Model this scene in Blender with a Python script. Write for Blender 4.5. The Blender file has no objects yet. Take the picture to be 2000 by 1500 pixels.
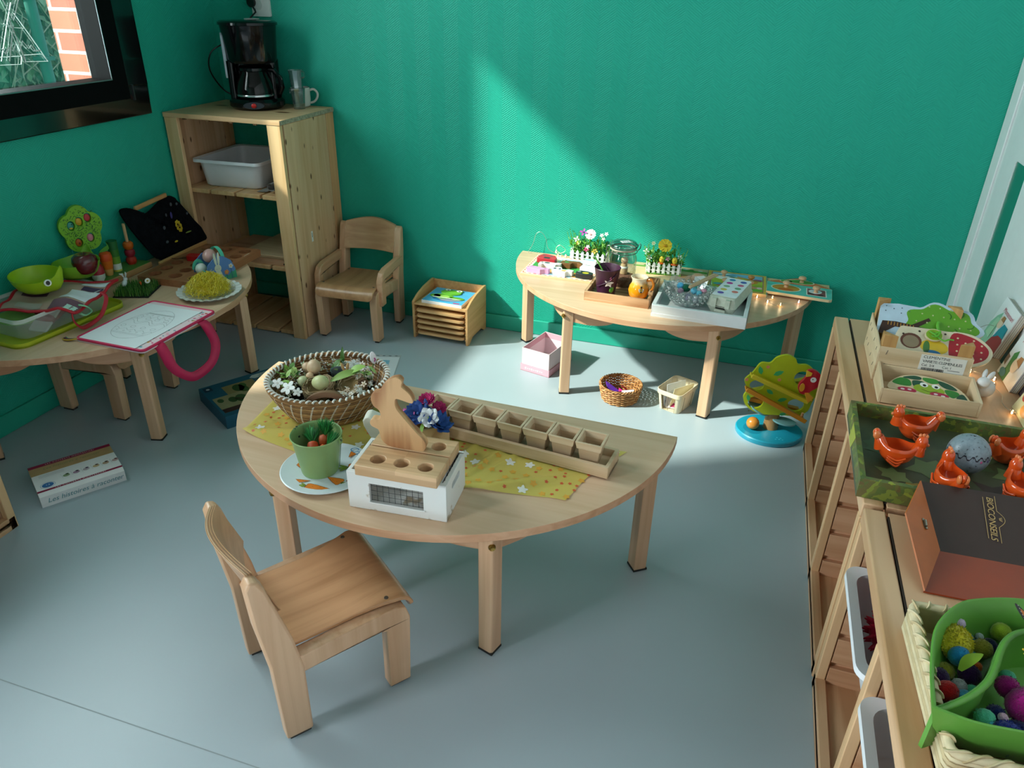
import bpy, bmesh, math, random
from mathutils import Vector, Matrix, Euler
from mathutils.geometry import tessellate_polygon
random.seed(7)
PI = math.pi
S = bpy.context.scene
COL = S.collection

# ---------------------------------------------------------------- camera
cd = bpy.data.cameras.new('camera')
cd.sensor_width = 36.0
cd.lens = 1459.32 / 2000 * 36
cd.clip_start = 0.05
cam = bpy.data.objects.new('camera', cd)
COL.objects.link(cam)
R3 = Matrix(((0.95133803, -0.16041149, 0.26310474),      # world x, y, z of the camera's right, up and back axes
             (0.30762629, 0.44467041, -0.84121002),
             (0.01794486, 0.88121302, 0.47237866)))
cam.matrix_world = Matrix.Translation((2.3076, -3.0083, 1.408)) @ R3.to_4x4()
S.camera = cam

# ---------------------------------------------------------------- light and exposure
S.view_settings.view_transform = 'Standard'
S.view_settings.look = 'None'
S.view_settings.gamma = 1.0
S.view_settings.use_curve_mapping = False
S.view_settings.exposure = 0.35
S.cycles.use_denoising = True
S.cycles.max_bounces = 8
S.cycles.diffuse_bounces = 4
S.cycles.transparent_max_bounces = 16
S.cycles.sample_clamp_indirect = 6.0
S.cycles.caustics_reflective = False
S.cycles.caustics_refractive = False
wd = bpy.data.worlds.new('sky')
S.world = wd
wd.use_nodes = True
wd.node_tree.nodes['Background'].inputs[0].default_value = (0.72, 0.85, 1.0, 1)
wd.node_tree.nodes['Background'].inputs[1].default_value = 1.3
sd = bpy.data.lights.new('sun', 'SUN')
sd.energy = 12.0
sd.angle = math.radians(2.2)
sd.color = (1.0, 0.94, 0.84)
sun = bpy.data.objects.new('sun', sd)
COL.objects.link(sun)
sun.rotation_euler = Vector((1.0, 0.57, -0.86)).to_track_quat('-Z', 'Y').to_euler()
def area(name, loc, direction, sx, sy, watts, color):
    d = bpy.data.lights.new(name, 'AREA')
    d.shape = 'RECTANGLE'
    d.size, d.size_y = sx, sy
    d.energy = watts
    d.color = color
    o = bpy.data.objects.new(name, d)
    COL.objects.link(o)
    o.location = loc
    o.rotation_euler = Vector(direction).to_track_quat('-Z', 'Z').to_euler()
    return o
area('sky_through_left_window', (-0.34, -1.39, 1.66), (1, 0, -0.12), 1.35, 1.15, 74, (0.95, 0.98, 1.0))
area('sky_through_second_window', (-0.34, -4.05, 1.4), (1, 0.12, -0.1), 0.9, 1.3, 90, (0.95, 0.98, 1.0))

# ---------------------------------------------------------------- materials
def C(h):
    h = h.lstrip('#')
    o = []
    for i in (0, 2, 4):
        c = int(h[i:i + 2], 16) / 255
        o.append(c / 12.92 if c <= 0.04045 else ((c + 0.055) / 1.055) ** 2.4)
    return (o[0], o[1], o[2], 1.0)
MATS = {}
def new_mat(key):
    m = bpy.data.materials.new(key)
    m.use_nodes = True
    nt = m.node_tree
    return m, nt, nt.nodes['Principled BSDF']
def link(nt, a, b): nt.links.new(a, b)
def node(nt, t, **kw):
    n = nt.nodes.new(t)
    for k, v in kw.items(): setattr(n, k, v)
    return n
def coords(nt, scale=(1, 1, 1), rot=(0, 0, 0)):
    tc = node(nt, 'ShaderNodeTexCoord')
    mp = node(nt, 'ShaderNodeMapping')
    mp.inputs['Scale'].default_value = scale
    mp.inputs['Rotation'].default_value = rot
    link(nt, tc.outputs['Object'], mp.inputs['Vector'])
    return mp.outputs['Vector']
def ramp(nt, fac, stops):
    r = node(nt, 'ShaderNodeValToRGB')
    els = r.color_ramp.elements
    while len(els) < len(stops): els.new(0.5)
    for e, (p, c) in zip(els, stops):
        e.position = p
        e.color = c
    link(nt, fac, r.inputs[0])
    return r.outputs[0]
def mat(h, rough=0.5, metal=0.0, var=0.06, vscale=30.0, bump=0.0, bscale=200.0, coat=0.0, spec=0.5, sheen=0.0, emit=0.0):
    key = '%s_%s' % (h, (rough, metal, var, vscale, bump, bscale, coat, spec, sheen, emit))
    if key in MATS: return MATS[key]
    m, nt, b = new_mat('paint_' + h.lstrip('#'))
    c = C(h)
    b.inputs['Roughness'].default_value = rough
    b.inputs['Metallic'].default_value = metal
    b.inputs['Coat Weight'].default_value = coat
    b.inputs['Specular IOR Level'].default_value = spec
    b.inputs['Sheen Weight'].default_value = sheen
    v = coords(nt)
    n = node(nt, 'ShaderNodeTexNoise')
    n.inputs['Scale'].default_value = vscale
    n.inputs['Detail'].default_value = 3
    link(nt, v, n.inputs['Vector'])
    lo = tuple(max(0, x * (1 - var)) for x in c[:3]) + (1,)
    hi = tuple(min(1, x * (1 + var)) for x in c[:3]) + (1,)
    link(nt, ramp(nt, n.outputs[0], [(0.3, lo), (0.7, hi)]), b.inputs['Base Color'])
    if bump:
        n2 = node(nt, 'ShaderNodeTexNoise')
        n2.inputs['Scale'].default_value = bscale
        n2.inputs['Detail'].default_value = 4
        link(nt, v, n2.inputs['Vector'])
        bp = node(nt, 'ShaderNodeBump')
        bp.inputs['Strength'].default_value = bump
        bp.inputs['Distance'].default_value = 0.004
        link(nt, n2.outputs[0], bp.inputs['Height'])
        link(nt, bp.outputs[0], b.inputs['Normal'])
    if emit:
        b.inputs['Emission Color'].default_value = c
        b.inputs['Emission Strength'].default_value = emit
    MATS[key] = m
    return m
def wood(light, dark, axis='x', grain=1.0, rough=0.45, contrast=0.7, knots=0.0, rings=0.0, bands=0.0):
    key = 'wood_%s_%s_%s_%s_%s_%s_%s' % (light, dark, axis, grain, knots, rings, bands) + str((rough, contrast))
    if key in MATS: return MATS[key]
    m, nt, b = new_mat('wood_' + light.lstrip('#'))
    s = [38 * grain, 38 * grain, 38 * grain]
    i = 'xyz'.index(axis)
    s[i] = 1.6 * grain
    v = coords(nt, s)
    n = node(nt, 'ShaderNodeTexNoise')
    n.inputs['Scale'].default_value = 1.0
    n.inputs['Detail'].default_value = 5
    n.inputs['Distortion'].default_value = 0.6
    link(nt, v, n.inputs['Vector'])
    fac = n.outputs[0]
    if rings:
        sr = [rings, rings, rings]
        sr[i] = rings * 0.13
        vr = coords(nt, sr)
        n2 = node(nt, 'ShaderNodeTexNoise')
        n2.inputs['Scale'].default_value = 1.0
        n2.inputs['Detail'].default_value = 1.0
        link(nt, vr, n2.inputs['Vector'])
        mm = node(nt, 'ShaderNodeMath', operation='MULTIPLY')
        link(nt, n2.outputs[0], mm.inputs[0])
        mm.inputs[1].default_value = 55.0
        sn = node(nt, 'ShaderNodeMath', operation='SINE')
        link(nt, mm.outputs[0], sn.inputs[0])
        ma = node(nt, 'ShaderNodeMath', operation='MULTIPLY_ADD')
        link(nt, sn.outputs[0], ma.inputs[0])
        ma.inputs[1].default_value = 0.24
        link(nt, fac, ma.inputs[2])
        fac = ma.outputs[0]
    lo = 0.5 - 0.5 * contrast * 0.5
    col = ramp(nt, fac, [(lo - 0.08, C(dark)), (0.62, C(light))])
    if bands:
        sb = [0.001, 0.001, 0.001]
        jx = 'xyz'.index(axis)
        for q in range(3):
            if q != jx: sb[q] = bands
        vb = coords(nt, sb)
        w = node(nt, 'ShaderNodeTexWhiteNoise', noise_dimensions='3D')
        fl = node(nt, 'ShaderNodeVectorMath', operation='FLOOR')
        link(nt, vb, fl.inputs[0])
        link(nt, fl.outputs[0], w.inputs['Vector'])
        mx = node(nt, 'ShaderNodeMixRGB', blend_type='MULTIPLY')
        mx.inputs[0].default_value = 1.0
        link(nt, col, mx.inputs[1])
        link(nt, ramp(nt, w.outputs[0], [(0.0, (0.80, 0.76, 0.70, 1)), (1.0, (1.1, 1.08, 1.05, 1))]), mx.inputs[2])
        col = mx.outputs[0]
    if knots:
        sk = [knots * 2.2] * 3
        sk[i] = knots
        vk = coords(nt, sk)
        vo = node(nt, 'ShaderNodeTexVoronoi')
        vo.inputs['Scale'].default_value = 1.0
        link(nt, vk, vo.inputs['Vector'])
        mx = node(nt, 'ShaderNodeMixRGB')
        link(nt, ramp(nt, vo.outputs['Distance'], [(0.09, (1, 1, 1, 1)), (0.17, (0, 0, 0, 1))]), mx.inputs[0])
        link(nt, col, mx.inputs[1])
        mx.inputs[2].default_value = C('#6b4020')
        col = mx.outputs[0]
    link(nt, col, b.inputs['Base Color'])
    b.inputs['Roughness'].default_value = rough
    bp = node(nt, 'ShaderNodeBump')
    bp.inputs['Strength'].default_value = 0.08
    bp.inputs['Distance'].default_value = 0.002
    link(nt, fac, bp.inputs['Height'])
    link(nt, bp.outputs[0], b.inputs['Normal'])
    MATS[key] = m
    return m
def clear(h='#ffffff', gloss=0.12, rough=0.03, tint=0.9):
    """thin clear glass or plastic: light passes straight through, part is mirrored"""
    key = 'clear_%s_%s_%s_%s' % (h, gloss, rough, tint)
    if key in MATS: return MATS[key]
    m, nt, b = new_mat('clear_' + h.lstrip('#'))
    nt.nodes.remove(b)
    out = nt.nodes['Material Output']
    tr = node(nt, 'ShaderNodeBsdfTransparent')
    c = C(h)
    tr.inputs[0].default_value = (c[0] * tint, c[1] * tint, c[2] * tint, 1)
    gl = node(nt, 'ShaderNodeBsdfGlossy')
    gl.inputs['Roughness'].default_value = rough
    fr = node(nt, 'ShaderNodeLayerWeight')
    fr.inputs[0].default_value = 0.35
    ma = node(nt, 'ShaderNodeMath', operation='MULTIPLY_ADD')
    link(nt, fr.outputs['Facing'], ma.inputs[0])
    ma.inputs[1].default_value = 0.5
    ma.inputs[2].default_value = gloss
    mx = node(nt, 'ShaderNodeMixShader')
    link(nt, ma.outputs[0], mx.inputs[0])
    link(nt, tr.outputs[0], mx.inputs[1])
    link(nt, gl.outputs[0], mx.inputs[2])
    link(nt, mx.outputs[0], out.inputs[0])
    MATS[key] = m
    return m
def milky(h, alpha=0.5, rough=0.4):
    """translucent plastic or thin fabric"""
    key = 'milky_%s_%s' % (h, alpha)
    if key in MATS: return MATS[key]
    m, nt, b = new_mat('milky_' + h.lstrip('#'))
    b.inputs['Base Color'].default_value = C(h)
    b.inputs['Roughness'].default_value = rough
    b.inputs['Alpha'].default_value = alpha
    MATS[key] = m
    return m

# ---------------------------------------------------------------- mesh building
class M:
    def __init__(s, default=None):
        s.v, s.f, s.mi, s.mats, s.X = [], [], [], [], Matrix.Identity(4)
        s.d = default
    def at(s, loc=(0, 0, 0), rot=(0, 0, 0), scale=(1, 1, 1)):
        s.X = Matrix.Translation(loc) @ Euler(rot).to_matrix().to_4x4() @ Matrix.Diagonal((*scale, 1))
        return s
    def add(s, vs, fs, m=None):
        m = m or s.d
        if m not in s.mats: s.mats.append(m)
        k = s.mats.index(m)
        n = len(s.v)
        s.v += [s.X @ Vector(p) for p in vs]
        for f in fs:
            s.f.append([i + n for i in f])
            s.mi.append(k)
        return s
    def box(s, c, size, m=None, rz=0.0, ry=0.0, rx=0.0, taper=1.0):
        e = Euler((rx, ry, rz)).to_matrix()
        vs = []
        for z in (-1, 1):
            t = taper if z > 0 else 1.0
            for x, y in ((-1, -1), (1, -1), (1, 1), (-1, 1)):
                vs.append(Vector(c) + e @ Vector((x * size[0] / 2 * t, y * size[1] / 2 * t, z * size[2] / 2)))
        return s.add(vs, [(3, 2, 1, 0), (4, 5, 6, 7), (0, 1, 5, 4), (1, 2, 6, 5), (2, 3, 7, 6), (3, 0, 4, 7)], m)
    def prism(s, pts, z0, z1, m=None, axis='z', holes=(), side=None):
        """polygon swept along an axis: 'z' (x,y), 'x' (y,z), 'y' (x,z); round holes go right through"""
        def put(p, t):
            if axis == 'z': return (p[0], p[1], t)
            if axis == 'x': return (t, p[0], p[1])
            return (p[0], t, p[1])
        loops = [list(pts)] + [list(h) for h in holes]
        flat = [p for l in loops for p in l]
        n = len(flat)
        tri = tessellate_polygon([[Vector((p[0], p[1], 0)) for p in l] for l in loops])
        vs = [put(p, z0) for p in flat] + [put(p, z1) for p in flat]
        s.add(vs, [tuple(t) for t in tri] + [tuple(i + n for i in reversed(t)) for t in tri], m)
        a = 0
        for l in loops:
            k = len(l)
            vs = [put(p, z0) for p in l] + [put(p, z1) for p in l]
            s.add(vs, [(i, (i + 1) % k, (i + 1) % k + k, i + k) for i in range(k)], side or m)
        return s
    def flat(s, pts, z, m, axis='z'):
        """a printed patch lying on a surface"""
        def put(p):
            if axis == 'z': return (p[0], p[1], z)
            if axis == 'x': return (z, p[0], p[1])
            return (p[0], z, p[1])
        tri = tessellate_polygon([[Vector((p[0], p[1], 0)) for p in pts]])
        return s.add([put(p) for p in pts], [tuple(t) for t in tri], m)
    def line(s, pts, z, w, m, closed=False):
        """a drawn line of width w lying on a surface"""
        n = len(pts)
        vs = []
        for i, p in enumerate(pts):
            a = Vector(pts[(i - 1) % n] if (closed or i > 0) else p)
            b = Vector(pts[(i + 1) % n] if (closed or i < n - 1) else p)
            d = (b - a)
            d = d.normalized() if d.length else Vector((1, 0))
            o = Vector((-d.y, d.x)) * w / 2
            vs += [(p[0] + o.x, p[1] + o.y, z), (p[0] - o.x, p[1] - o.y, z)]
        k = n if closed else n - 1
        return s.add(vs, [(2 * i, 2 * i + 1, (2 * i + 3) % (2 * n), (2 * i + 2) % (2 * n)) for i in range(k)], m)
    def lathe(s, prof, m=None, seg=32, sx=1.0, sy=1.0, a0=0.0, a1=2 * PI):
        full = abs(a1 - a0 - 2 * PI) < 1e-6
        k = seg if full else seg + 1
        vs, fs = [], []
        for r, z in prof:
            for i in range(k):
                a = a0 + (a1 - a0) * i / seg
                vs.append((r * math.cos(a) * sx, r * math.sin(a) * sy, z))
        for j in range(len(prof) - 1):
            for i in range(seg):
                p, q = j * k + i, j * k + (i + 1) % k
                fs.append((p, q, q + k, p + k))
        s.add(vs, fs, m)
        return s
    def ball(s, c, r, m=None, seg=20, rings=12, bumpy=0.0, rz=0.0, rx=0.0, ry=0.0):
        if isinstance(r, (int, float)): r = (r, r, r)
        e = Euler((rx, ry, rz)).to_matrix()
        vs, fs = [], []
        for j in range(rings + 1):
            t = PI * j / rings
            for i in range(seg):
                a = 2 * PI * i / seg
                d = Vector((math.sin(t) * math.cos(a), math.sin(t) * math.sin(a), math.cos(t)))
                k = 1 + (random.uniform(-bumpy, bumpy) if bumpy and 0 < j < rings else 0)
                vs.append(Vector(c) + e @ Vector((d.x * r[0] * k, d.y * r[1] * k, d.z * r[2] * k)))
        for j in range(rings):
            for i in range(seg):
                p, q = j * seg + i, j * seg + (i + 1) % seg
                fs.append((p, p + seg, q + seg, q))
        return s.add(vs, fs, m)
    def tube(s, path, r, m=None, seg=8, closed=False, flat=1.0, caps=True):
        """round rod along a path; r may be one radius or one per point; flat squeezes it"""
        P = [Vector(p) for p in path]
        n = len(P)
        rr = r if isinstance(r, (list, tuple)) else [r] * n
        vs, fs = [], []
        up = None
        for i in range(n):
            a = P[(i - 1) % n] if (closed or i > 0) else P[i]
            b = P[(i + 1) % n] if (closed or i < n - 1) else P[i]
            d = (b - a).normalized()
            if up is None:
                up = Vector((0, 0, 1)) if abs(d.z) < 0.9 else Vector((1, 0, 0))
            x = d.cross(up)
            x = x.normalized() if x.length > 1e-6 else d.orthogonal().normalized()
            up = x.cross(d).normalized()
            for k in range(seg):
                t = 2 * PI * k / seg
                vs.append(P[i] + x * math.cos(t) * rr[i] + up * math.sin(t) * rr[i] * flat)
        for i in range(n if closed else n - 1):
            for k in range(seg):
                p, q = i * seg + k, i * seg + (k + 1) % seg
                u = (i + 1) % n * seg
                fs.append((p, q, u + (k + 1) % seg, u + k))
        if not closed and caps:
            fs.append(tuple(reversed(range(seg))))
            fs.append(tuple((n - 1) * seg + k for k in range(seg)))
        return s.add(vs, fs, m)
    def grid(s, fn, nu, nv, m=None, thick=0.0):
        vs = [fn(i / nu, j / nv) for j in range(nv + 1) for i in range(nu + 1)]
        k = nu + 1
        fs = [(j * k + i, j * k + i + 1, (j + 1) * k + i + 1, (j + 1) * k + i) for j in range(nv) for i in range(nu)]
        if thick:
            nrm = [Vector((0, 0, 0)) for _ in vs]
            for f in fs:
                a, b, c = (Vector(vs[f[q]]) for q in (0, 1, 3))
                q = (b - a).cross(c - a)
                for i in f: nrm[i] += q
            n = len(vs)
            vs = vs + [tuple(Vector(p) - (q.normalized() if q.length else Vector((0, 0, 1))) * thick for p, q in [(vs[i], nrm[i])])[0] for i in range(n)]
            fs = fs + [tuple(i + n for i in reversed(f)) for f in fs]
            rim = [i for i in range(k)] + [j * k + nu for j in range(1, nv + 1)] + [nv * k + i for i in range(nu - 1, -1, -1)] + [j * k for j in range(nv - 1, 0, -1)]
            L = len(rim)
            fs += [(rim[(i + 1) % L], rim[i], rim[i] + n, rim[(i + 1) % L] + n) for i in range(L)]
        return s.add(vs, fs, m)
    def text(s, body, size, m, loc=(0, 0, 0), rot=(0, 0, 0), align='CENTER', extrude=0.0, shear=0.0, space=1.0):
        cu = bpy.data.curves.new('lettering', 'FONT')
        cu.body, cu.size, cu.align_x, cu.align_y = body, size, align, 'CENTER'
        cu.shear, cu.space_character, cu.extrude = shear, space, extrude
        cu.resolution_u = 3
        o = bpy.data.objects.new('lettering', cu)
        COL.objects.link(o)
        dg = bpy.context.evaluated_depsgraph_get()
        me = o.evaluated_get(dg).to_mesh()
        vs = [v.co.copy() for v in me.vertices]
        fs = [tuple(p.vertices) for p in me.polygons]
        o.evaluated_get(dg).to_mesh_clear()
        bpy.data.objects.remove(o)
        bpy.data.curves.remove(cu)
        keep = s.X
        s.X = keep @ Matrix.Translation(loc) @ Euler(rot).to_matrix().to_4x4()
        s.add(vs, fs, m)
        s.X = keep
        return s
def obj(name, b, parent=None, loc=(0, 0, 0), rz=0.0, rot=None, bevel=0.0, sub=0, smooth=35, fix=True):
    me = bpy.data.meshes.new(name)
    me.from_pydata(b.v, [], b.f)
    for m in b.mats: me.materials.append(m)
    me.polygons.foreach_set('material_index', b.mi)
    if fix:
        bm = bmesh.new()
        bm.from_mesh(me)
        bmesh.ops.remove_doubles(bm, verts=bm.verts, dist=1e-6)
        bmesh.ops.recalc_face_normals(bm, faces=bm.faces)
        bm.to_mesh(me)
        bm.free()
    if smooth:
        me.polygons.foreach_set('use_smooth', [True] * len(me.polygons))
        me.set_sharp_from_angle(angle=math.radians(smooth))
    me.update()
    o = bpy.data.objects.new(name, me)
    COL.objects.link(o)
    o.location = loc
    o.rotation_euler = rot if rot else (0, 0, rz)
    if parent: o.parent = parent
    if bevel:
        md = o.modifiers.new('bevel', 'BEVEL')
        md.width, md.segments, md.limit_method, md.angle_limit = bevel, 2, 'ANGLE', math.radians(40)
    if sub:
        md = o.modifiers.new('subsurf', 'SUBSURF')
        md.levels = md.render_levels = sub
    return o
def tag(o, label, cat, group=None, kind=None):
    o['label'], o['category'] = label, cat
    if group: o['group'] = group
    if kind: o['kind'] = kind
    return o
def thing(name, label, cat, loc=(0, 0, 0), rz=0.0, group=None, rot=None):
    o = bpy.data.objects.new(name, None)
    o.empty_display_size = 0.05
    COL.objects.link(o)
    o.location = loc
    o.rotation_euler = rot if rot else (0, 0, rz)
    return tag(o, label, cat, group)
def solo(name, label, cat, b, loc=(0, 0, 0), rz=0.0, group=None, **kw):
    return tag(obj(name, b, None, loc, rz, **kw), label, cat, group)
def struct(name, b, parent=None, **kw):
    o = obj(name, b, parent, **kw)
    if parent is None: o['kind'] = 'structure'
    return o
def dup(root, loc, rz=0.0, label=None, group=None, rot=None):
    """a copy of a thing with copies of its parts and sub-parts"""
    def rec(o, par):
        c = o.copy()
        COL.objects.link(c)
        if par: c.parent = par
        for ch in [x for x in KIDS.get(o.name, [])]: rec(ch, c)
        return c
    KIDS = {}
    for x in COL.objects:
        if x.parent: KIDS.setdefault(x.parent.name, []).append(x)
    r = rec(root, None)
    r.location = loc
    r.rotation_euler = rot if rot else (0, 0, rz)
    if label: r['label'] = label
    if group: r['group'] = group
    return r
def circ(cx, cy, r, n=24, ry=None, a0=0.0, a1=2 * PI, rot=0.0):
    ry = r if ry is None else ry
    full = abs(a1 - a0 - 2 * PI) < 1e-6
    out = []
    for i in range(n if full else n + 1):
        a = a0 + (a1 - a0) * i / n
        x, y = r * math.cos(a), ry * math.sin(a)
        out.append((cx + x * math.cos(rot) - y * math.sin(rot), cy + x * math.sin(rot) + y * math.cos(rot)))
    return out
def rrect(w, d, r, n=5, cx=0.0, cy=0.0):
    out = []
    for sx, sy, a in ((1, 1, 0), (-1, 1, PI / 2), (-1, -1, PI), (1, -1, 1.5 * PI)):
        for i in range(n + 1):
            t = a + PI / 2 * i / n
            out.append((cx + sx * (w / 2 - r) + r * math.cos(t), cy + sy * (d / 2 - r) + r * math.sin(t)))
    return out
def blob(base, bumps, n=72, r=1.0, amp=0.12, phase=0.0):
    return [(base[0] + (r * (1 + amp * abs(math.sin(bumps * (t + phase) / 2)))) * math.cos(t),
             base[1] + (r * (1 + amp * abs(math.sin(bumps * (t + phase) / 2)))) * math.sin(t)) for t in [2 * PI * i / n for i in range(n)]]
def spline(pts, n=8, closed=False):
    P = [Vector(p) for p in pts]
    k = len(P)
    out = []
    for i in range(k if closed else k - 1):
        p0 = P[(i - 1) % k] if (closed or i > 0) else P[i]
        p1, p2 = P[i], P[(i + 1) % k]
        p3 = P[(i + 2) % k] if (closed or i < k - 2) else P[(i + 1) % k]
        for j in range(n):
            t = j / n
            out.append(0.5 * ((2 * p1) + (p2 - p0) * t + (2 * p0 - 5 * p1 + 4 * p2 - p3) * t * t + (3 * p1 - p0 - 3 * p2 + p3) * t ** 3))
    if not closed: out.append(P[-1])
    return [tuple(p) for p in out]
def tray(b, w, d, h, t, m, floor=None, inner=None):
    """open box of thin boards, centred on the origin, standing on z = 0"""
    b.box((0, 0, t / 2), (w, d, t), floor or m)
    b.box((0, -d / 2 + t / 2, h / 2), (w, t, h), m)
    b.box((0, d / 2 - t / 2, h / 2), (w, t, h), m)
    b.box((-w / 2 + t / 2, 0, h / 2), (t, d - 2 * t, h), m)
    b.box((w / 2 - t / 2, 0, h / 2), (t, d - 2 * t, h), m)
    return b
TT = 0.387          # height of the three tabletops

# ---------------------------------------------------------------- the room
def wallpaper():
    m, nt, b = new_mat('green_relief_wallpaper')
    tc = node(nt, 'ShaderNodeTexCoord')
    sp = node(nt, 'ShaderNodeSeparateXYZ')
    link(nt, tc.outputs['Object'], sp.inputs[0])
    ad = node(nt, 'ShaderNodeMath', operation='ADD')       # distance along either wall
    link(nt, sp.outputs[0], ad.inputs[0])
    link(nt, sp.outputs[1], ad.inputs[1])
    pp = node(nt, 'ShaderNodeMath', operation='PINGPONG')
    link(nt, ad.outputs[0], pp.inputs[0])
    pp.inputs[1].default_value = 0.062
    a2 = node(nt, 'ShaderNodeMath', operation='MULTIPLY_ADD')
    link(nt, pp.outputs[0], a2.inputs[0])
    a2.inputs[1].default_value = 0.7
    link(nt, sp.outputs[2], a2.inputs[2])
    mu = node(nt, 'ShaderNodeMath', operation='MULTIPLY')
    link(nt, a2.outputs[0], mu.inputs[0])
    mu.inputs[1].default_value = 2 * PI / 0.0085
    sn = node(nt, 'ShaderNodeMath', operation='SINE')
    link(nt, mu.outputs[0], sn.inputs[0])
    no = node(nt, 'ShaderNodeTexNoise')
    no.inputs['Scale'].default_value = 160
    no.inputs['Detail'].default_value = 2
    link(nt, tc.outputs['Object'], no.inputs['Vector'])
    mx = node(nt, 'ShaderNodeMath', operation='MULTIPLY_ADD')
    link(nt, sn.outputs[0], mx.inputs[0])
    mx.inputs[1].default_value = 0.35
    link(nt, no.outputs[0], mx.inputs[2])
    bp = node(nt, 'ShaderNodeBump')
    bp.inputs['Strength'].default_value = 0.45
    bp.inputs['Distance'].default_value = 0.002
    link(nt, mx.outputs[0], bp.inputs['Height'])
    link(nt, bp.outputs[0], b.inputs['Normal'])
    n3 = node(nt, 'ShaderNodeTexNoise')
    n3.inputs['Scale'].default_value = 1.5
    link(nt, tc.outputs['Object'], n3.inputs['Vector'])
    link(nt, ramp(nt, n3.outputs[0], [(0.3, C('#25a58e')), (0.7, C('#29ab94'))]), b.inputs['Base Color'])
    b.inputs['Roughness'].default_value = 0.5
    b.inputs['Specular IOR Level'].default_value = 0.22
    return m
GREEN = wallpaper()
GREEN2 = mat('27a78f', rough=0.38, var=0.03)
WHITE = mat('e8e9ea', rough=0.45, var=0.02)
FLOOR = mat('a7b5be', rough=0.36, var=0.035, vscale=2.2, bump=0.03, bscale=90)
BLACK = mat('0b0d0f', rough=0.3, var=0.1)

b = M(FLOOR)
b.box((1.55, -2.4, -0.05), (3.7, 5.2, 0.1))
b.line([(0.0, -2.24), (3.1, -2.24)], 0.0003, 0.0025, mat('8d989c', rough=0.5))
struct('floor', b, smooth=0)
b = M(mat('8f9190', rough=0.8, var=0.02)).box((1.55, -2.4, 2.65), (3.7, 5.2, 0.1))
struct('ceiling', b, smooth=0)
b = M(GREEN).box((1.55, 0.05, 1.3), (3.2, 0.1, 2.6))
struct('wall_back', b, smooth=0)
hole = [(-2.22, 0.98), (-0.56, 0.98), (-0.56, 2.40), (-2.22, 2.40)]
hole_2 = [(-4.62, 0.45), (-3.5, 0.45), (-3.5, 2.35), (-4.62, 2.35)]
b = M(GREEN).prism([(-4.9, 0), (0, 0), (0, 2.6), (-4.9, 2.6)], -0.255, -0.015, axis='x', holes=[hole, hole_2])
struct('wall_left', b, smooth=0)
b = M(WHITE).box((3.14, -2.4, 1.3), (0.1, 5.0, 2.6))
struct('wall_right', b, smooth=0)
b = M(mat('4f6a63', rough=0.7, var=0.02)).box((1.5, -4.85, 1.3), (3.4, 0.1, 2.6))
struct('wall_front', b, smooth=0)
b = M(BLACK)
for c, s in (((-0.02, -4.60, 1.4), (0.06, 0.05, 1.9)), ((-0.02, -3.52, 1.4), (0.06, 0.05, 1.9)), ((-0.02, -4.06, 0.475), (0.06, 1.03, 0.05)), ((-0.02, -4.06, 2.325), (0.06, 1.03, 0.05))):
    b.box(c, s)
struct('window_2', b, smooth=0)
b = M(GREEN2).box((1.54, -0.006, 0.035), (3.1, 0.012, 0.07))
struct('baseboard_back', b, bevel=0.004)
b = M(GREEN2).box((-0.009, -2.4, 0.036), (0.012, 4.78, 0.072))
struct('baseboard_left', b, bevel=0.004)

# window in the left wall: black frame, inner sash, pane and a drawing in white paint
def ring(b, y0, y1, z0, z1, w, x0, x1, m=None):
    b.box(((x0 + x1) / 2, (y0 + y1) / 2, z0 + w / 2), (x1 - x0, y1 - y0, w), m)
    b.box(((x0 + x1) / 2, (y0 + y1) / 2, z1 - w / 2), (x1 - x0, y1 - y0, w), m)
    b.box(((x0 + x1) / 2, y0 + w / 2, (z0 + z1) / 2), (x1 - x0, w, z1 - z0 - 2 * w), m)
    b.box(((x0 + x1) / 2, y1 - w / 2, (z0 + z1) / 2), (x1 - x0, w, z1 - z0 - 2 * w), m)
GLOSSBLACK = mat('08090b', rough=0.16, var=0.1, coat=0.4)
b = M(GLOSSBLACK)
ring(b, -2.31, -0.485, 0.93, 2.45, 0.112, -0.055, 0.008)
win = struct('window_1', b, bevel=0.004)
b = M(mat('07080a', rough=0.65, var=0.1, spec=0.08))
ring(b, -2.195, -0.60, 1.0, 2.36, 0.075, -0.062, 0.026)
obj('sash', b, win, bevel=0.006)
b = M(mat('8f9498', rough=0.3, metal=0.8))
ring(b, -2.124, -0.671, 1.071, 2.289, 0.0035, 0.024, 0.0275)
obj('glazing_bead', b, win)
b = M(mat('2d3032', rough=0.4)).box((0.028, -0.585, 1.02), (0.008, 0.006, 0.055))
obj('drain_cover', b, win)
b = M(clear('#eef6f4', gloss=0.05)).box((-0.034, -1.397, 1.68), (0.006, 1.45, 1.215))
obj('window_pane', b, win, smooth=0)
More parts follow.
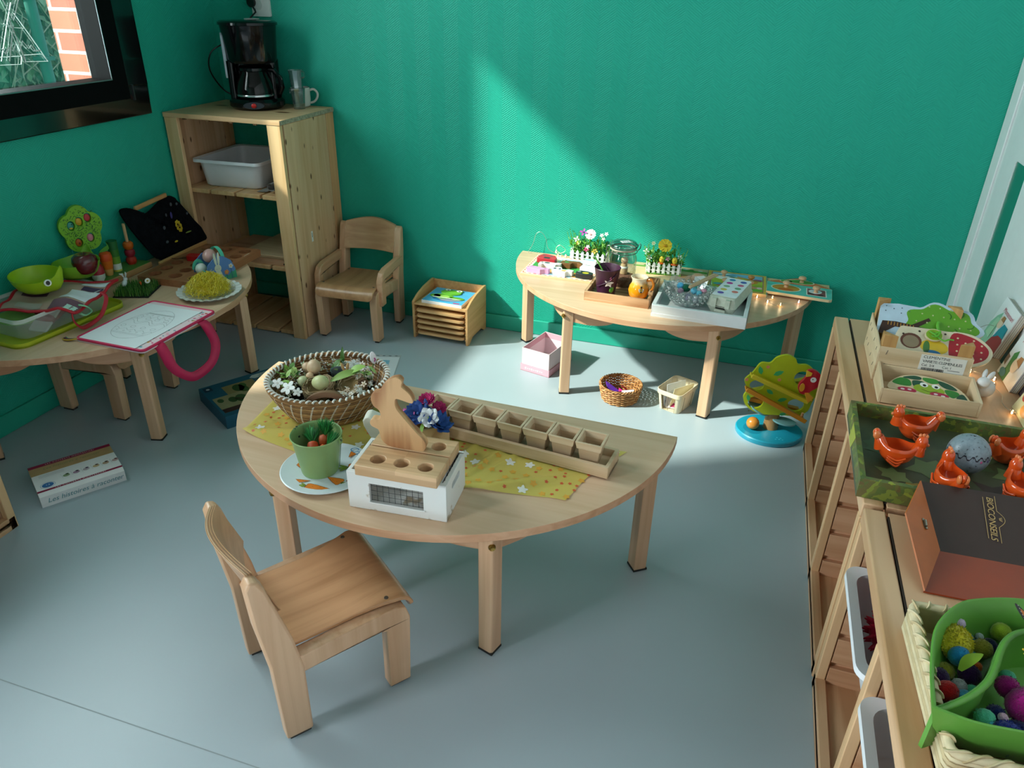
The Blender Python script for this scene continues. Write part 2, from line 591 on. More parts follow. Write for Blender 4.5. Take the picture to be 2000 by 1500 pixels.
strokes = [[(-1.061, 1.149), (-0.981, 1.146), (-0.972, 1.17), (-1.053, 1.172)], [(-0.961, 1.152), (-0.875, 1.147), (-0.894, 1.171), (-0.962, 1.172), (-0.961, 1.152)],
           [(-0.958, 1.295), (-0.919, 1.228), (-0.875, 1.147)], [(-0.982, 1.281), (-0.97, 1.215), (-0.961, 1.152)], [(-0.959, 1.326), (-0.996, 1.261), (-1.05, 1.16)],
           [(-0.972, 1.26), (-1.02, 1.158)], [(-1.005, 1.267), (-0.972, 1.254), (-0.932, 1.25)],
           [(-1.035, 1.196), (-1.028, 1.181), (-1.01, 1.199), (-0.997, 1.187), (-0.978, 1.21), (-0.973, 1.185), (-0.953, 1.214), (-0.936, 1.19), (-0.925, 1.2), (-0.911, 1.181), (-0.894, 1.183)],
           [(-0.99, 1.35), (-0.965, 1.275), (-0.92, 1.345), (-0.955, 1.42), (-0.99, 1.35)]]
b = M(mat('b9c2be', rough=0.8))
for s in strokes: b.tube([(-0.0305, y, z) for y, z in s], 0.0022, seg=4, flat=0.5)
obj('painted_drawing', b, win, smooth=0)

# outside the window: brick reveal, ivy hedge, fence post, ground
def brick():
    m, nt, p = new_mat('brick')
    tc = node(nt, 'ShaderNodeTexCoord')
    mp = node(nt, 'ShaderNodeMapping')
    mp.inputs['Rotation'].default_value = (PI / 2, 0, 0)
    link(nt, tc.outputs['Object'], mp.inputs['Vector'])
    br = node(nt, 'ShaderNodeTexBrick')
    br.inputs['Color1'].default_value = C('#a4584a')
    br.inputs['Color2'].default_value = C('#ac6a52')
    br.inputs['Mortar'].default_value = C('#b4aea8')
    br.inputs['Scale'].default_value = 1.0
    br.inputs['Brick Width'].default_value = 0.24
    br.inputs['Row Height'].default_value = 0.072
    br.inputs['Mortar Size'].default_value = 0.006
    link(nt, mp.outputs[0], br.inputs['Vector'])
    link(nt, br.outputs[0], p.inputs['Base Color'])
    p.inputs['Roughness'].default_value = 0.9
    return m
b = M(brick()).box((-0.164, -0.585, 1.7), (0.178, 0.06, 1.43))
struct('trim_1', b, smooth=0)
b = M(mat('6d7a66', rough=0.95, var=0.3, vscale=9)).box((-3.3, -1.5, -0.1), (6.0, 8.0, 0.1))
struct('floor_1', b, smooth=0)
rnd = random.Random(3)
b = M()
leafs = [mat('94ab88', rough=0.6), mat('74937a', rough=0.6), mat('a8b9a2', rough=0.6), mat('587a66', rough=0.6), mat('b4ae9c', rough=0.8)]
b.box((-2.35, 0.6, 0.9), (0.12, 3.4, 1.9), mat('7a8f7e', rough=0.9, var=0.3, vscale=14))
for i in range(2600):
    y, z = rnd.uniform(0.1, 1.5), rnd.uniform(0.35, 1.75)
    x = -2.12 + rnd.uniform(-0.13, 0.13)
    s = rnd.uniform(0.018, 0.045)
    e = Euler((rnd.uniform(-1, 1), rnd.uniform(0.6, 2.2), rnd.uniform(-1, 1))).to_matrix()
    q = [Vector((x, y, z)) + e @ Vector(t) * s for t in ((-1, 0, 0), (0, -0.6, 0.15), (1, 0, 0), (0, 0.6, 0.15))]
    b.add(q, [(0, 1, 2, 3)], rnd.choice(leafs[:4] if z > 0.5 else leafs[:3]))
for i in range(60):
    y, z = rnd.uniform(0.2, 1.4), rnd.uniform(0.9, 1.7)
    b.tube([(-2.0, y, z), (-1.98, y + rnd.uniform(-0.1, 0.1), z - 0.12), (-2.0, y + rnd.uniform(-0.2, 0.2), z - 0.25)], 0.004, leafs[4], seg=4)
tag(obj('hedge', b, smooth=0, fix=False), 'green ivy hedge seen outside through the black window', 'hedge', kind='stuff')
b = M(mat('3f7f74', rough=0.5)).tube([(-1.5, 0.445, -0.05), (-1.5, 0.445, 1.9)], 0.03, seg=12)
for z in (1.3, 1.0): b.box((-1.5, 0.445, z), (0.075, 0.075, 0.02))
tag(obj('fence_post', b), 'blue-green fence post standing before the ivy hedge outside', 'fence post')

# white door with a tall slot pane, at the far end of the right wall
b = M(mat('e6e8ea', rough=0.35, var=0.02))
b.box((3.082, -0.045, 1.1), (0.014, 0.085, 2.2))
b.box((3.085, -0.098, 1.1), (0.008, 0.02, 2.2))
door = struct('door_1', b, bevel=0.003)
slot = [(y - 0.315, z + 0.698) for y, z in rrect(0.13, 0.5, 0.015, 3)]
b = M(mat('e3e5e8', rough=0.3, var=0.02)).prism([(-1.0, 0.01), (-0.11, 0.01), (-0.11, 2.1), (-1.0, 2.1)], 3.080, 3.0895, axis='x', holes=[slot])
obj('door_leaf', b, door, bevel=0.002)
b = M(mat('1c7a66', rough=0.25, var=0.02)).prism(slot, 3.084, 3.0895, axis='x')
obj('slot_pane', b, door, smooth=0)

# double socket plate on the back wall
sock = thing('wall_socket', 'white plastic socket plate on green wall above the coffee machine', 'socket', (0.238, -0.004, 1.312))
b = M(mat('e2e3e2', rough=0.35, var=0.02)).prism(rrect(0.086, 0.09, 0.006), -0.006, 0.004, axis='y')
obj('plate', b, sock, bevel=0.002)
b = M(mat('cfd1d0', rough=0.4)).prism(circ(-0.012, 0.0, 0.021), -0.009, -0.004, axis='y')
obj('socket_well', b, sock)

# ---------------------------------------------------------------- furniture
BEECH = wood('#d8b698', '#cba684', 'x', rough=0.38, contrast=0.6)
BEECH_Z = wood('#dcb290', '#c99a76', 'z', rough=0.4, contrast=0.6)
BEECH_EDGE = wood('#d6a684', '#c4906c', 'x', rough=0.4, contrast=0.6)
BEECH_Y = wood('#d6a784', '#c2906c', 'y', rough=0.33, contrast=0.6)
PINE_Z = wood('#e2bc98', '#cfa078', 'z', rough=0.45, knots=11, bands=11)
PINE_X = wood('#dfba92', '#cb9d70', 'x', rough=0.45, knots=4.0, bands=9)
PINE_Y = wood('#d6ab86', '#b98a64', 'y', rough=0.42, rings=2.8, knots=1.6)
BRASS = mat('a98a4a', rough=0.3, metal=0.9)
STEEL = mat('9a9d9f', rough=0.3, metal=0.9)
def half_table(label, loc, rz):
    t = thing('half_round_table', label, 'table', loc, rz, 'half-round wooden tables')
    R = 0.6
    pts = [(R * math.cos(a), R * math.sin(a)) for a in [PI + PI * i / 64 for i in range(65)]]
    b = M(BEECH).prism(pts, TT - 0.021, TT, side=BEECH_EDGE)
    obj('tabletop', b, t, bevel=0.0025)
    ends = []
    for deg in (-8.0, -61.0, -119.0, -172.0):
        a = math.radians(deg)
        c = (0.552 * math.cos(a), 0.552 * math.sin(a))
        ends.append(c)
        w = 0.0195
        sq = [(-w, -w), (w - 0.004, -w), (w, -w + 0.004), (w, w), (-w, w)]
        b = M(BEECH_Z).prism(sq, 0.006, TT - 0.021)
        lg = obj('leg', b, t, (c[0], c[1], 0), a + PI / 4, bevel=0.002)
        b = M(mat('1c1a18', rough=0.6)).box((0, 0, 0.003), (0.04, 0.04, 0.006))
        obj('foot_pad', b, lg)
        b = M(BRASS)
        b.at((w - 0.0015, -w + 0.0015, TT - 0.058), (PI / 2, 0, PI / 4)).lathe([(0, 0.004), (0.0035, 0.0045), (0.004, 0.0025), (0.007, 0.004), (0.0085, 0.001), (0.0085, -0.002)], seg=16)
        obj('bolt', b, lg)
    for p, q in zip(ends[:-1], ends[1:]):
        p, q = Vector(p), Vector(q)
        d = (q - p)
        L = d.length
        prof = [(0.02, 0.0), (L - 0.02, 0.0)]
        low = [(L - 0.02, -0.062), (L - 0.09, -0.066), (L - 0.15, -0.055), (L - 0.2, -0.032), (L / 2, -0.026), (0.2, -0.032), (0.15, -0.055), (0.09, -0.066), (0.02, -0.062)]
        b = M(BEECH_EDGE)
        b.prism(prof + spline(low, 4), -0.009, 0.009, axis='y')
        obj('apron', b, t, (p.x, p.y, TT - 0.0215), math.atan2(d.y, d.x), bevel=0.002)
    a, c = Vector(ends[0]), Vector(ends[3])
    b = M(BEECH_EDGE).box(((a.x + c.x) / 2, (a.y + c.y) / 2, TT - 0.046), (abs(a.x - c.x) - 0.05, 0.018, 0.05))
    obj('apron', b, t)
    return t
half_table('half-round wooden table in the middle of the floor, beside the armless chair', (1.629, -1.305, 0), math.radians(-1.34))
half_table('half-round wooden table with its straight edge against the sunlit back wall', (2.006, -0.012, 0), math.radians(-0.5))
half_table('half-round wooden table under the black window, pink drawing bag on it', (0.012, -1.022, 0), PI / 2)

def make_chair(label, loc, rz, arms=False, top=0.446):
    t = thing('child_chair', label, 'chair', loc, rz)
    k = (top - 0.2) / (0.456 - 0.2)
    up = lambda z: 0.2 + (z - 0.2) * k if z > 0.2 else z
    post = [(-0.15, 0.008), (-0.093, 0.008), (-0.092, 0.19), (-0.105, 0.275), (-0.142, 0.43), (-0.152, 0.452), (-0.168, 0.456), (-0.177, 0.44), (-0.172, 0.34), (-0.155, 0.2)]
    post = [(y + (0.02 if z > 0.25 and top < 0.4 else 0), up(z)) for y, z in post]
    rail = [(0.088, 0.008), (0.138, 0.008), (0.146, 0.195), (0.138, 0.222), (0.115, 0.233), (-0.1, 0.218), (-0.1, 0.172), (0.07, 0.186), (0.09, 0.178)]
    for sx in (-1, 1):
        x0 = sx * 0.132
        b = M(BEECH_Z).prism(post, x0 - 0.016, x0 + 0.016, axis='x')
        lg = obj('rear_leg', b, t, bevel=0.005)
        b = M(mat('3a3430', rough=0.7)).box((x0, -0.12, 0.004), (0.02, 0.045, 0.008))
        obj('foot_pad', b, lg)
        b = M(BEECH_Z).prism(rail, x0 - 0.016 - sx * 0.004, x0 + 0.016 - sx * 0.004, axis='x')
        lg = obj('front_leg', b, t, bevel=0.005)
        b = M(mat('3a3430', rough=0.7)).box((x0 - sx * 0.004, 0.113, 0.004), (0.018, 0.04, 0.008))
        obj('foot_pad', b, lg)
        if arms:
            path = [(-0.125, 0.285), (-0.13, 0.322), (0.05, 0.318), (0.088, 0.308), (0.108, 0.28), (0.112, 0.165), (0.07, 0.165), (0.07, 0.262), (0.05, 0.278)]
            b = M(BEECH_Y).prism(path, x0 + sx * 0.0, x0 + sx * 0.027, axis='x')
            obj('armrest', b, t, bevel=0.006)
    prof = spline([(-0.14, 0.226), (-0.08, 0.2245), (0.02, 0.229), (0.085, 0.238), (0.122, 0.241), (0.146, 0.234), (0.16, 0.216), (0.164, 0.194)], 5)
    def seat(u, v):
        i = v * (len(prof) - 1)
        k = min(int(i), len(prof) - 2)
        f = i - k
        y, z = (prof[k][q] * (1 - f) + prof[k + 1][q] * f for q in (0, 1))
        w = 0.116 if v < 0.3 else 0.116 + 0.018 * min(1, (v - 0.3) / 0.25)
        if v > 0.86: w -= 0.022 * ((v - 0.86) / 0.14) ** 2
        x = (2 * u - 1) * w
        return (x, y, z - 0.008 * (1 - (2 * u - 1) ** 2) * max(0, 1 - abs(v - 0.42) / 0.4) + 0.008)
    b = M(wood('#c9976e', '#b07f58', 'y', rough=0.3, contrast=0.6)).grid(seat, 16, 32, thick=0.009)
    s = obj('seat', b, t, bevel=0.002, smooth=50)
    for c in ((-0.105, -0.115, 0.2345), (0.105, -0.115, 0.2345), (-0.118, 0.105, 0.2475), (0.118, 0.105, 0.2475)):
        b = M(mat('77736c', rough=0.35, metal=0.8)).lathe([(0, 0.0015), (0.002, 0.0015), (0.0045, 0.0015), (0.005, 0)], seg=14)
        obj('screw', b, s, c)
    def back(u, v):
        x = (2 * u - 1) * 0.121
        top = 0.455 + 0.022 * math.cos((2 * u - 1) * 1.45)
        z = 0.338 + v * (top - 0.338)
        return (x, -0.115 - lay * 0.0024 - (z - 0.338) * 0.33 - 0.024 * math.cos((2 * u - 1) * PI / 2) + (0.02 if top < 0.4 else 0), up(z))
    b = M()
    for lay in range(6): b.grid(back, 20, 8, wood('#d2a57e', '#b98a64', 'x', rough=0.38, contrast=0.6) if lay in (0, 2, 5) else mat('a07a5c' if lay % 2 else 'd8b694', rough=0.5), thick=0.0023)
    obj('backrest', b, t, bevel=0.003, smooth=50)
    return t
make_chair('armless wooden child chair facing the middle table, its curved back towards us', (1.548, -1.962, 0), math.radians(-38))
make_chair('wooden child armchair beside the tall pine shelf', (0.71, -0.212, 0), math.radians(183), arms=True)
make_chair('wooden child chair pushed under the left table, only its legs showing', (0.172, -1.10, 0), math.radians(-90), top=0.30)

# tall pine shelf in the corner
sh = thing('pine_shelf', 'tall open pine shelf in the corner, coffee machine on top', 'shelf', (0.535, -0.415, 0), 0.0)
W, D, H = 0.54, 0.405, 0.925
for x, nm in ((-0.009, 'side_panel'), (-W + 0.009, 'side_panel')):
    b = M(PINE_Z).box((x, D / 2 - 0.02, H / 2 - 0.009), (0.018, D - 0.09, H - 0.02))
    obj(nm, b, sh, bevel=0.001)
for x in (-0.03, -W + 0.03):
    b = M(wood('#e6bf90', '#d3a470', 'z', rough=0.45)).box((x, 0.009, H / 2 - 0.009), (0.06, 0.018, H - 0.018))
    obj('front_stile', b, sh, bevel=0.002)
    b = M(wood('#dba878', '#c78f60', 'z', rough=0.45)).box((x + (0.03 - 0.009 if x > -0.1 else -0.021), D - 0.03, H / 2 - 0.009), (0.018, 0.06, H - 0.018))
    obj('rear_post', b, sh, bevel=0.002)
b = M(PINE_X).box((-W / 2, D / 2, H - 0.009), (W + 0.004, D + 0.004, 0.018))
for i in range(4): b.box((-0.11 - i * 0.11, 0.0, H - 0.02), (0.015, 0.008, 0.006), mat('6a4a2c', rough=0.8))
b.box((0.0025, D / 2, H - 0.009), (0.003, D, 0.016), mat('9a927c', rough=0.8, var=0.35, vscale=120))
obj('top_board', b, sh, bevel=0.001)
for z in (0.622, 0.318, 0.022):
    t = []
    n = 4
    w = (W - 0.04) / n
    for i in range(n):
        b = M(wood('#e2b988', '#cd9b66', 'y', rough=0.45)).box((-0.02 - w * (i + 0.5), D / 2 - 0.015, z - 0.009), (w - 0.012, D - 0.07, 0.018))
        obj('shelf_slat', b, sh, bevel=0.002)
b = M(mat('e9eaea', rough=0.5))
b.box((0.0006, 0.14, 0.43), (0.001, 0.012, 0.045))
b.box((0.0012, 0.14, 0.436), (0.0004, 0.003, 0.02), mat('55585c'))
obj('paper_label', b, sh)

# low pine storage units along the right wall
PANEL = wood('#d8a884', '#c08c66', 'x', rough=0.45, contrast=0.6)
def storage_unit(name, label, loc, L, depth=0.43, H=0.5, cols=3, rz=0.0):
    """front faces -x; runs along -y from its far end"""
    t = thing(name, label, 'storage unit', loc, rz, 'low pine storage units')
    b = M(PINE_Y).box((depth / 2 + 0.02, -L / 2, H - 0.008), (depth - 0.05, L - 0.004, 0.016))
    b.box((0.044, -L / 2, H - 0.0078), (0.004, L - 0.03, 0.0162), mat('2a1a10', rough=0.8))
    obj('top_panel', b, t, bevel=0.001)
    b = M(wood('#dcb48e', '#c0946a', 'y', rough=0.45, rings=3.0)).box((0.02, -L / 2, H - 0.016), (0.04, L, 0.034))
    obj('front_rail', b, t, bevel=0.003)
    for i in range(cols + 1):
        y = -0.012 - (L - 0.024) * i / cols
        prof = [(y + 0.011, 0.02), (y + 0.011, H - 0.034)]
        right = []
        z = H - 0.05
        for k in range(5):
            z = H - 0.062 - k * 0.088
            right += [(y - 0.011, z + 0.010), (y + 0.003, z + 0.008), (y + 0.003, z - 0.008), (y - 0.011, z - 0.008)]
        prof = [(y + 0.011, 0.002), (y + 0.011, H - 0.034), (y - 0.011, H - 0.034)] + right + [(y - 0.011, 0.002)]
        b = M(PANEL).prism(prof, 0.022, depth - 0.01, axis='x')
        obj('end_panel' if i in (0, cols) else 'divider', b, t, bevel=0.001)
        b = M(wood('#e2b98e', '#c99c6c', 'z', rough=0.45)).box((0.010, y, H / 2 - 0.017), (0.020, 0.024, H - 0.034))
        obj('front_stile', b, t, bevel=0.002)
    b = M(PINE_Y).box((depth / 2, -L / 2, 0.022), (depth, L - 0.004, 0.016))
    b.box((0.011, -L / 2, 0.02), (0.022, L - 0.004, 0.04))
    obj('bottom_panel', b, t, bevel=0.002)
    b = M(PINE_Y).box((depth - 0.006, -L / 2, H / 2), (0.006, L - 0.01, H - 0.04))
    obj('back_panel', b, t)
    return t
storage_unit('storage_unit', 'low pine storage unit by the right wall with fruit crates on it', (2.622, -0.615, 0), 1.02)
storage_unit('storage_unit', 'low pine storage unit nearest us by the right wall, white tubs inside', (2.622, -1.65, 0), 1.02)
storage_unit('storage_unit', 'low pine unit at the left edge of the photo, under the window', (0.448, -2.83, 0), 1.02, rz=PI)

# ---------------------------------------------------------------- on and in the tall shelf
TOP = 0.925
cm = thing('coffee_machine', 'glossy black filter coffee machine with glass jug on the pine shelf', 'coffee machine', (0.262, -0.15, TOP), math.radians(27))
SHINY = mat('08090b', rough=0.12, var=0.1, spec=0.3, coat=0.1)
b = M(SHINY)
b.lathe([(0, 0.0), (0.098, 0.0), (0.112, 0.012), (0.112, 0.03), (0.1, 0.042), (0, 0.042)], seg=48, sx=1.0, sy=1.02)
obj('base', b, cm)
b = M(SHINY)
b.prism(rrect(0.19, 0.075, 0.03, 6, 0, 0.062), 0.04, 0.185)
b.prism(rrect(0.03, 0.09, 0.012, 4, -0.085, 0.0), 0.04, 0.185)
obj('water_tank', b, cm, bevel=0.003)
b = M(SHINY)
b.lathe([(0, 0.178), (0.092, 0.178), (0.1, 0.19), (0.109, 0.3), (0.111, 0.316)], seg=48, sx=1.0, sy=0.95)
b.lathe([(0.111, 0.316), (0.117, 0.318), (0.117, 0.327), (0.108, 0.333), (0, 0.335)], seg=48, sx=1.0, sy=0.95)
hs = obj('filter_housing', b, cm)
b = M(mat('a9b9c4', rough=0.25, var=0.1)).prism([(-0.012, 0.12), (0.004, 0.12), (0.012, 0.14), (0.012, 0.27), (-0.004, 0.29), (-0.012, 0.28)], -0.1125, -0.1, axis='x')
obj('water_gauge', b, cm, rot=(0, 0, 0.25), bevel=0.002)
b = M(mat('b8b9b8', rough=0.4)).lathe([(0.018, 0.336), (0.03, 0.336), (0.03, 0.339), (0.018, 0.339), (0.018, 0.336)], seg=24).ball((0, 0, 0.335), (0.018, 0.018, 0.004), SHINY)
obj('lid_vent', b, cm, (0.015, 0.03, 0))
b = M(mat('2e3440', rough=0.4)).at((0, -0.1125, 0.022), (PI / 2, 0, 0)).lathe([(0, 0.003), (0.04, 0.003), (0.042, 0.0)], seg=28, sy=0.33)
sw = obj('switch_panel', b, cm)
b = M(mat('c81f1f', rough=0.3, var=0.05)).ball((0, -0.1165, 0.022), (0.0105, 0.004, 0.0095))
obj('switch', b, sw)
jug = M(mat('100e0d', rough=0.08, var=0.05, spec=0.35))
jug.lathe([(0.0, 0.046), (0.066, 0.046), (0.074, 0.056), (0.075, 0.075), (0.068, 0.105), (0.052, 0.138), (0.048, 0.15)], seg=40)
jg = obj('jug', jug, cm, (0, -0.028, 0))
b = M(mat('1a0f08', rough=0.2)).lathe([(0, 0.049), (0.063, 0.049), (0.071, 0.06), (0.0715, 0.072), (0, 0.072)], seg=32)
obj('coffee', b, jg)
b = M(SHINY).lathe([(0.05, 0.148), (0.056, 0.15), (0.056, 0.16), (0.045, 0.168), (0, 0.17)], seg=32)
b.tube([(0.05, 0, 0.155), (0.085, -0.01, 0.15), (0.108, -0.015, 0.12), (0.112, -0.015, 0.085), (0.1, -0.012, 0.06)], [0.009, 0.01, 0.011, 0.011, 0.009], seg=10)
b.lathe([(0.0685, 0.052), (0.0765, 0.053), (0.0765, 0.058), (0.0755, 0.0605)], mat('b9bcbe', rough=0.2, metal=0.9), seg=32)
obj('lid_and_handle', b, jg)
b = M(BLACK).tube(spline([(-0.09, 0.09, 0.03), (-0.15, 0.10, 0.06), (-0.185, 0.06, 0.14), (-0.165, 0.03, 0.21), (-0.11, 0.05, 0.245), (-0.06, 0.085, 0.27), (-0.01, 0.12, 0.33), (0.02, 0.15, 0.36)], 6), 0.0032)
cord = obj('power_cord', b, cm)
b = M(BLACK)
b.tube([(0.02, 0.15, 0.355), (0.015, 0.156, 0.375), (0.01, 0.158, 0.39)], [0.0045, 0.009, 0.013], seg=12)
b.at((0.012, 0.16, 0.395), (0, 0, -0.47)).prism(circ(0, 0, 0.019), -0.022, 0.012, axis='y')
obj('plug', b, cord, bevel=0.003)

b = M(mat('d3d0cc', rough=0.25, var=0.02))
b.lathe([(0, 0), (0.03, 0), (0.036, 0.006), (0.039, 0.03), (0.039, 0.078), (0.036, 0.079), (0.035, 0.03), (0.03, 0.008), (0, 0.007)], seg=36)
mug = thing('mug', 'white china mug behind the stacked glasses on the pine shelf', 'mug', (0.412, -0.052, TOP), 0.5)
obj('mug_body', b, mug)
b = M(mat('d3d0cc', rough=0.25, var=0.02)).tube(spline([(0.036, 0, 0.066), (0.055, 0, 0.07), (0.069, 0, 0.055), (0.066, 0, 0.035), (0.052, 0, 0.02), (0.034, 0, 0.016)], 5), 0.0048, seg=10)
obj('handle', b, mug)
GL = clear('#e9f5f3', gloss=0.13)
def glass(label, z, rz):
    g = thing('drinking_glass', label, 'glass', (0.437, -0.112, z), rz, 'stacked drinking glasses')
    b = M(GL)
    b.lathe([(0, 0.004), (0.022, 0.002), (0.0235, 0.0), (0.025, 0.02), (0.031, 0.082), (0.0295, 0.082), (0.0235, 0.012), (0, 0.011)], seg=10, )
    obj('glass_body', b, g, smooth=20)
    b = M(GL).tube([(0.03, 0, 0.079), (0.046, 0, 0.077), (0.046, 0, 0.058), (0.028, 0, 0.052)], 0.0035, seg=6)
    obj('handle', b, g)
glass('lower of two stacked clear glasses beside the white mug', TOP + 0.0005, 2.9)
glass('upper clear glass nested in another beside the white mug', TOP + 0.0705, -0.2)

def tub(label, loc, rz, w=0.3, d=0.4, h=0.1, rot=None):
    """moulded white storage tub with a flanged rim"""
    t = thing('storage_tub', label, 'tub', loc, rz, 'white plastic storage tubs', rot)
    P = mat('e6e8ee', rough=0.38, var=0.01)
    b = M(P)
    secs = []
    for k, z in ((0.80, 0.0), (0.835, 0.006), (0.90, h - 0.012), (0.905, h - 0.004)):
        secs.append([(x, y, z) for x, y in rrect(w * k, d * k, 0.035, 6)])
    secs.append([(x, y, h) for x, y in rrect(w, d, 0.03, 6)])
    secs.append([(x, y, h - 0.012) for x, y in rrect(w + 0.002, d + 0.002, 0.03, 6)])
    n = len(secs[0])
    vs = [p for s in secs for p in s]
    b.add(vs, [tuple(range(n))] + [(j * n + i, j * n + (i + 1) % n, (j + 1) * n + (i + 1) % n, (j + 1) * n + i) for j in range(len(secs) - 1) for i in range(n)])
    obj('tub_body', b, t, smooth=45, fix=True)
    return t
tub('white plastic tub on the middle shelf of the tall pine shelf', (0.20, -0.185, 0.6225), 0.06, 0.32, 0.36, 0.115)
b = M(mat('8f8d8a', rough=0.8, var=0.3, vscale=60))
def rolled(u, v):
    a = 0.3 + u * 6.5
    r = 0.009 + 0.013 * u
    return (r * math.cos(a), v * 0.16, 0.028 + r * math.sin(a))
b.grid(rolled, 40, 4, thick=0.001)
b.grid(lambda u, v: (-0.02 - u * 0.05, v * 0.16, 0.006 - 0.004 * u), 5, 3, thick=0.001)
solo('rolled_magazine', 'rolled grey magazine between the white tub and the pine upright', 'magazine', b, (0.418, -0.36, 0.6225), 0.0, smooth=60)
b = M(wood('#e2c7a0', '#cfae84', 'x'))
b.prism([(0.0, 0.03), (0.055, 0.03), (0.065, 0.055), (0.09, 0.06), (0.09, 0.33), (0.36, 0.33), (0.36, 0.0), (0.01, 0.0)], 0.0, 0.012)
b.box((0.18, 0.004, 0.008), (0.35, 0.008, 0.016))
solo('wooden_board', 'pale notched wooden board lying on the lower slatted shelf', 'board', b, (0.125, -0.355, 0.3365), -0.02, bevel=0.001)
b = M(wood('#c79a78', '#a97a58', 'x', rings=3))
b.box((0, 0, 0.009), (0.4, 0.3, 0.018))
for x in (-0.16, 0.16): b.box((x, -0.1505, 0.009), (0.006, 0.002, 0.006), mat('15110e'))
solo('wooden_tray_board', 'brown wooden board under the pale notched board on the lower shelf', 'board', b, (0.29, -0.232, 0.3182), 0.0, bevel=0.001)

# ---------------------------------------------------------------- on the left table
LIME = mat('b6bf2a', rough=0.4, var=0.03)
lid = M(LIME)
lid.prism(rrect(0.29, 0.41, 0.04, 6), 0.0, 0.006)
secs = [[(x, y, z) for x, y in rrect(0.29 + k, 0.41 + k, 0.04, 6)] for k, z in ((-0.012, 0.006), (-0.004, 0.016), (0.0, 0.016), (0.0, 0.0))]
n = len(secs[0])
lid.add([p for s in secs for p in s], [(j * n + i, j * n + (i + 1) % n, (j + 1) * n + (i + 1) % n, (j + 1) * n + i) for j in range(3) for i in range(n)])
solo('tub_lid', 'lime green plastic lid under the clear box on the left table', 'lid', lid, (0.128, -1.283, TT), math.radians(-5))
bx = thing('clear_box', 'clear plastic box full of toys on the lime green lid', 'box', (0.13, -1.285, TT + 0.0065), math.radians(-5))
CP = milky('#dfe6e3', 0.28, 0.25)
b = M(CP)
secs = [[(x, y, z) for x, y in rrect(0.25 * k, 0.355 * k, 0.03, 6)] for k, z in ((0.86, 0.002), (0.885, 0.008), (0.95, 0.068))]
n = len(secs[0])
b.add([p for s in secs for p in s], [tuple(range(n))] + [(j * n + i, j * n + (i + 1) % n, (j + 1) * n + (i + 1) % n, (j + 1) * n + i) for j in range(2) for i in range(n)])
obj('box_body', b, bx, smooth=45)
b = M(milky('#e4ebe8', 0.6, 0.25))
secs = [[(x, y, z) for x, y in rrect(0.25 * k, 0.355 * k, 0.03, 6)] for k, z in ((0.945, 0.066), (0.96, 0.074), (1.0, 0.076), (1.005, 0.064))]
b.add([p for s in secs for p in s], [(j * n + i, j * n + (i + 1) % n, (j + 1) * n + (i + 1) % n, (j + 1) * n + i) for j in range(3) for i in range(n)])
obj('rim', b, bx, smooth=45)
b = M(mat('6f9a4a', rough=0.4)).at((0.06, -0.125, 0.05), (0.15, 0.1, 0.4)).lathe([(0, 0), (0.03, 0), (0.045, 0.008), (0.043, 0.01), (0.028, 0.003), (0, 0.003)], seg=28, sx=1.3)
solo('green_dish', 'small green dish lying in the front corner of the clear box', 'dish', b, (0.118, -1.285, TT + 0.0068), math.radians(-5))
b = M(mat('8e2634', rough=0.7, var=0.2)).at((0.03, -0.05, 0.02), (0.1, 0.2, 0.3)).box((0, 0, 0.012), (0.13, 0.1, 0.02))
solo('red_cloth_toy', 'folded dark red cloth at the bottom of the clear box', 'cloth', b, (0.115, -1.26, TT + 0.012), bevel=0.008)
b = M(mat('dadcd8', rough=0.6)).at((0.055, -0.03, 0.012), (0.5, 0.1, 0.2)).box((0, 0, 0.008), (0.06, 0.11, 0.008))
solo('white_card', 'white rounded card standing inside the clear box', 'card', b, (0.132, -1.30, TT + 0.014), bevel=0.003)

RED = mat('b8142a', rough=0.45, var=0.08)
rb = thing('organza_bag', 'see-through bag edged in red ribbon, spread over the clear box', 'bag', (0, 0, TT + 0.079))
K0, K1, K2, K3 = (0.318, -1.335), (0.125, -1.435), (0.005, -1.22), (0.262, -1.085)     # near, left, back and right corners
def drape(u, v):
    x = (K1[0] * (1 - v) + K2[0] * v) * (1 - u) + (K0[0] * (1 - v) + K3[0] * v) * u
    y = (K1[1] * (1 - v) + K2[1] * v) * (1 - u) + (K0[1] * (1 - v) + K3[1] * v) * u
    z = 0.010 + 0.006 * math.sin(9 * u + 4 * v) + 0.005 * math.sin(13 * v - 3 * u)
    return (x, y, max(z, 0.003) - 0.02 * max(0, u - 0.8) * (1 - v) * 5)
b = M()
b.grid(drape, 16, 22, milky('#c9a594', 0.8, 0.5))
obj('bag_cloth', b, rb, smooth=60)
b = M()
for (u0, v0, du, dv, c) in ((0.62, 0.05, 0.36, 0.2, '6d4a5a'), (0.66, 0.28, 0.32, 0.34, 'e0e2ea'), (0.75, 0.63, 0.22, 0.1, '3d2c4a'), (0.7, 0.76, 0.27, 0.12, 'e3e6ee'), (0.2, 0.05, 0.3, 0.14, 'a89a90'), (0.1, 0.5, 0.3, 0.3, '5a3340'), (0.84, 0.02, 0.13, 0.12, 'b9dcd0')):
    b.grid(lambda u, v: tuple(Vector(drape(u0 + du * u, v0 + dv * v)) + Vector((0, 0, 0.0022))), 5, 5, mat(c, rough=0.6))
obj('printed_patches', b, rb, smooth=60)
edge = [drape(i / 20, 0) for i in range(21)] + [drape(1, i / 24) for i in range(1, 25)] + [drape(1 - i / 20, 1) for i in range(1, 21)] + [drape(0, 1 - i / 24) for i in range(1, 24)]
b = M(RED).tube(edge, 0.005, seg=8, closed=True)
obj('red_ribbon_edge', b, rb, smooth=60)
b = M(RED)
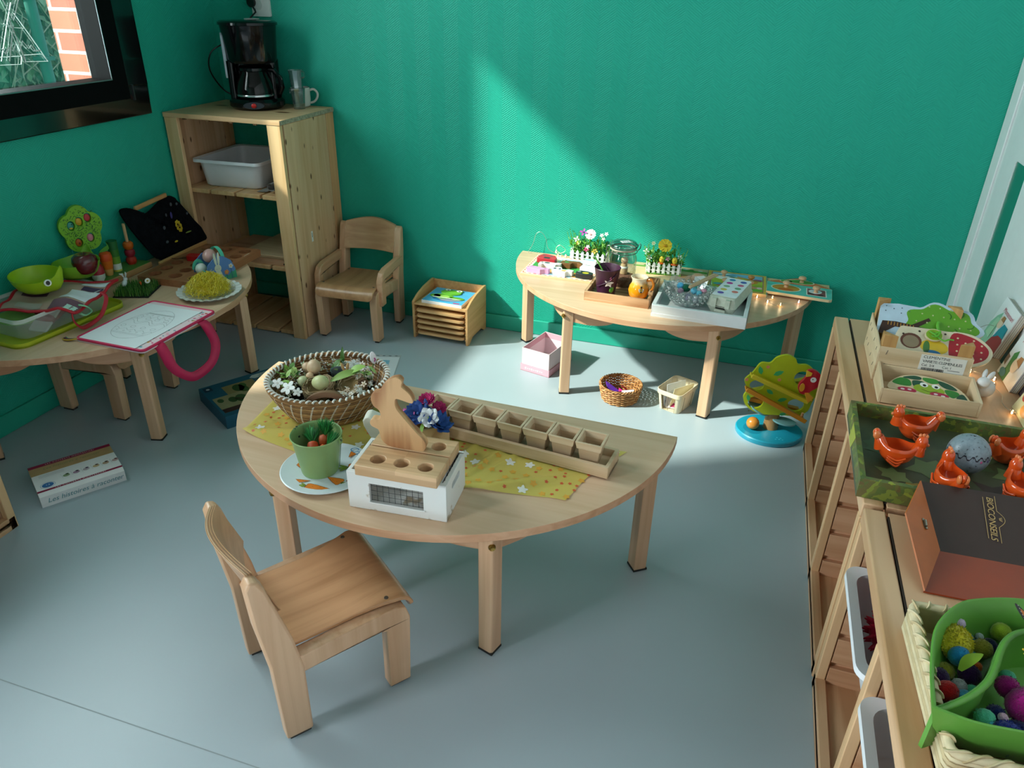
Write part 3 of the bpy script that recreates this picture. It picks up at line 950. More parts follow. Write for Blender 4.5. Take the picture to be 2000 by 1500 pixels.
b.tube(spline([(0.285, -1.185, 0.004), (0.312, -1.195, -0.01), (0.316, -1.235, -0.055), (0.312, -1.29, -0.071), (0.312, -1.318, -0.066), (0.312, -1.338, -0.035), (0.31, -1.335, 0.0)], 6), 0.0065, seg=8, flat=0.35)
obj('strap', b, rb, smooth=60)
b = M(mat('8fd0a6', rough=0.5))
b.tube(spline([(0.305, -1.30, 0.004), (0.315, -1.282, -0.006), (0.313, -1.265, -0.028), (0.313, -1.29, -0.034), (0.313, -1.31, -0.02)], 5), 0.006, seg=8, flat=0.4)
obj('green_ribbon', b, rb, smooth=60)

def chick_bowl(label, loc, rz, tilt, eye):
    t = thing('chick_bowl', label, 'bowl', loc, 0, 'green plastic chick bowls', rot=(tilt[0], tilt[1], rz))
    G = mat('a3c41c' if eye else '7fb52f', rough=0.38, var=0.03)
    N = 48
    def wall(k, z0, top):
        out = []
        for i in range(N):
            a = 2 * PI * i / N
            r = 1.0
            q = math.exp(-((a - 0.0) / 0.22) ** 2) + math.exp(-((a - 2 * PI) / 0.22) ** 2)       # the beak side
            e = math.exp(-((abs(math.remainder(a, 2 * PI)) - 0.55) / 0.28) ** 2)
            rr = 0.074 * k * (1 + 0.16 * q)
            out.append((rr * math.cos(a) * 1.12, rr * math.sin(a), z0 + (0.034 * q + 0.006 * e - 0.006 * (1 - q) if top else 0)))
        return out
    secs = [wall(0.001, 0.0, 0), wall(0.62, 0.0, 0), wall(0.80, 0.012, 0), wall(0.93, 0.032, 0), wall(1.0, 0.058, 1), wall(0.97, 0.058, 1), wall(0.9, 0.032, 0), wall(0.77, 0.014, 0), wall(0.6, 0.004, 0), wall(0.001, 0.004, 0)]
    b = M(G)
    b.add([p for s in secs for p in s], [(j * N + i, j * N + (i + 1) % N, (j + 1) * N + (i + 1) % N, (j + 1) * N + i) for j in range(len(secs) - 1) for i in range(N)])
    obj('bowl_body', b, t, smooth=60)
    if eye:
        b = M(mat('f2f3ee', rough=0.4))
        a = -0.62
        p = (0.0835 * math.cos(a) * 1.04, 0.0765 * math.sin(a), 0.049)
        b.at(p, (PI / 2 - 0.25, 0, PI / 2 + a - 0.05)).lathe([(0, 0.003), (0.0105, 0.003), (0.0115, 0.0)], seg=22).lathe([(0, 0.0036), (0.0072, 0.0036), (0.0074, 0.003)], mat('17181a'), seg=20, sx=0.85)
        obj('eye', b, t)
    return t
chick_bowl('lime green chick bowl with a black eye, on the organza bag', (0.112, -1.262, TT + 0.1), math.radians(12), (0.08, 0.05), True)
chick_bowl('plain green bowl behind the lime chick bowl, dark red apple in it', (0.108, -1.098, TT + 0.088), math.radians(110), (0.0, 0.06), False)
ap = thing('apple', 'shiny dark red toy apple resting in the plain green bowl', 'apple', (0.166, -1.112, TT + 0.106))
b = M(mat('5e0f1a', rough=0.18, var=0.35, vscale=26, coat=0.5))
b.lathe([(0, 0.006), (0.012, 0.002), (0.026, 0.008), (0.036, 0.025), (0.041, 0.045), (0.038, 0.062), (0.026, 0.073), (0.012, 0.072), (0.0, 0.064)], seg=32)
obj('apple_body', b, ap, smooth=70)
b = M(mat('4a3320', rough=0.7)).tube([(0, 0, 0.064), (0.002, 0, 0.074), (0.006, 0, 0.08)], 0.0015, seg=6)
obj('stem', b, ap)

# vegetable stacking board and the vegetables
vb = thing('vegetable_board', 'wooden board with a green top, toy vegetables standing on it', 'board', (0.045, -0.885, TT), math.radians(1.5))
b = M(wood('#b98a5c', '#9a6c44', 'y')).box((0, 0, 0.0125), (0.1, 0.29, 0.023))
obj('board_body', b, vb, bevel=0.003)
b = M(mat('4f7f35', rough=0.6, var=0.12, vscale=15)).box((0, 0, 0.0246), (0.094, 0.284, 0.001))
obj('green_top', b, vb)
b = M(wood('#d9b183', '#c2946a', 'z')).tube([(0.0, 0.095, 0.024), (0.0, 0.095, 0.185)], 0.0058, seg=14)
obj('peg', b, vb)
VZ = TT + 0.0255
ra = thing('toy_radish', 'red and white wooden radish on the green-topped board', 'toy vegetable', (0.072, -0.985, VZ))
ra.scale = (1.2, 1.2, 1.2)
b = M(mat('dfe3d8', rough=0.5)).lathe([(0, 0), (0.012, 0), (0.018, 0.01), (0.0195, 0.024)], seg=28)
obj('white_half', b, ra)
b = M(mat('b32434', rough=0.4)).lathe([(0.0196, 0.024), (0.0185, 0.04), (0.013, 0.052), (0.0, 0.057)], seg=28)
obj('red_half', b, ra)
b = M(mat('3f7a3a', rough=0.7))
for k in range(5):
    a = k * 1.25
    b.tube([(0, 0, 0.055), (0.008 * math.cos(a), 0.008 * math.sin(a), 0.064), (0.017 * math.cos(a), 0.017 * math.sin(a), 0.066 + 0.003 * (k % 2))], [0.002, 0.004, 0.001], seg=6, flat=0.4)
obj('leaves', b, ra)
ca = thing('toy_carrot', 'orange wooden carrot with a green felt leaf on the board', 'toy vegetable', (0.058, -0.922, VZ))
b = M(mat('e0a35e', rough=0.5)).lathe([(0, 0), (0.012, 0.0), (0.0145, 0.004), (0.0175, 0.026)], seg=28)
obj('carrot_tip', b, ca)
b = M(mat('e0721c', rough=0.45)).lathe([(0.0176, 0.026), (0.0215, 0.058)], seg=28)
obj('carrot_middle', b, ca)
b = M(mat('d9531e', rough=0.45)).lathe([(0.0216, 0.058), (0.0225, 0.07), (0.02, 0.084), (0.012, 0.09), (0, 0.091)], seg=28)
obj('carrot_top', b, ca)
b = M(mat('5aa23a', rough=0.8)).prism([(-0.018, 0.09), (-0.008, 0.1), (0.004, 0.108), (0.014, 0.112), (0.013, 0.125), (0.018, 0.112), (0.019, 0.1), (0.012, 0.094), (0.0, 0.09)], -0.001, 0.001, axis='y')
obj('leaf', b, ca, rot=(0, 0, 0.9))
le = thing('toy_leek', 'tall green and white wooden leek on the board', 'toy vegetable', (0.05, -0.872, VZ))
for c, r0, r1, z0, z1, nm in (('d2c74a', 0.0155, 0.016, 0, 0.007, 'root_ring'), ('dfe4da', 0.016, 0.0165, 0.0072, 0.03, 'white_ring'), ('6f9e2f', 0.0165, 0.017, 0.0302, 0.057, 'light_green_ring'), ('3a7a2c', 0.017, 0.0175, 0.0572, 0.084, 'green_ring'), ('216a35', 0.0175, 0.019, 0.0842, 0.117, 'dark_green_ring')):
    b = M(mat(c, rough=0.5)).lathe([(0, z0), (r0, z0), (r1, z1), (0, z1)], seg=28)
    obj(nm, b, le)
for k, (c, z, lb) in enumerate((('b5301f', 0.0, 'red-orange wooden tomato, lowest of three threaded on the peg'), ('8f1a2b', 0.03, 'dark red wooden tomato, middle one of three on the peg'), ('c95f14', 0.06, 'orange wooden tomato, topmost of three on the peg'))):
    b = M(mat(c, rough=0.4)).lathe([(0.0062, 0.001), (0.014, 0.0), (0.0185, 0.008), (0.0195, 0.015), (0.0185, 0.023), (0.013, 0.029), (0.0062, 0.029), (0.0062, 0.001)], seg=28)
    solo('toy_tomato', lb, 'toy vegetable', b, (0.0425, -0.79, VZ + z), group='wooden tomatoes on the peg')

# lacing tree
tr = thing('lacing_tree', 'bright green toy tree with five holes against the left wall', 'toy tree', (0.034, -0.975, VZ), math.radians(64))
tr.scale = (1.05, 1.05, 1.22)
crown = blob((0, 0.155), 5, 90, 0.058, 0.22, 0.31)
holes = [(-0.03, 0.17), (-0.002, 0.178), (0.027, 0.186), (-0.018, 0.118), (0.022, 0.127)]
hl = [circ(x, y, 0.0125, 20, 0.0145) for x, y in holes]
GRN = mat('79b527', rough=0.5, var=0.05)
b = M(GRN).prism(crown, -0.008, 0.008, axis='y', holes=hl)
rnd = random.Random(11)
DK = mat('1f5a22', rough=0.6)
cnt = 0
while cnt < 210:
    x, z = rnd.uniform(-0.065, 0.065), rnd.uniform(0.085, 0.225)
    if math.hypot(x, z - 0.155) > 0.054: 
        if math.hypot(x, z - 0.155) > 0.066 or rnd.random() < 0.6: continue
    if any(math.hypot(x - hx, z - hz) < 0.016 for hx, hz in holes): continue
    a = rnd.choice((0.7, -0.7))
    b.prism([(x + p * math.cos(a) - q * math.sin(a), z + p * math.sin(a) + q * math.cos(a)) for p, q in ((-0.0026, -0.0007), (0.0026, -0.0007), (0.0026, 0.0007), (-0.0026, 0.0007))], -0.0083, -0.0079, DK, axis='y')
    cnt += 1
cr = obj('crown', b, tr)
b = M(wood('#b99a6c', '#9c7c50', 'z')).box((0, 0, 0.055), (0.02, 0.012, 0.11), taper=0.9)
obj('trunk', b, tr, bevel=0.002)
b = M(mat('2f8fa0', rough=0.7)).tube(spline([(-0.045, -0.004, 0.115), (-0.046, -0.012, 0.07), (-0.042, -0.02, 0.02), (-0.038, -0.025, 0.001)], 5), 0.0012, seg=5)
obj('blue_string', b, tr)
for (x, z), c, lb in zip(holes, ('3a9a8a', 'd6a32a', 'c23a40', 'c8641f', 'd98a96'), ('teal bird bead', 'yellow lemon bead', 'red strawberry bead', 'orange peach bead', 'pink bead')):
    bb = M(mat(c, rough=0.45)).ball((x, 0.0, z - 0.001), (0.0105, 0.004, 0.0115), seg=16, rings=10)
    if c == '3a9a8a': bb.ball((x + 0.004, -0.004, z + 0.003), (0.0018, 0.001, 0.0018), mat('111213'), 8, 6).ball((x, -0.003, z - 0.008), (0.006, 0.002, 0.003), mat('d0b53a'), 8, 6)
    if c == 'c8641f': bb.ball((x + 0.002, -0.004, z - 0.003), (0.003, 0.001, 0.004), mat('7a1c16'), 8, 6)
    o = obj('fruit_bead', bb, tr)
    o['label'] = lb

# black fluffy bag with wooden handle bars leaning on the left wall
fb = thing('fluffy_bag', 'black fluffy fabric bag with wooden handle bars leaning on the wall', 'bag', (0, 0, 0))
rnd = random.Random(5)
FUR = mat('0b0d12', rough=0.95, var=0.5, vscale=60, bump=0.8, bscale=120, spec=0.1)
ol = [(-0.775, 0.60), (-0.745, 0.618), (-0.70, 0.60), (-0.66, 0.578), (-0.60, 0.592), (-0.53, 0.612), (-0.49, 0.60), (-0.47, 0.56), (-0.42, 0.44), (-0.45, 0.412), (-0.58, 0.402), (-0.70, 0.405), (-0.745, 0.48)]
ol = spline(ol, 4, closed=True)
def lean(y, z, t=0.0):
    k = (0.61 - z) / 0.21
    return (0.018 + 0.082 * k + t, y, z)
b = M(FUR)
cy, cz = -0.60, 0.51
rings_ = []
for s, t in ((1.0, 0.0), (1.02, 0.012), (0.9, 0.024), (0.6, 0.031), (0.25, 0.033), (0.001, 0.034)):
    rings_.append([lean(cy + (y - cy) * s, cz + (z - cz) * s, t + rnd.uniform(-0.003, 0.003) * (t > 0)) for y, z in ol])
n = len(ol)
b.add([p for s in rings_ for p in s], [(j * n + i, j * n + (i + 1) % n, (j + 1) * n + (i + 1) % n, (j + 1) * n + i) for j in range(5) for i in range(n)] + [tuple(range(n))])
for i in range(900):
    s = math.sqrt(rnd.random())
    y, z = rnd.choice(ol)
    p = Vector(lean(cy + (y - cy) * s, cz + (z - cz) * s, 0.033 * (1 - s * s) + 0.006))
    d = Vector((rnd.uniform(0.1, 0.8), (y - cy) * s * 4 + rnd.uniform(-0.6, 0.6), rnd.uniform(-0.6, 0.8))).normalized() * rnd.uniform(0.007, 0.014)
    w = Vector((0, rnd.uniform(-1, 1), rnd.uniform(-1, 1))).normalized() * 0.0016
    b.add([p - w, p + w, p + d], [(0, 1, 2)])
obj('fabric', b, fb, smooth=60, fix=False)
def bar(y0, z0, y1, z1, t, r):
    bb = M(wood('#c99a62', '#ad7c48', 'y'))
    p, q = Vector(lean(y0, z0, t)), Vector(lean(y1, z1, t))
    d = q - p
    bb.at(((p + q) / 2), (math.atan2(d.z, d.y), 0, 0)).box((0, 0, 0), (r, d.length, r * 1.5))
    return bb
obj('top_handle_bar', bar(-0.705, 0.606, -0.525, 0.62, 0.012, 0.012), fb, bevel=0.004)
obj('lower_handle_bar', bar(-0.755, 0.412, -0.47, 0.418, 0.046, 0.011), fb, bevel=0.003)
b = M()
YL, PU, GY = mat('c6a81c', rough=0.7), mat('3a3478', rough=0.8), mat('4c5058', rough=0.9)
for k in range(9):
    a = k * 0.7
    p = lean(-0.565 + 0.011 * math.cos(a), 0.508 + 0.017 * math.sin(a), 0.042)
    b.ball(p, (0.003, 0.0055, 0.008), YL, 8, 6)
b.ball(lean(-0.565, 0.508, 0.042), (0.003, 0.005, 0.006), mat('8a6a12'), 8, 6)
for y, z, m, ry, rz_ in ((-0.575, 0.553, PU, 0.006, 0.014), (-0.615, 0.46, YL, 0.009, 0.004), (-0.53, 0.475, mat('7a8f3a', rough=0.8), 0.018, 0.003), (-0.55, 0.59, GY, 0.006, 0.008), (-0.52, 0.585, GY, 0.006, 0.006), (-0.64, 0.52, GY, 0.007, 0.008), (-0.66, 0.47, GY, 0.008, 0.006), (-0.49, 0.54, GY, 0.005, 0.006), (-0.6, 0.56, GY, 0.004, 0.007)):
    b.ball(lean(y, z, 0.041), (0.003, ry, rz_), m, 10, 6)
obj('embroidered_motifs', b, fb, smooth=60)

# brown wooden tray with round hollows
st = thing('hollowed_tray', 'brown wooden tray with rows of round hollows on the left table', 'tray', (0.281, -0.68, TT), math.radians(3.5))
BRN = wood('#a9714c', '#8c5638', 'y', rough=0.4)
hc = [(-0.088 + 0.088 * i, -0.165 + 0.066 * j) for j in range(6) for i in range(3)]
b = M(BRN).prism(rrect(0.272, 0.42, 0.008, 3), 0.008, 0.026, holes=[circ(x, y, 0.025, 22) for x, y in hc])
b.prism(rrect(0.272, 0.42, 0.008, 3), 0.0, 0.008)
b.text('memory', 0.012, mat('d8c0a4', rough=0.6), (0.115, 0.15, 0.0263), (0, 0, PI / 2)) if False else None
b.box((0.118, 0.13, 0.0262), (0.004, 0.04, 0.0006), mat('d8c6b0', rough=0.6))
obj('tray_body', b, st, bevel=0.0015)
for k, (x, y) in enumerate(hc):
    bb = M(wood('#8a5335', '#6f3f26', 'y')).lathe([(0.0, 0.0082), (0.024, 0.0082), (0.0247, 0.012)], seg=20)
    c = ('2b2a28', 'c9a52a', '3b3f52', '2f3a28')[k % 4]
    bb.ball((0.004, -0.003, 0.009), (0.008, 0.004, 0.001), mat(c, rough=0.7), 10, 6).ball((-0.005, 0.004, 0.009), (0.004, 0.006, 0.001), mat(('d8d2c0', '7a3a28', 'b88a2a')[k % 3]), 10, 6)
    obj('hollow', bb, st, (x, y, 0))
rm = thing('red_magnifier', 'small red plastic magnifier box lying on the brown tray', 'magnifier', (0.238, -0.668, TT + 0.0265), 0.2)
b = M(mat('c0141c', rough=0.3, coat=0.3)).prism(rrect(0.055, 0.04, 0.012), 0, 0.02)
obj('magnifier_body', b, rm, bevel=0.002)
b = M(BLACK).tube(spline([(-0.027, -0.01, 0.01), (-0.045, -0.012, 0.008), (-0.075, -0.01, 0.003), (-0.1, 0.0, 0.002)], 5), 0.0012, seg=5)
obj('cord', b, rm)

# blue felt basket with a rabbit
fe = thing('felt_basket', 'blue felt basket with a pale rabbit shape, eggs inside, on the left table', 'basket', (0.398, -0.752, TT), math.radians(-24))
arch = [(-0.062, 0.0), (0.062, 0.0), (0.06, 0.035), (0.046, 0.072), (0.02, 0.092), (0.0, 0.096), (-0.02, 0.092), (-0.046, 0.072), (-0.06, 0.035)]
BLU, TEAL = mat('5b83bd', rough=0.9, var=0.06), mat('4fb79b', rough=0.9, var=0.05)
FG = mat('3f9a78', rough=0.9)
for x, nm in ((0.045, 'front_panel'), (-0.045, 'back_panel')):
    b = M(BLU).prism(arch, x - 0.002, x + 0.002, axis='x')
    if x > 0:
        b.prism([(-0.0615, 0.0005), (0.0615, 0.0005), (0.06, 0.034), (0.05, 0.025), (0.042, 0.03), (0.03, 0.014), (0.02, 0.02), (0.0, 0.008), (-0.02, 0.016), (-0.04, 0.01), (-0.0612, 0.014)], 0.047, 0.0476, FG, axis='x')
        RBT = mat('cfd3c2', rough=0.9)
        b.prism(circ(-0.01, 0.052, 0.0135, 18, 0.0145), 0.0472, 0.0482, RBT, axis='x')
        b.prism(circ(-0.01, 0.022, 0.014, 18, 0.024), 0.0472, 0.0483, RBT, axis='x')
        for dy in (-0.0065, 0.007): b.prism(circ(-0.01 + dy, 0.088, 0.005, 14, 0.026, rot=-dy * 12), 0.0472, 0.0484, RBT, axis='x')
        for dy in (-0.005, 0.004): b.prism(circ(-0.01 + dy, 0.05, 0.002, 8, 0.0005), 0.048, 0.0487, mat('55514c'), axis='x')
        for cy_, cz_, c in ((0.022, 0.03, 'd48a5a'), (0.042, 0.05, 'c9cdd0')):
            for k in range(5): b.prism(circ(cy_ + 0.0055 * math.cos(k * 1.257), cz_ + 0.0055 * math.sin(k * 1.257), 0.0042, 10), 0.0474, 0.0484, mat(c, rough=0.9), axis='x')
            b.prism(circ(cy_, cz_, 0.003, 10), 0.0478, 0.0488, mat('e0b23a'), axis='x')
            b.box((0.0478, cy_, cz_ / 2), (0.0006, 0.0018, cz_), mat('2f4f86'))
    obj(nm, b, fe, bevel=0.0008)
b = M(TEAL)
for s in (-1, 1):
    b.grid(lambda u, v: (-0.043 + 0.086 * u, s * (0.05 + 0.006 * v), 0.002 + 0.046 * v), 3, 3, thick=0.002)
b.box((0, 0, 0.002), (0.086, 0.11, 0.003))
obj('teal_sides', b, fe)
b = M(TEAL).grid(lambda u, v: (-0.043 * math.cos(PI * u), 0.012 + 0.014 * v, 0.082 + 0.038 * math.sin(PI * u)), 16, 1, thick=0.0015)
obj('handle', b, fe)
b = M(mat('4fb79b', rough=0.9)).tube([(-0.02 + 0.0, -0.052 + 0.018 * math.cos(PI * i / 14), 0.046 + 0.03 * math.sin(PI * i / 14)) for i in range(15)], 0.007, seg=8, flat=0.2)
obj('side_loop', b, fe)
b = M(mat('dba6a0', rough=0.35, var=0.05, coat=0.2)).ball((0, 0, 0.024), (0.024, 0.031, 0.024), rx=0.2)
solo('pink_egg', 'pink egg lying on top inside the blue felt basket', 'egg', b, (0.383, -0.752, TT + 0.063), 0.3)
b = M(mat('dfe3dc', rough=0.35, var=0.03)).ball((0, 0, 0.021), (0.021, 0.026, 0.021))
solo('white_egg', 'white egg low in the blue felt basket under the teal loop', 'egg', b, (0.372, -0.795, TT + 0.026), 0.5)

# crinkled silver-white plate with yellow paper straw
pl = M(mat('cfd2cf', rough=0.25, var=0.04, coat=0.3))
N = 96
secs = []
for r, z in ((0.001, 0.002), (0.07, 0.002), (0.078, 0.004), (0.092, 0.014), (0.112, 0.018), (0.112, 0.0165), (0.092, 0.012), (0.078, 0.0), (0.001, 0.0)):
    k = 0.0022 if r > 0.085 else 0.0
    secs.append([(r * math.cos(2 * PI * i / N) * (1 + (k * 8 if r > 0.11 else 0) * (i % 4 in (0, 1))), r * math.sin(2 * PI * i / N), z + k * (1 if i % 4 in (0, 1) else -0.4)) for i in range(N)])
pl.add([p for s in secs for p in s], [(j * N + i, j * N + (i + 1) % N, (j + 1) * N + (i + 1) % N, (j + 1) * N + i) for j in range(len(secs) - 1) for i in range(N)])
solo('fluted_plate', 'fluted silvery white plate near the rounded end of the left table', 'plate', pl, (0.487, -0.905, TT), smooth=25)
rnd = random.Random(21)
b = M()
YS = [mat('e3cf2e', rough=0.4), mat('f0df52', rough=0.4), mat('d6b91e', rough=0.4)]
for i in range(1000):
    a, r = rnd.uniform(0, 2 * PI), 0.072 * math.sqrt(rnd.random())
    h = 0.066 * (1 - (r / 0.075) ** 2) ** 0.7
    x, y, z = r * math.cos(a) - 0.008, r * math.sin(a) + 0.006, 0.006 + h * rnd.random() ** 0.6
    t = rnd.uniform(0, 2 * PI)
    L = rnd.uniform(0.018, 0.045)
    c = rnd.uniform(-1.6, 1.6)
    pts = []
    for k in range(6):
        q = k / 5 - 0.5
        pts.append((x + L * q * math.cos(t + c * q), y + L * q * math.sin(t + c * q), max(0.005, z + 0.012 * math.sin(3 * q + c) * rnd.uniform(0.5, 1))))
    b.tube(pts, 0.0006, rnd.choice(YS), seg=3, caps=False)
for i in range(190):
    a, r, t, L = rnd.uniform(0, 2 * PI), 0.075 * math.sqrt(rnd.random()), rnd.uniform(0, 2 * PI), rnd.uniform(0.02, 0.05)
    z = 0.012 + 0.055 * (1 - (r / 0.08) ** 2)
    b.tube([(r * math.cos(a) - 0.008 + L * (q - 0.5) * math.cos(t + 2 * q), r * math.sin(a) + 0.006 + L * (q - 0.5) * math.sin(t + 2 * q), max(0.006, z + 0.022 * math.sin(PI * q) - 0.008)) for q in [k / 6 for k in range(7)]], 0.0006, rnd.choice(YS), seg=3, caps=False)
b.ball((-0.006, 0.004, 0.016), (0.04, 0.038, 0.016), mat('dcc22a', rough=0.6, var=0.3, vscale=120), 24, 12, bumpy=0.06)
tag(obj('paper_straw', b, loc=(0.487, -0.905, TT + 0.003), smooth=0, fix=False), 'heap of yellow paper straw on the fluted plate', 'paper straw', kind='stuff')

# grass mat with rabbit, daisy and carrot
gm = thing('grass_mat', 'small square of artificial grass in front of the vegetable board', 'grass mat', (0.226, -0.975, TT), math.radians(20))
b = M(mat('161a17', rough=0.8)).box((0, 0, 0.002), (0.125, 0.125, 0.004))
obj('backing', b, gm)
rnd = random.Random(9)
b = M()
GR = [mat('2f6a22', rough=0.6), mat('4b8a2c', rough=0.6), mat('27561f', rough=0.6), mat('6f9a45', rough=0.6)]
for i in range(1300):
    x, y = rnd.uniform(-0.06, 0.06), rnd.uniform(-0.06, 0.06)
    a = rnd.uniform(0, 2 * PI)
    h, l, w = rnd.uniform(0.016, 0.034), rnd.uniform(0.0, 0.011), 0.0012
    d = Vector((math.cos(a), math.sin(a), 0))
    s = Vector((-d.y, d.x, 0)) * w
    p = Vector((x, y, 0.004))
    b.add([p - s, p + s, p + d * l * 0.4 + s * 0.7 + Vector((0, 0, h * 0.6)), p + d * l * 0.4 - s * 0.7 + Vector((0, 0, h * 0.6)), p + d * l + Vector((0, 0, h))], [(0, 1, 2, 3), (3, 2, 4)], rnd.choice(GR))
o = obj('grass', b, gm, smooth=0, fix=False)
o['kind'] = 'stuff'
wb = thing('white_rabbit_figure', 'tiny white rabbit figure perched on the artificial grass', 'figurine', (0.185, -0.985, TT + 0.024), 0.4)
WH = mat('dcdfe2', rough=0.5)
b = M(WH).ball((0, 0, 0.008), (0.009, 0.016, 0.009), rx=0.5).ball((0, 0.014, 0.019), (0.0075, 0.008, 0.0075))
obj('rabbit_body', b, wb, smooth=60)
for s in (-1, 1):
    b = M(WH).tube([(0.003 * s, 0.014, 0.024), (0.006 * s, 0.012, 0.037), (0.016 * s if s < 0 else 0.007, 0.008, 0.048 if s > 0 else 0.04)], [0.003, 0.0065, 0.0012], seg=10, flat=0.5)
    obj('ear', b, wb, smooth=60)
da = thing('daisy', 'white daisy stuck in the artificial grass', 'flower', (0.266, -0.958, TT + 0.02), 0.3)
b = M(mat('eceeea', rough=0.6))
for k in range(10):
    a = 2 * PI * k / 10
    b.ball((0.0, 0.0068 * math.cos(a), 0.022 + 0.0068 * math.sin(a)), (0.0012, 0.0036, 0.0036), None, 8, 6)
obj('petals', b, da, rot=(0, 0, -0.7), smooth=60)
b = M(mat('d9c14a')).ball((0.0015, 0, 0.022), (0.0015, 0.003, 0.003), None, 8, 6)
obj('centre', b, da, rot=(0, 0, -0.7))
b = M(GR[1]).tube([(0, 0, -0.012), (0, 0, 0.012)], 0.001, seg=5)
obj('stem', b, da)
mc = thing('tiny_carrot', 'tiny orange carrot lying on the artificial grass', 'carrot', (0.246, -0.972, TT + 0.033), 2.4)
b = M(mat('d9561c', rough=0.4)).tube([(-0.013, 0, 0), (0, 0, 0.001), (0.011, 0, 0.001)], [0.001, 0.0035, 0.0042], seg=10)
obj('root', b, mc, smooth=60)
b = M(GR[3])
for k in range(3): b.tube([(0.011, 0, 0.001), (0.02, 0.004 * (k - 1), 0.004)], 0.001, seg=5)
obj('leaves', b, mc)

# pink drawing bag with the egg sheet
PK = mat('cf1f56', rough=0.5, var=0.06)
pf = thing('drawing_bag', 'flat pink-edged drawing bag hanging over the left table edge', 'bag', (0.487, -1.217, TT), math.radians(-1.0))
w, d = 0.262, 0.335
b = M(mat('ecd3d8', rough=0.5, var=0.03)).prism(rrect(w, d, 0.012, 3), 0.001, 0.010)
b.prism(rrect(w + 0.006, d + 0.006, 0.014, 3), 0.0, 0.004, mat('e2c7d2', rough=0.5))
rnd = random.Random(2)
for i in range(34):
    x, y = rnd.uniform(0.09, 0.126), rnd.uniform(-0.155, 0.155)
    b.flat(circ(x, y, rnd.uniform(0.002, 0.007), 7, rnd.uniform(0.002, 0.005), rot=rnd.random()), 0.0104, mat(rnd.choice(('d41f6a', 'e0a040', 'd41f6a', 'f0b0c0', '3aa0a8')), rough=0.6))
obj('bag_body', b, pf, bevel=0.001)
rim = [(x, y, 0.0085) for x, y in rrect(w, d, 0.014, 4)]
b = M(PK).tube(rim, 0.0046, seg=8, closed=True)
obj('pink_zip_edge', b, pf, smooth=60)
for dx, low in ((0.0, 0.155), (-0.006, 0.15)):
    y0, y1 = -0.105, 0.088
    path = spline([(0.124 + dx, y0, 0.006), (0.143 + dx, y0 - 0.002, 0.0), (0.15 + dx, y0 + 0.004, -0.03), (0.152 + dx, y0 + 0.022, -0.085), (0.155 + dx, y0 + 0.06, -0.13), (0.157 + dx, (y0 + y1) / 2 + 0.012, -low), (0.157 + dx, y1 - 0.005, -0.14), (0.155 + dx, y1 + 0.03, -0.09), (0.15 + dx, y1 + 0.018, -0.03), (0.143 + dx, y1 + 0.004, 0.0), (0.124 + dx, y1, 0.006)], 8)
    b = M(PK)
    P = [Vector(p) for p in path]
    vs = []
    for i, p in enumerate(P):
        t = (P[min(i + 1, len(P) - 1)] - P[max(i - 1, 0)]).normalized()
        k = i / (len(P) - 1)
        x = Vector((0.0, math.cos(PI * k), math.sin(PI * k)))
        x = (x - t * x.dot(t)).normalized()
        x = Matrix.Rotation(0.5 * math.sin(2 * PI * k) + (0.35 if dx else 0) * math.sin(PI * k), 3, t) @ x
        vs += [p + x * 0.015, p - x * 0.015]
    b.add(vs, [(2 * i, 2 * i + 1, 2 * i + 3, 2 * i + 2) for i in range(len(P) - 1)])
    h = obj('handle', b, pf, smooth=60)
    md = h.modifiers.new('thickness', 'SOLIDIFY')
    md.thickness = 0.0025
b = M()
for k, c in enumerate(('2f7f6a', '7a1430', '20302c', 'c8a030')):
    b.tube(spline([(-0.125, -0.165, 0.008), (-0.145, -0.172 - 0.003 * k, 0.006), (-0.165, -0.168 - 0.005 * k, 0.002 + 0.001 * k), (-0.18, -0.162 - 0.004 * k, 0.002)], 4), 0.0022, mat(c, rough=0.8), seg=6)
obj('tassel', b, pf, smooth=60)
eg = M(mat('e9ebf0', rough=0.6, var=0.01))
def onp(x, y): return (x, y)
eg.grid(lambda u, v: (-0.118 + 0.224 * u, -0.158 + 0.312 * v, 0.0009 + 0.004 * max(0, u - 0.8) * (1 - v)), 10, 10)
PEN = mat('77777c', rough=0.7)
W_ = 0.0007
def warp(u, v): return (0.0 + 0.078 * u, 0.004 + 0.115 * v)
out = [warp(math.cos(t) * (1 - 0.10 * math.sin(t)), math.sin(t)) for t in [2 * PI * i / 60 for i in range(60)]]
def ln(pts, closed=False): eg.line([warp(*p) for p in pts], 0.0016, W_, PEN, closed)
eg.line(out, 0.0016, W_, PEN, True)
def half(v): return math.sqrt(max(0, 1 - v * v)) * (1 - 0.10 * v)
for v in (-0.72, -0.66, 0.66, 0.72, 0.69): ln([(-half(v), v), (half(v), v)])
for v, am, fr in ((-0.45, 0.05, 14), (0.46, 0.05, 14), (0.05, 0.10, 8), (0.17, 0.10, 8)):
    ln([(half(v) * 0.985 * (2 * i / 40 - 1), v + am * math.sin(fr * i / 40 * 2)) for i in range(41)])
for v, n_ in ((-0.25, 4), (0.34, 4), (-0.56, 5), (0.57, 5)):
    for k in range(n_):
        u = half(v) * (-0.75 + 1.5 * k / (n_ - 1))
        r = 0.1 if n_ == 4 else 0.035
        ln([(u + r * math.cos(t) * 1.0, v + r * 0.68 * math.sin(t)) for t in [2 * PI * i / 18 for i in range(18)]], True)
solo('egg_drawing', 'white sheet with a line drawing of a patterned egg', 'sheet of paper', eg, (0.478, -1.228, TT + 0.0105), math.radians(0.0), smooth=0)

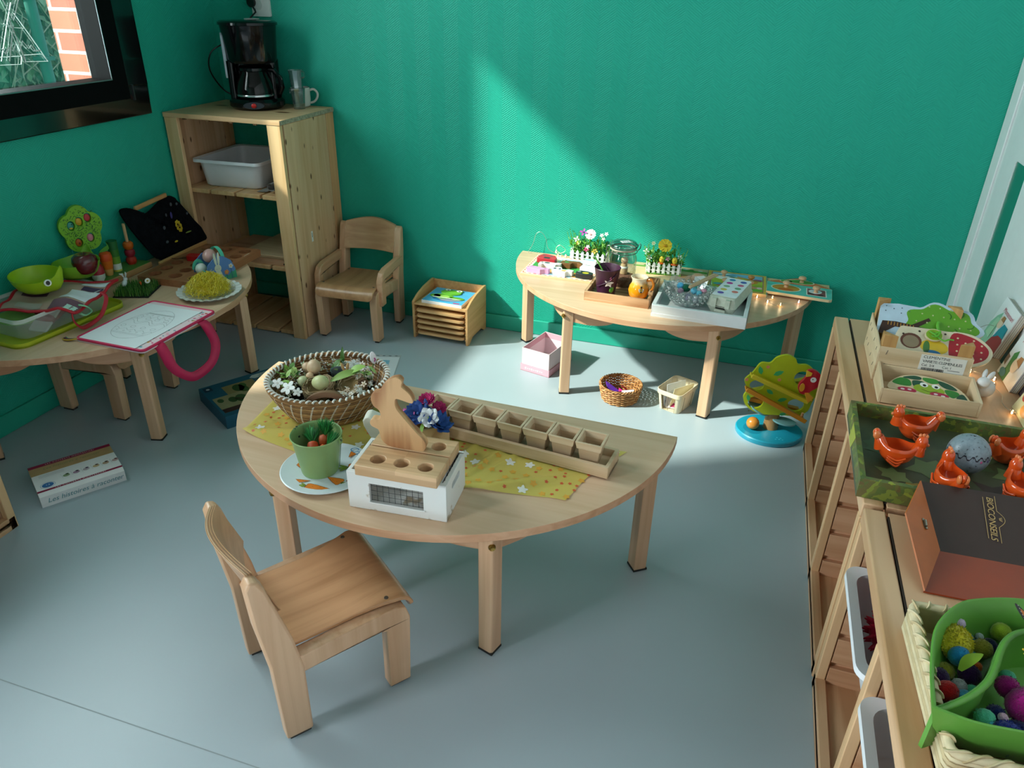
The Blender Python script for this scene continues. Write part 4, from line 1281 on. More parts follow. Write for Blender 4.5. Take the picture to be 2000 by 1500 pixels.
# ---------------------------------------------------------------- on the back table
def stripes(b, x0, x1, y, w, n, m, z, vertical=False):
    for i in range(n):
        t = x0 + (x1 - x0) * (i + 0.5) / n
        l = (x1 - x0) / n * 0.28
        if vertical: b.flat([(y - w, t - l), (y + w, t - l), (y + w, t + l), (y - w, t + l)], z, m)
        else: b.flat([(t - l, y - w), (t + l, y - w), (t + l, y + w), (t - l, y + w)], z, m)
fp = thing('farm_puzzle', 'wooden farm puzzle board at the left end of the back table', 'puzzle', (1.632, -0.182, TT), math.radians(-1))
b = M(wood('#e3c9a2', '#d0ad80', 'x')).box((0, 0, 0.0045), (0.288, 0.245, 0.009))
b.flat(rrect(0.286, 0.243, 0.002, 2), 0.0092, mat('efe6c8', rough=0.5))
b.flat([(-0.125, -0.045), (0.125, -0.05), (0.125, 0.04), (0.03, 0.055), (-0.125, 0.05)], 0.0094, mat('3c9a4a', rough=0.5))
b.flat([(-0.125, -0.1), (0.125, -0.1), (0.125, -0.05), (-0.125, -0.045)], 0.0094, mat('cf8a3a', rough=0.5))
b.flat([(-0.06, -0.11), (0.06, -0.112), (0.05, -0.088), (-0.05, -0.086)], 0.0095, mat('a9d8ea', rough=0.5))
b.flat([(-0.04, 0.055), (0.125, 0.05), (0.125, 0.1), (-0.03, 0.1)], 0.0095, mat('9fd3e8', rough=0.5))
RS = mat('d8402e', rough=0.5)
for y in (-0.116, 0.116): stripes(b, -0.14, 0.14, y, 0.002, 13, RS, 0.0096)
for x in (-0.137, 0.137): stripes(b, -0.115, 0.115, x, 0.002, 11, RS, 0.0096, True)
obj('board', b, fp, bevel=0.001)
def piece(name, label, outline, c, loc, rz=0.0, s=1.0, decals=(), side=None):
    b = M(mat(c, rough=0.4)).prism([(x * s, y * s) for x, y in outline], 0, 0.02, side=mat(side or c, rough=0.5))
    for poly, col in decals: b.flat([(x * s, y * s) for x, y in poly], 0.0203, mat(col, rough=0.4))
    return solo(name, label, 'puzzle piece', b, (loc[0], loc[1], TT + 0.0098), rz, 'farm animal puzzle pieces', bevel=0.0008)
barn = [(-0.038, -0.022), (0.036, -0.026), (0.038, 0.0), (0.026, 0.022), (0.004, 0.03), (-0.012, 0.034), (-0.026, 0.032), (-0.036, 0.012)]
piece('barn_piece', 'red barn puzzle piece on the farm board', barn, 'c4283a', (1.553, -0.138), 0.0, 1.05, [([(-0.012, -0.018), (0.012, -0.02), (0.012, -0.004), (-0.012, -0.002)], '2b2f36'), (circ(-0.018, 0.016, 0.006, 8), '5f6268'), (circ(0.012, 0.014, 0.006, 8), '5f6268')])
cow = [(-0.044, -0.02), (-0.03, -0.018), (-0.028, -0.008), (0.012, -0.01), (0.014, -0.024), (0.026, -0.024), (0.028, -0.006), (0.044, 0.0), (0.046, 0.016), (0.03, 0.02), (0.02, 0.014), (-0.03, 0.018), (-0.044, 0.01)]
piece('cow_piece', 'white and grey cow puzzle piece in front of the red barn piece', cow, 'ecebea', (1.583, -0.213), 0.05, 1.0, [(circ(-0.012, 0.004, 0.012, 12, 0.007), '3c4046'), (circ(0.038, 0.008, 0.005, 8), 'd8a0a8'), (circ(-0.032, 0.006, 0.005, 8), '6a6d70')])
horse = [(-0.036, -0.03), (0.008, -0.03), (0.012, -0.01), (0.03, -0.004), (0.05, -0.014), (0.052, 0.0), (0.034, 0.018), (0.02, 0.016), (-0.014, 0.012), (-0.036, 0.02)]
piece('horse_piece', 'brown horse puzzle piece in the middle of the farm board', horse, '7a4a26', (1.656, -0.165), -0.05, 1.0, [(circ(-0.012, -0.008, 0.01, 12, 0.008), '3f9a4a'), (circ(-0.03, 0.01, 0.005, 8, 0.008), 'e9d8c0')])
pig = [(-0.044, -0.016), (0.016, -0.022), (0.03, -0.01), (0.046, -0.008), (0.048, 0.008), (0.03, 0.012), (0.02, 0.006), (-0.034, 0.014)]
piece('pig_piece', 'pink pig puzzle piece at the near left of the farm board', pig, 'dba3cf', (1.552, -0.275), -0.1, 1.0, [(circ(-0.026, 0.008, 0.006, 8, 0.003), 'c86aa8'), (circ(0.03, 0.0, 0.005, 8, 0.003), 'c23a8a')])
dog = [(-0.05, -0.012), (0.012, -0.026), (0.016, -0.01), (0.034, -0.004), (0.036, 0.012), (0.012, 0.018), (0.002, 0.008), (-0.012, 0.008), (-0.02, 0.024), (-0.036, 0.028), (-0.05, 0.016)]
piece('dog_piece', 'white puzzle piece with a yellow patch, near edge of the farm board', dog, 'efefec', (1.658, -0.27), -0.12, 1.0, [(circ(-0.042, 0.004, 0.006, 10, 0.007), '2f3554'), (circ(-0.022, 0.006, 0.005, 10, 0.007), '2f3554'), ([(-0.01, -0.012), (0.006, -0.014), (0.01, 0.002), (-0.008, 0.0)], 'e2ae4e')])
sheep = [(-0.036, -0.022), (0.03, -0.028), (0.036, 0.002), (0.03, 0.016), (-0.03, 0.018)]
piece('sheep_piece', 'plain white sheep puzzle piece behind the purple bucket', sheep, 'ecedee', (1.742, -0.19), 0.0, 1.0, [([(-0.02, 0.008), (0.004, 0.006), (0.004, 0.009), (-0.02, 0.011)], '4a4d52')])
duck = [(-0.034, -0.016), (0.0, -0.026), (0.034, -0.022), (0.036, 0.004), (0.016, 0.016), (-0.02, 0.02), (-0.034, 0.006)]
piece('hen_piece', 'black and yellow puzzle piece at the near right of the farm board', duck, '1d1d1f', (1.738, -0.268), 0.05, 0.95, [(circ(0.006, -0.006, 0.014, 14, 0.009), 'd6c428'), (circ(-0.022, 0.004, 0.008, 12, 0.007), '8a8d90')])
goat = [(-0.036, -0.016), (0.036, -0.02), (0.036, 0.012), (0.02, 0.02), (-0.034, 0.016)]
piece('goat_piece', 'pale blue and white puzzle piece nearest the flower planter', goat, 'dfe6ea', (1.725, -0.115), -0.05, 0.85, [([(-0.024, -0.006), (0.024, -0.008), (0.02, 0.008), (-0.02, 0.01)], 'a9cfe0'), (circ(-0.028, 0.0, 0.006, 10), '6a8f3a')])

def leaf_shape(L, w): return [(0, 0, 0), (w * 0.5, L * 0.35, 0.1 * L), (w * 0.4, L * 0.7, 0.14 * L), (0, L, 0.1 * L), (-w * 0.4, L * 0.7, 0.14 * L), (-w * 0.5, L * 0.35, 0.1 * L)]
def add_leaf(b, p, az, el, L, w, m):
    e = Euler((el, 0, az)).to_matrix()
    b.add([Vector(p) + e @ Vector(q) for q in leaf_shape(L, w)], [(0, 1, 2, 5), (2, 3, 4, 5)], m)
def petals(b, p, n, r, m, mid, tilt=(0.6, 0, 0), pr=None, cr=0.35):
    e = Euler(tilt).to_matrix()
    pr = pr or r * 0.62
    for k in range(n):
        a = 2 * PI * k / n
        c = Vector(p) + e @ Vector((r * 0.6 * math.cos(a), r * 0.6 * math.sin(a), r * 0.08 * (k % 2)))
        d = e @ Euler((0, 0, a)).to_matrix()
        vs = [c + d @ Vector((x, y, z)) for x, y, z in ((-r * 0.5, 0, 0), (-r * 0.1, -pr * 0.5, r * 0.1), (r * 0.45, -pr * 0.34, r * 0.14), (r * 0.55, 0, r * 0.1), (r * 0.45, pr * 0.34, r * 0.14), (-r * 0.1, pr * 0.5, r * 0.1))]
        b.add(vs, [(0, 1, 2, 3), (0, 3, 4, 5)], m)
    b.ball(Vector(p) + e @ Vector((0, 0, r * 0.12)), (r * cr, r * cr, r * 0.18), mid, 10, 6)
FL = [mat('4f9a34', rough=0.5), mat('7fbf4a', rough=0.5), mat('3a7a2e', rough=0.5), mat('a6cf6e', rough=0.5)]
def planter(label, loc, rz, w, seed, flowers, base=TT):
    t = thing('flower_planter', label, 'planter', (loc[0], loc[1], base), rz, 'flower planters with white picket fences')
    rnd = random.Random(seed)
    W_ = mat('f0f1f0', rough=0.45, var=0.01)
    d = 0.055
    for y in (-d / 2, d / 2):
        b = M(W_)
        n = 7
        for i in range(n):
            x = -w / 2 + w * (i + 0.5) / n
            b.prism([(x - 0.0055, 0.004), (x + 0.0055, 0.004), (x + 0.0055, 0.042), (x, 0.05), (x - 0.0055, 0.042)], y - 0.0015, y + 0.0015, axis='y')
        for z in (0.016, 0.032): b.box((0, y + (0.002 if y < 0 else -0.002), z), (w, 0.002, 0.004))
        obj('picket_fence', b, t)
    b = M(W_)
    for x in (-w / 2, w / 2):
        for y in (-0.016, 0.0, 0.016): b.prism([(y - 0.005, 0.004), (y + 0.005, 0.004), (y + 0.005, 0.042), (y, 0.05), (y - 0.005, 0.042)], x - 0.0015, x + 0.0015, axis='x')
        for z in (0.016, 0.032): b.box((x, 0, z), (0.002, d, 0.004))
    obj('end_fence', b, t)
    b = M(mat('3f6a2c', rough=0.9)).box((0, 0, 0.014), (w - 0.008, d - 0.008, 0.024))
    obj('planting_block', b, t)
    b = M()
    for i in range(150):
        x, y = rnd.uniform(-w / 2, w / 2), rnd.choice((-1, 1)) * (d / 2 + 0.003)
        b.add([(x - 0.0016, y, 0.0), (x + 0.0016, y, 0.0), (x + rnd.uniform(-0.003, 0.003), y + rnd.uniform(-0.004, 0.004), rnd.uniform(0.006, 0.014))], [(0, 1, 2)], rnd.choice(FL[:2]))
    g = obj('grass_fringe', b, t, smooth=0, fix=False)
    g['kind'] = 'stuff'
    b = M()
    for i in range(230):
        x, y = rnd.uniform(-w / 2, w / 2) * 1.0, rnd.uniform(-d / 2, d / 2)
        z = rnd.uniform(0.02, 0.075)
        add_leaf(b, (x, y, z), rnd.uniform(0, 2 * PI), rnd.uniform(0.1, 1.2), rnd.uniform(0.014, 0.03), rnd.uniform(0.008, 0.014), rnd.choice(FL))
    for i in range(26):
        x, y = rnd.uniform(-w / 2, w / 2), rnd.uniform(-d / 3, d / 3)
        x2, h = x * 1.2 + rnd.uniform(-0.02, 0.02), rnd.uniform(0.075, 0.12)
        b.tube([(x, y, 0.02), (x2, y, h)], 0.0009, FL[1], seg=4)
        for k in range(7):
            q = 0.35 + 0.65 * k / 6
            add_leaf(b, (x + (x2 - x) * q, y, 0.02 + (h - 0.02) * q), rnd.uniform(0, 2 * PI), 0.5, 0.012, 0.004, FL[k % 4])
    obj('foliage', b, t, smooth=0, fix=False)
    for x, y, z, r, n, c, cc, nm in flowers:
        b = M()
        b.tube([(x * 0.7, y * 0.5, 0.02), (x, y, z)], 0.0012, FL[0], seg=5)
        petals(b, (x, y, z), n, r, mat(c, rough=0.6), mat(cc, rough=0.7), (0.9, 0.1, 0.0))
        obj(nm, b, t, smooth=0, fix=False)
    return t
fl1 = [(0.0, -0.005, 0.115, 0.02, 12, 'f2ecec', 'd8a0a0', 'white_daisy'), (-0.03, -0.01, 0.122, 0.014, 4, 'b03aa8', '7a2a80', 'purple_flower'), (0.05, -0.01, 0.12, 0.008, 5, 'f0f0ee', 'c8d0a0', 'white_blossom'), (0.066, 0.0, 0.125, 0.008, 5, 'f0f0ee', 'c8d0a0', 'white_blossom'), (0.058, -0.01, 0.107, 0.007, 5, 'f0f0ee', 'c8d0a0', 'white_blossom'), (-0.055, -0.012, 0.07, 0.01, 4, 'e8c62a', 'c8962a', 'yellow_flower'), (-0.006, -0.03, 0.058, 0.01, 5, 'd83a78', 'a02a50', 'pink_flower'), (0.0, -0.03, 0.07, 0.008, 5, 'f0f0f0', 'd0d0d0', 'white_blossom'), (0.03, -0.028, 0.056, 0.012, 5, 'c8a83a', '8a7a2a', 'yellow_flower'), (-0.062, 0.0, 0.085, 0.012, 4, 'dfe8d8', 'c8d0a0', 'white_blossom')]
planter('white-fenced planter of pink, purple and white flowers behind the farm puzzle', (1.708, -0.040), math.radians(-8), 0.155, 4, fl1)
fl2 = [(-0.004, -0.006, 0.112, 0.024, 14, 'ecc92c', 'd8a020', 'yellow_daisy'), (-0.05, -0.005, 0.118, 0.008, 6, 'dfe4b8', 'c8cf90', 'pale_bud'), (-0.075, -0.01, 0.085, 0.011, 4, 'f2f2f0', 'd8dcc8', 'white_blossom'), (-0.06, -0.015, 0.062, 0.01, 5, 'eef0ea', 'c8d0a0', 'white_blossom'), (0.058, -0.012, 0.07, 0.01, 5, 'f0f0ee', 'c8d0a0', 'white_blossom'), (0.012, -0.026, 0.066, 0.009, 5, 'd89aa8', 'a86a78', 'pink_flower')]
p2 = planter('white-fenced planter with a yellow daisy and two yellow chicks', (2.024, -0.108), math.radians(6), 0.135, 8, fl2, TT + 0.0122)
for k, (x, lb) in enumerate(((-0.008, 'left of two yellow chick ornaments in the flower planter'), (0.042, 'right of two yellow chick ornaments in the flower planter'))):
    t = thing('chick_ornament', lb, 'ornament', (2.024 + x, -0.128, TT + 0.072), 0.1, 'yellow chick ornaments')
    b = M(mat('e8cf3c', rough=0.6)).ball((0, 0, 0), (0.0105, 0.0105, 0.014))
    obj('chick_body', b, t)
    b = M(mat('d9641e', rough=0.6)).prism(circ(0, 0, 0.014, 14, 0.012), -0.016, -0.013)
    b.ball((0, -0.0115, 0.004), (0.002, 0.003, 0.002), None, 8, 6)
    obj('orange_beak_and_feet', b, t)
    b = M(FL[0]).tube([(0, 0, -0.016), (0, 0.004, -0.055)], 0.0012, seg=5)
    obj('pick', b, t)

# wooden tray with jar, bucket and jug
b = M(wood('#c49a74', '#9a6c48', 'x', rough=0.45, rings=5))
tray(b, 0.238, 0.245, 0.034, 0.009, None)
solo('wooden_tray', 'square brown wooden tray holding the jar, purple bucket and honey jug', 'tray', b, (1.908, -0.358, TT), math.radians(-1.5), bevel=0.001)
jar = thing('glass_jar', 'clip-top glass jar standing at the back of the wooden tray', 'jar', (1.886, -0.288, TT + 0.0095), 0.3)
GJ = clear('#f1f6f3', gloss=0.07, tint=0.97)
b = M(GJ).lathe([(0, 0.001), (0.046, 0.001), (0.052, 0.008), (0.053, 0.06), (0.052, 0.11), (0.046, 0.124), (0.044, 0.135), (0.047, 0.139)], seg=44)
obj('jar_body', b, jar, smooth=60)
b = M(clear('#dfe6e2', gloss=0.12, tint=0.9)).lathe([(0.044, 0.146), (0.051, 0.147), (0.052, 0.158), (0.046, 0.165), (0.03, 0.168), (0, 0.168)], seg=44)
b.lathe([(0.048, 0.139), (0.0505, 0.141), (0.0505, 0.145), (0.047, 0.147)], mat('c9b9a8', rough=0.5), seg=44)
ld = obj('glass_lid', b, jar, smooth=60)
b = M(mat('e8eaea', rough=0.6)).box((0.005, -0.006, 0.1688), (0.036, 0.026, 0.0008), rz=0.3)
for k in range(3): b.box((-0.004 + 0.008 * k, -0.006, 0.1693), (0.003, 0.014 - 0.003 * (k % 2), 0.0004), mat('8fa0ac'), rz=0.3)
obj('paper_label', b, ld)
b = M(mat('77797a', rough=0.3, metal=0.9))
b.tube([(0.0515 * math.cos(2 * PI * i / 40), 0.0515 * math.sin(2 * PI * i / 40), 0.131) for i in range(40)], 0.0014, seg=6, closed=True)
b.tube([(0.053 * math.cos(2 * PI * i / 40), 0.053 * math.sin(2 * PI * i / 40), 0.153) for i in range(40)], 0.0014, seg=6, closed=True)
b.tube([(0.052, 0, 0.131), (0.062, 0, 0.142), (0.064, 0, 0.156), (0.06, 0, 0.162), (0.053, 0, 0.153)], 0.0018, seg=6)
b.tube([(-0.052, 0, 0.153), (-0.062, 0.004, 0.15), (-0.064, 0.006, 0.12), (-0.066, 0.004, 0.095)], 0.0016, seg=6)
b.tube([(-0.052, 0, 0.131), (-0.06, -0.006, 0.128), (-0.064, -0.008, 0.105)], 0.0016, seg=6)
obj('wire_clip', b, jar, smooth=60)
rnd = random.Random(31)
b = M()
SE = [mat('8a5a4a', rough=0.7), mat('a8745e', rough=0.7), mat('6a4038', rough=0.7), mat('c09078', rough=0.7)]
b.lathe([(0, 0.004), (0.044, 0.004), (0.0485, 0.01), (0.049, 0.034), (0.03, 0.04), (0, 0.042)], mat('8a5c4c', rough=0.9, var=0.5, vscale=300, bump=0.6, bscale=300), seg=36)
for i in range(1500):
    a, z = rnd.uniform(0, 2 * PI), rnd.uniform(0.006, 0.042)
    r = 0.0493 if z < 0.034 else 0.049 * math.sqrt(rnd.random())
    p = Vector((r * math.cos(a), r * math.sin(a), z))
    e = Euler((rnd.random() * 6, rnd.random() * 6, 0)).to_matrix()
    b.add([p + e @ Vector(q) * 0.0018 for q in ((-1, 0, 0), (0, -0.5, 0), (1, 0, 0), (0, 0.5, 0))], [(0, 1, 2, 3)], rnd.choice(SE))
tag(obj('seeds', b, loc=(1.886, -0.288, TT + 0.0095), smooth=0, fix=False), 'brown seeds filling the bottom of the clip-top jar', 'seeds', kind='stuff')
pd = thing('peg_doll', 'pale wooden peg figure seen inside the clip-top jar', 'figurine', (1.893, -0.284, TT + 0.052))
b = M(wood('#d9b48c', '#c49a70', 'z')).lathe([(0, 0), (0.014, 0.0), (0.015, 0.02), (0.011, 0.038), (0.0, 0.04)], seg=20).ball((0, 0, 0.052), 0.0135)
obj('figure', b, pd, smooth=60)
b = M(mat('f0ece4', rough=0.7)).lathe([(0.0125, 0.03), (0.0155, 0.026), (0.0155, 0.022), (0.0145, 0.021)], seg=20)
obj('white_collar', b, pd)
PUR = mat('3a1630', rough=0.42, var=0.12)
pb = thing('small_bucket', 'dark purple metal bucket with a pale star, green spoon in it', 'bucket', (1.852, -0.403, TT + 0.0095), 0.2)
b = M(PUR).lathe([(0, 0.0), (0.033, 0.0), (0.0475, 0.098), (0.049, 0.1), (0.0475, 0.102), (0.046, 0.098), (0.032, 0.003), (0, 0.003)], seg=44)
obj('bucket_body', b, pb, smooth=60)
b = M(mat('d8c6bc', rough=0.8))
star = []
for k in range(10):
    r = 0.0185 if k % 2 == 0 else 0.0095
    star.append((r * math.sin(k * PI / 5), r * math.cos(k * PI / 5)))
b.prism(star, -0.0015, 0.0015, axis='y')
obj('pale_star', b, pb, (0.008, -0.0395, 0.053), rot=(-0.15, 0.2, 0.18), bevel=0.001)
b = M(PUR).tube(spline([(-0.035, -0.028, 0.035), (-0.01, -0.042, 0.05), (0.014, -0.043, 0.066), (0.03, -0.036, 0.082), (0.034, -0.035, 0.09)], 5), 0.0016, seg=6)
b.tube([(0.012, -0.044, 0.064), (0.016, -0.046, 0.07), (0.014, -0.0445, 0.078), (0.01, -0.045, 0.07)], 0.0012, mat('9a4a6a', rough=0.6), seg=6)
obj('cord_bow', b, pb, smooth=60)
sp = thing('green_spoon', 'green plastic spoon leaning in the purple bucket', 'spoon', (1.852, -0.403, TT + 0.0095))
b = M(mat('4f8f2a', rough=0.35)).tube(spline([(0.018, -0.02, 0.03), (-0.02, 0.005, 0.085), (-0.055, 0.025, 0.125)], 6), [0.0032] * 12 + [0.0044], seg=8, flat=0.6)
obj('handle', b, sp, smooth=60)
b = M(mat('4f8f2a', rough=0.35)).ball((0.02, -0.021, 0.026), (0.012, 0.012, 0.016), None, 14, 8)
obj('bowl', b, sp, smooth=60)
jg2 = thing('honey_jug', 'small cream and honey yellow jug with a bee on it', 'jug', (1.972, -0.40, TT + 0.0095), math.radians(-14))
m_, nt, bs = new_mat('honey_glaze')
v = coords(nt)
spx = node(nt, 'ShaderNodeSeparateXYZ')
link(nt, v, spx.inputs[0])
nz = node(nt, 'ShaderNodeTexNoise')
nz.inputs['Scale'].default_value = 60
link(nt, v, nz.inputs['Vector'])
ad = node(nt, 'ShaderNodeMath', operation='MULTIPLY_ADD')
link(nt, nz.outputs[0], ad.inputs[0])
ad.inputs[1].default_value = 0.02
link(nt, spx.outputs[2], ad.inputs[2])
mp = node(nt, 'ShaderNodeMapRange')
link(nt, ad.outputs[0], mp.inputs[0])
mp.inputs[1].default_value, mp.inputs[2].default_value = 0.05, 0.085
link(nt, ramp(nt, mp.outputs[0], [(0.0, C('#d98a14')), (0.35, C('#dca43a')), (0.8, C('#e9dcc0'))]), bs.inputs['Base Color'])
bs.inputs['Roughness'].default_value = 0.12
b = M(m_).lathe([(0, 0.0), (0.026, 0.0), (0.034, 0.008), (0.038, 0.028), (0.034, 0.046), (0.027, 0.056), (0.0265, 0.066), (0.032, 0.078), (0.03, 0.079), (0.0245, 0.066), (0.025, 0.056), (0.032, 0.045), (0.035, 0.028), (0.03, 0.01), (0, 0.005)], seg=40)
obj('jug_body', b, jg2, smooth=60)
b = M(mat('c4701c', rough=0.15)).tube(spline([(0.029, 0, 0.07), (0.048, 0, 0.074), (0.056, 0, 0.055), (0.048, 0, 0.032), (0.035, 0, 0.024)], 5), 0.0052, seg=10)
obj('handle', b, jg2, smooth=60)
b = M(mat('141414', rough=0.5)).ball((0, 0, 0.006), (0.004, 0.002, 0.004)).ball((0, -0.001, -0.004), (0.0045, 0.0025, 0.006)).ball((0, 0, -0.012), (0.003, 0.002, 0.004))
for z in (-0.002, -0.007): b.box((0, -0.003, z), (0.008, 0.001, 0.0018), mat('d8b83a'))
for s in (-1, 1): b.ball((0.006 * s, -0.001, -0.006), (0.0032, 0.001, 0.008), mat('b8b8b4', rough=0.3), 10, 6, ry=0.3 * s)
obj('bee', b, jg2, (0.022, -0.0305, 0.044), rot=(0, 0, 0.6))
b = M(wood('#b58e68', '#8f6a48', 'y', rings=5))
b.box((0, 0, 0.006), (0.016, 0.16, 0.012))
b.box((0, 0, 0.0125), (0.004, 0.155, 0.001), mat('5a3c26', rough=0.8))
solo('wooden_tongs', 'dark wooden tongs lying along the right rim of the brown tray', 'tongs', b, (2.0225, -0.358, TT + 0.0345), math.radians(-1.5), bevel=0.002)

# white tray with glass bowl, egg box
wt = M(mat('dfe1e3', rough=0.5, var=0.02))
tray(wt, 0.322, 0.268, 0.042, 0.013, None)
solo('white_tray', 'white painted wooden tray overhanging the front of the back table', 'tray', wt, (2.2065, -0.412, TT), math.radians(-1.8), bevel=0.0015)
cb = M(clear('#fdfdfd', gloss=0.10, tint=0.97))
N = 64
secs = []
for r, z, k in ((0.002, 0.004, 0), (0.05, 0.002, 0), (0.062, 0.012, 0.3), (0.076, 0.035, 0.6), (0.086, 0.06, 1.0), (0.09, 0.07, 1.0), (0.087, 0.068, 1), (0.072, 0.036, 0.6), (0.058, 0.015, 0.3), (0.002, 0.008, 0)):
    secs.append([(r * (1 + 0.05 * k * math.cos(8 * a)) * math.cos(a), r * (1 + 0.05 * k * math.cos(8 * a)) * math.sin(a), z + 0.007 * k * math.cos(8 * a)) for a in [2 * PI * i / N for i in range(N)]])
cb.add([p for s in secs for p in s], [(j * N + i, j * N + (i + 1) % N, (j + 1) * N + (i + 1) % N, (j + 1) * N + i) for j in range(len(secs) - 1) for i in range(N)])
bw = thing('crystal_bowl', 'scalloped clear glass bowl of pompoms on the white tray', 'bowl', (2.152, -0.405, TT + 0.0135))
obj('bowl_body', cb, bw, smooth=40)
rib = M(clear('#ffffff', gloss=0.25, tint=0.98))
for j, (r, z, n_) in enumerate(((0.083, 0.052, 26), (0.077, 0.036, 24), (0.068, 0.02, 20))):
    for k in range(n_):
        a = 2 * PI * (k + 0.5 * j) / n_
        rib.ball((r * math.cos(a), r * math.sin(a), z), (0.007, 0.007, 0.008), None, 8, 6)
obj('cut_glass_pattern', rib, bw, smooth=60)
def pom(label, c, r, loc, group, seed=0, tufts=0):
    """fluffy ball: a core with many short fibres"""
    rnd = random.Random(seed)
    m = mat(c, rough=0.95, var=0.16, vscale=120, bump=0.5, bscale=400, sheen=0.3, spec=0.1)
    b = M(m).ball((0, 0, 0), (r, r * rnd.uniform(0.92, 1.0), r * rnd.uniform(0.9, 1.0)), None, 22, 14, bumpy=0.03)
    for i in range(tufts or int(60 + r * 6000)):
        d = Vector((rnd.gauss(0, 1), rnd.gauss(0, 1), rnd.gauss(0, 1))).normalized()
        s = d.orthogonal().normalized() * r * 0.05
        p = d * r * 0.95
        b.add([p - s, p + s, d * r * rnd.uniform(1.03, 1.12) + Vector((rnd.uniform(-1, 1), rnd.uniform(-1, 1), rnd.uniform(-1, 1))) * r * 0.05], [(0, 1, 2)])
    return solo('pompom', label, 'pompom', b, loc, rnd.random() * 6, group, smooth=60, fix=False)
PG = 'small pompoms in the crystal bowl'
zb = TT + 0.0135
for k, (c, x, y, z, r, lb) in enumerate((('58b4dc', -0.032, 0.012, 0.068, 0.013, 'sky blue pompom high at the left of the crystal bowl'), ('14664a', -0.012, 0.012, 0.062, 0.016, 'dark green glittery pompom in the crystal bowl'), ('5fc0b4', 0.016, 0.022, 0.066, 0.012, 'turquoise pompom behind the others in the crystal bowl'), ('d9a8c8', -0.028, -0.012, 0.058, 0.011, 'pale mauve pompom at the left front of the crystal bowl'), ('6cc2dc', 0.018, -0.002, 0.06, 0.012, 'pale blue pompom in the middle of the crystal bowl'), ('dfe4ea', 0.034, 0.006, 0.06, 0.011, 'white pompom in the crystal bowl'), ('e0a0b4', 0.052, 0.0, 0.062, 0.011, 'pink pompom at the right of the crystal bowl'), ('62b8cc', 0.038, -0.016, 0.058, 0.011, 'blue-green pompom at the near right of the crystal bowl'), ('b8a0d0', 0.0, -0.03, 0.045, 0.014, 'lilac pompom low in the crystal bowl'), ('c8d0e4', 0.03, -0.03, 0.04, 0.014, 'grey-white pompom low in the crystal bowl'))):
    pom(lb, c, r, (2.152 + x, -0.405 + y, zb + z - 0.012), PG, 40 + k)
b = M(wood('#cfae8c', '#b58f6c', 'x')).box((0, 0, 0.0), (0.15, 0.011, 0.006))
b.box((0.0, 0.006, 0.002), (0.14, 0.01, 0.005), rz=0.04)
solo('wooden_tweezers', 'wooden tweezers resting across the rim of the crystal bowl', 'tweezers', b, (2.197, -0.365, zb + 0.074), 0, rot=(0, -0.12, 0.95), bevel=0.0015)
b = M(clear('#f4f6f6', gloss=0.2)).grid(lambda u, v: (-0.05 + 0.1 * u, -0.02 + 0.045 * v, 0.008 + 0.005 * math.sin(5 * u)), 8, 4)
solo('plastic_tag', 'clear plastic tag hanging over the left rim of the crystal bowl', 'tag', b, (2.098, -0.438, zb + 0.042), 0, rot=(0.7, 0.25, -0.35), smooth=60)

# egg box
eb = thing('egg_box', 'grey egg box with coloured dots on its white lid, in the white tray', 'egg box', (2.296, -0.366, TT + 0.0135), math.radians(-13))
eb.scale = (1, 1, 0.86)
PULP = mat('c3c6b6', rough=0.9, var=0.08, vscale=60, bump=0.3, bscale=160)
b = M(PULP)
secs = [[(x, y, z) for x, y in rrect(w, d, r, 4)] for w, d, r, z in ((0.078, 0.205, 0.012, 0.0), (0.1, 0.236, 0.016, 0.03), (0.106, 0.24, 0.016, 0.033), (0.1, 0.234, 0.016, 0.036), (0.092, 0.222, 0.014, 0.066), (0.084, 0.212, 0.012, 0.07))]
n = len(secs[0])
b.add([p for s in secs for p in s], [tuple(range(n)), tuple((len(secs) - 1) * n + i for i in reversed(range(n)))] + [(j * n + i, j * n + (i + 1) % n, (j + 1) * n + (i + 1) % n, (j + 1) * n + i) for j in range(len(secs) - 1) for i in range(n)])
for s in (-1, 1):
    b.box((s * 0.024, -0.116, 0.05), (0.016, 0.014, 0.036))
b.box((0, -0.117, 0.03), (0.032, 0.004, 0.012), mat('2a2b26', rough=0.9))
b.box((0, -0.119, 0.018), (0.036, 0.008, 0.01))
obj('pulp_box', b, eb, smooth=50)
b = M(mat('e6e9f0', rough=0.6)).prism(rrect(0.085, 0.2, 0.006, 3, 0, 0.008), 0.0702, 0.0712)
for s in (-1, 1): b.grid(lambda u, v: (s * (0.0425 + 0.005 * v), -0.09 + 0.196 * u, 0.0712 - 0.026 * v), 2, 2)
COLS = [('3f93c4', 'c03f9a', '8ab08c', 'd9bd5a', '6a55b0'), ('4a62b4', 'd0688c', '6f9f7c', 'd87a70', None)]
for i, row in enumerate(COLS):
    for j, c in enumerate(row):
        if c: b.flat(circ(-0.02 + 0.042 * i, 0.085 - 0.037 * j - 0.006 * i, 0.0115, 20, 0.0115), 0.0715, mat(c, rough=0.6))
YE = mat('d9a92a', rough=0.6)
b.add([(0.0478, -0.08, 0.046), (0.0478, 0.07, 0.046), (0.0468, 0.07, 0.052), (0.0468, -0.03, 0.05)], [(0, 1, 2, 3)], YE)
b.add([(0.0474, -0.085, 0.05), (0.0474, -0.07, 0.05), (0.0452, -0.07, 0.06), (0.0452, -0.085, 0.06)], [(0, 1, 2, 3)], mat('1c1c1c'))
b.add([(0.0468, 0.03, 0.052), (0.0468, 0.045, 0.052), (0.0448, 0.045, 0.065), (0.0448, 0.03, 0.065)], [(0, 1, 2, 3)], mat('2a2622'))
obj('paper_lid_cover', b, eb, smooth=30)

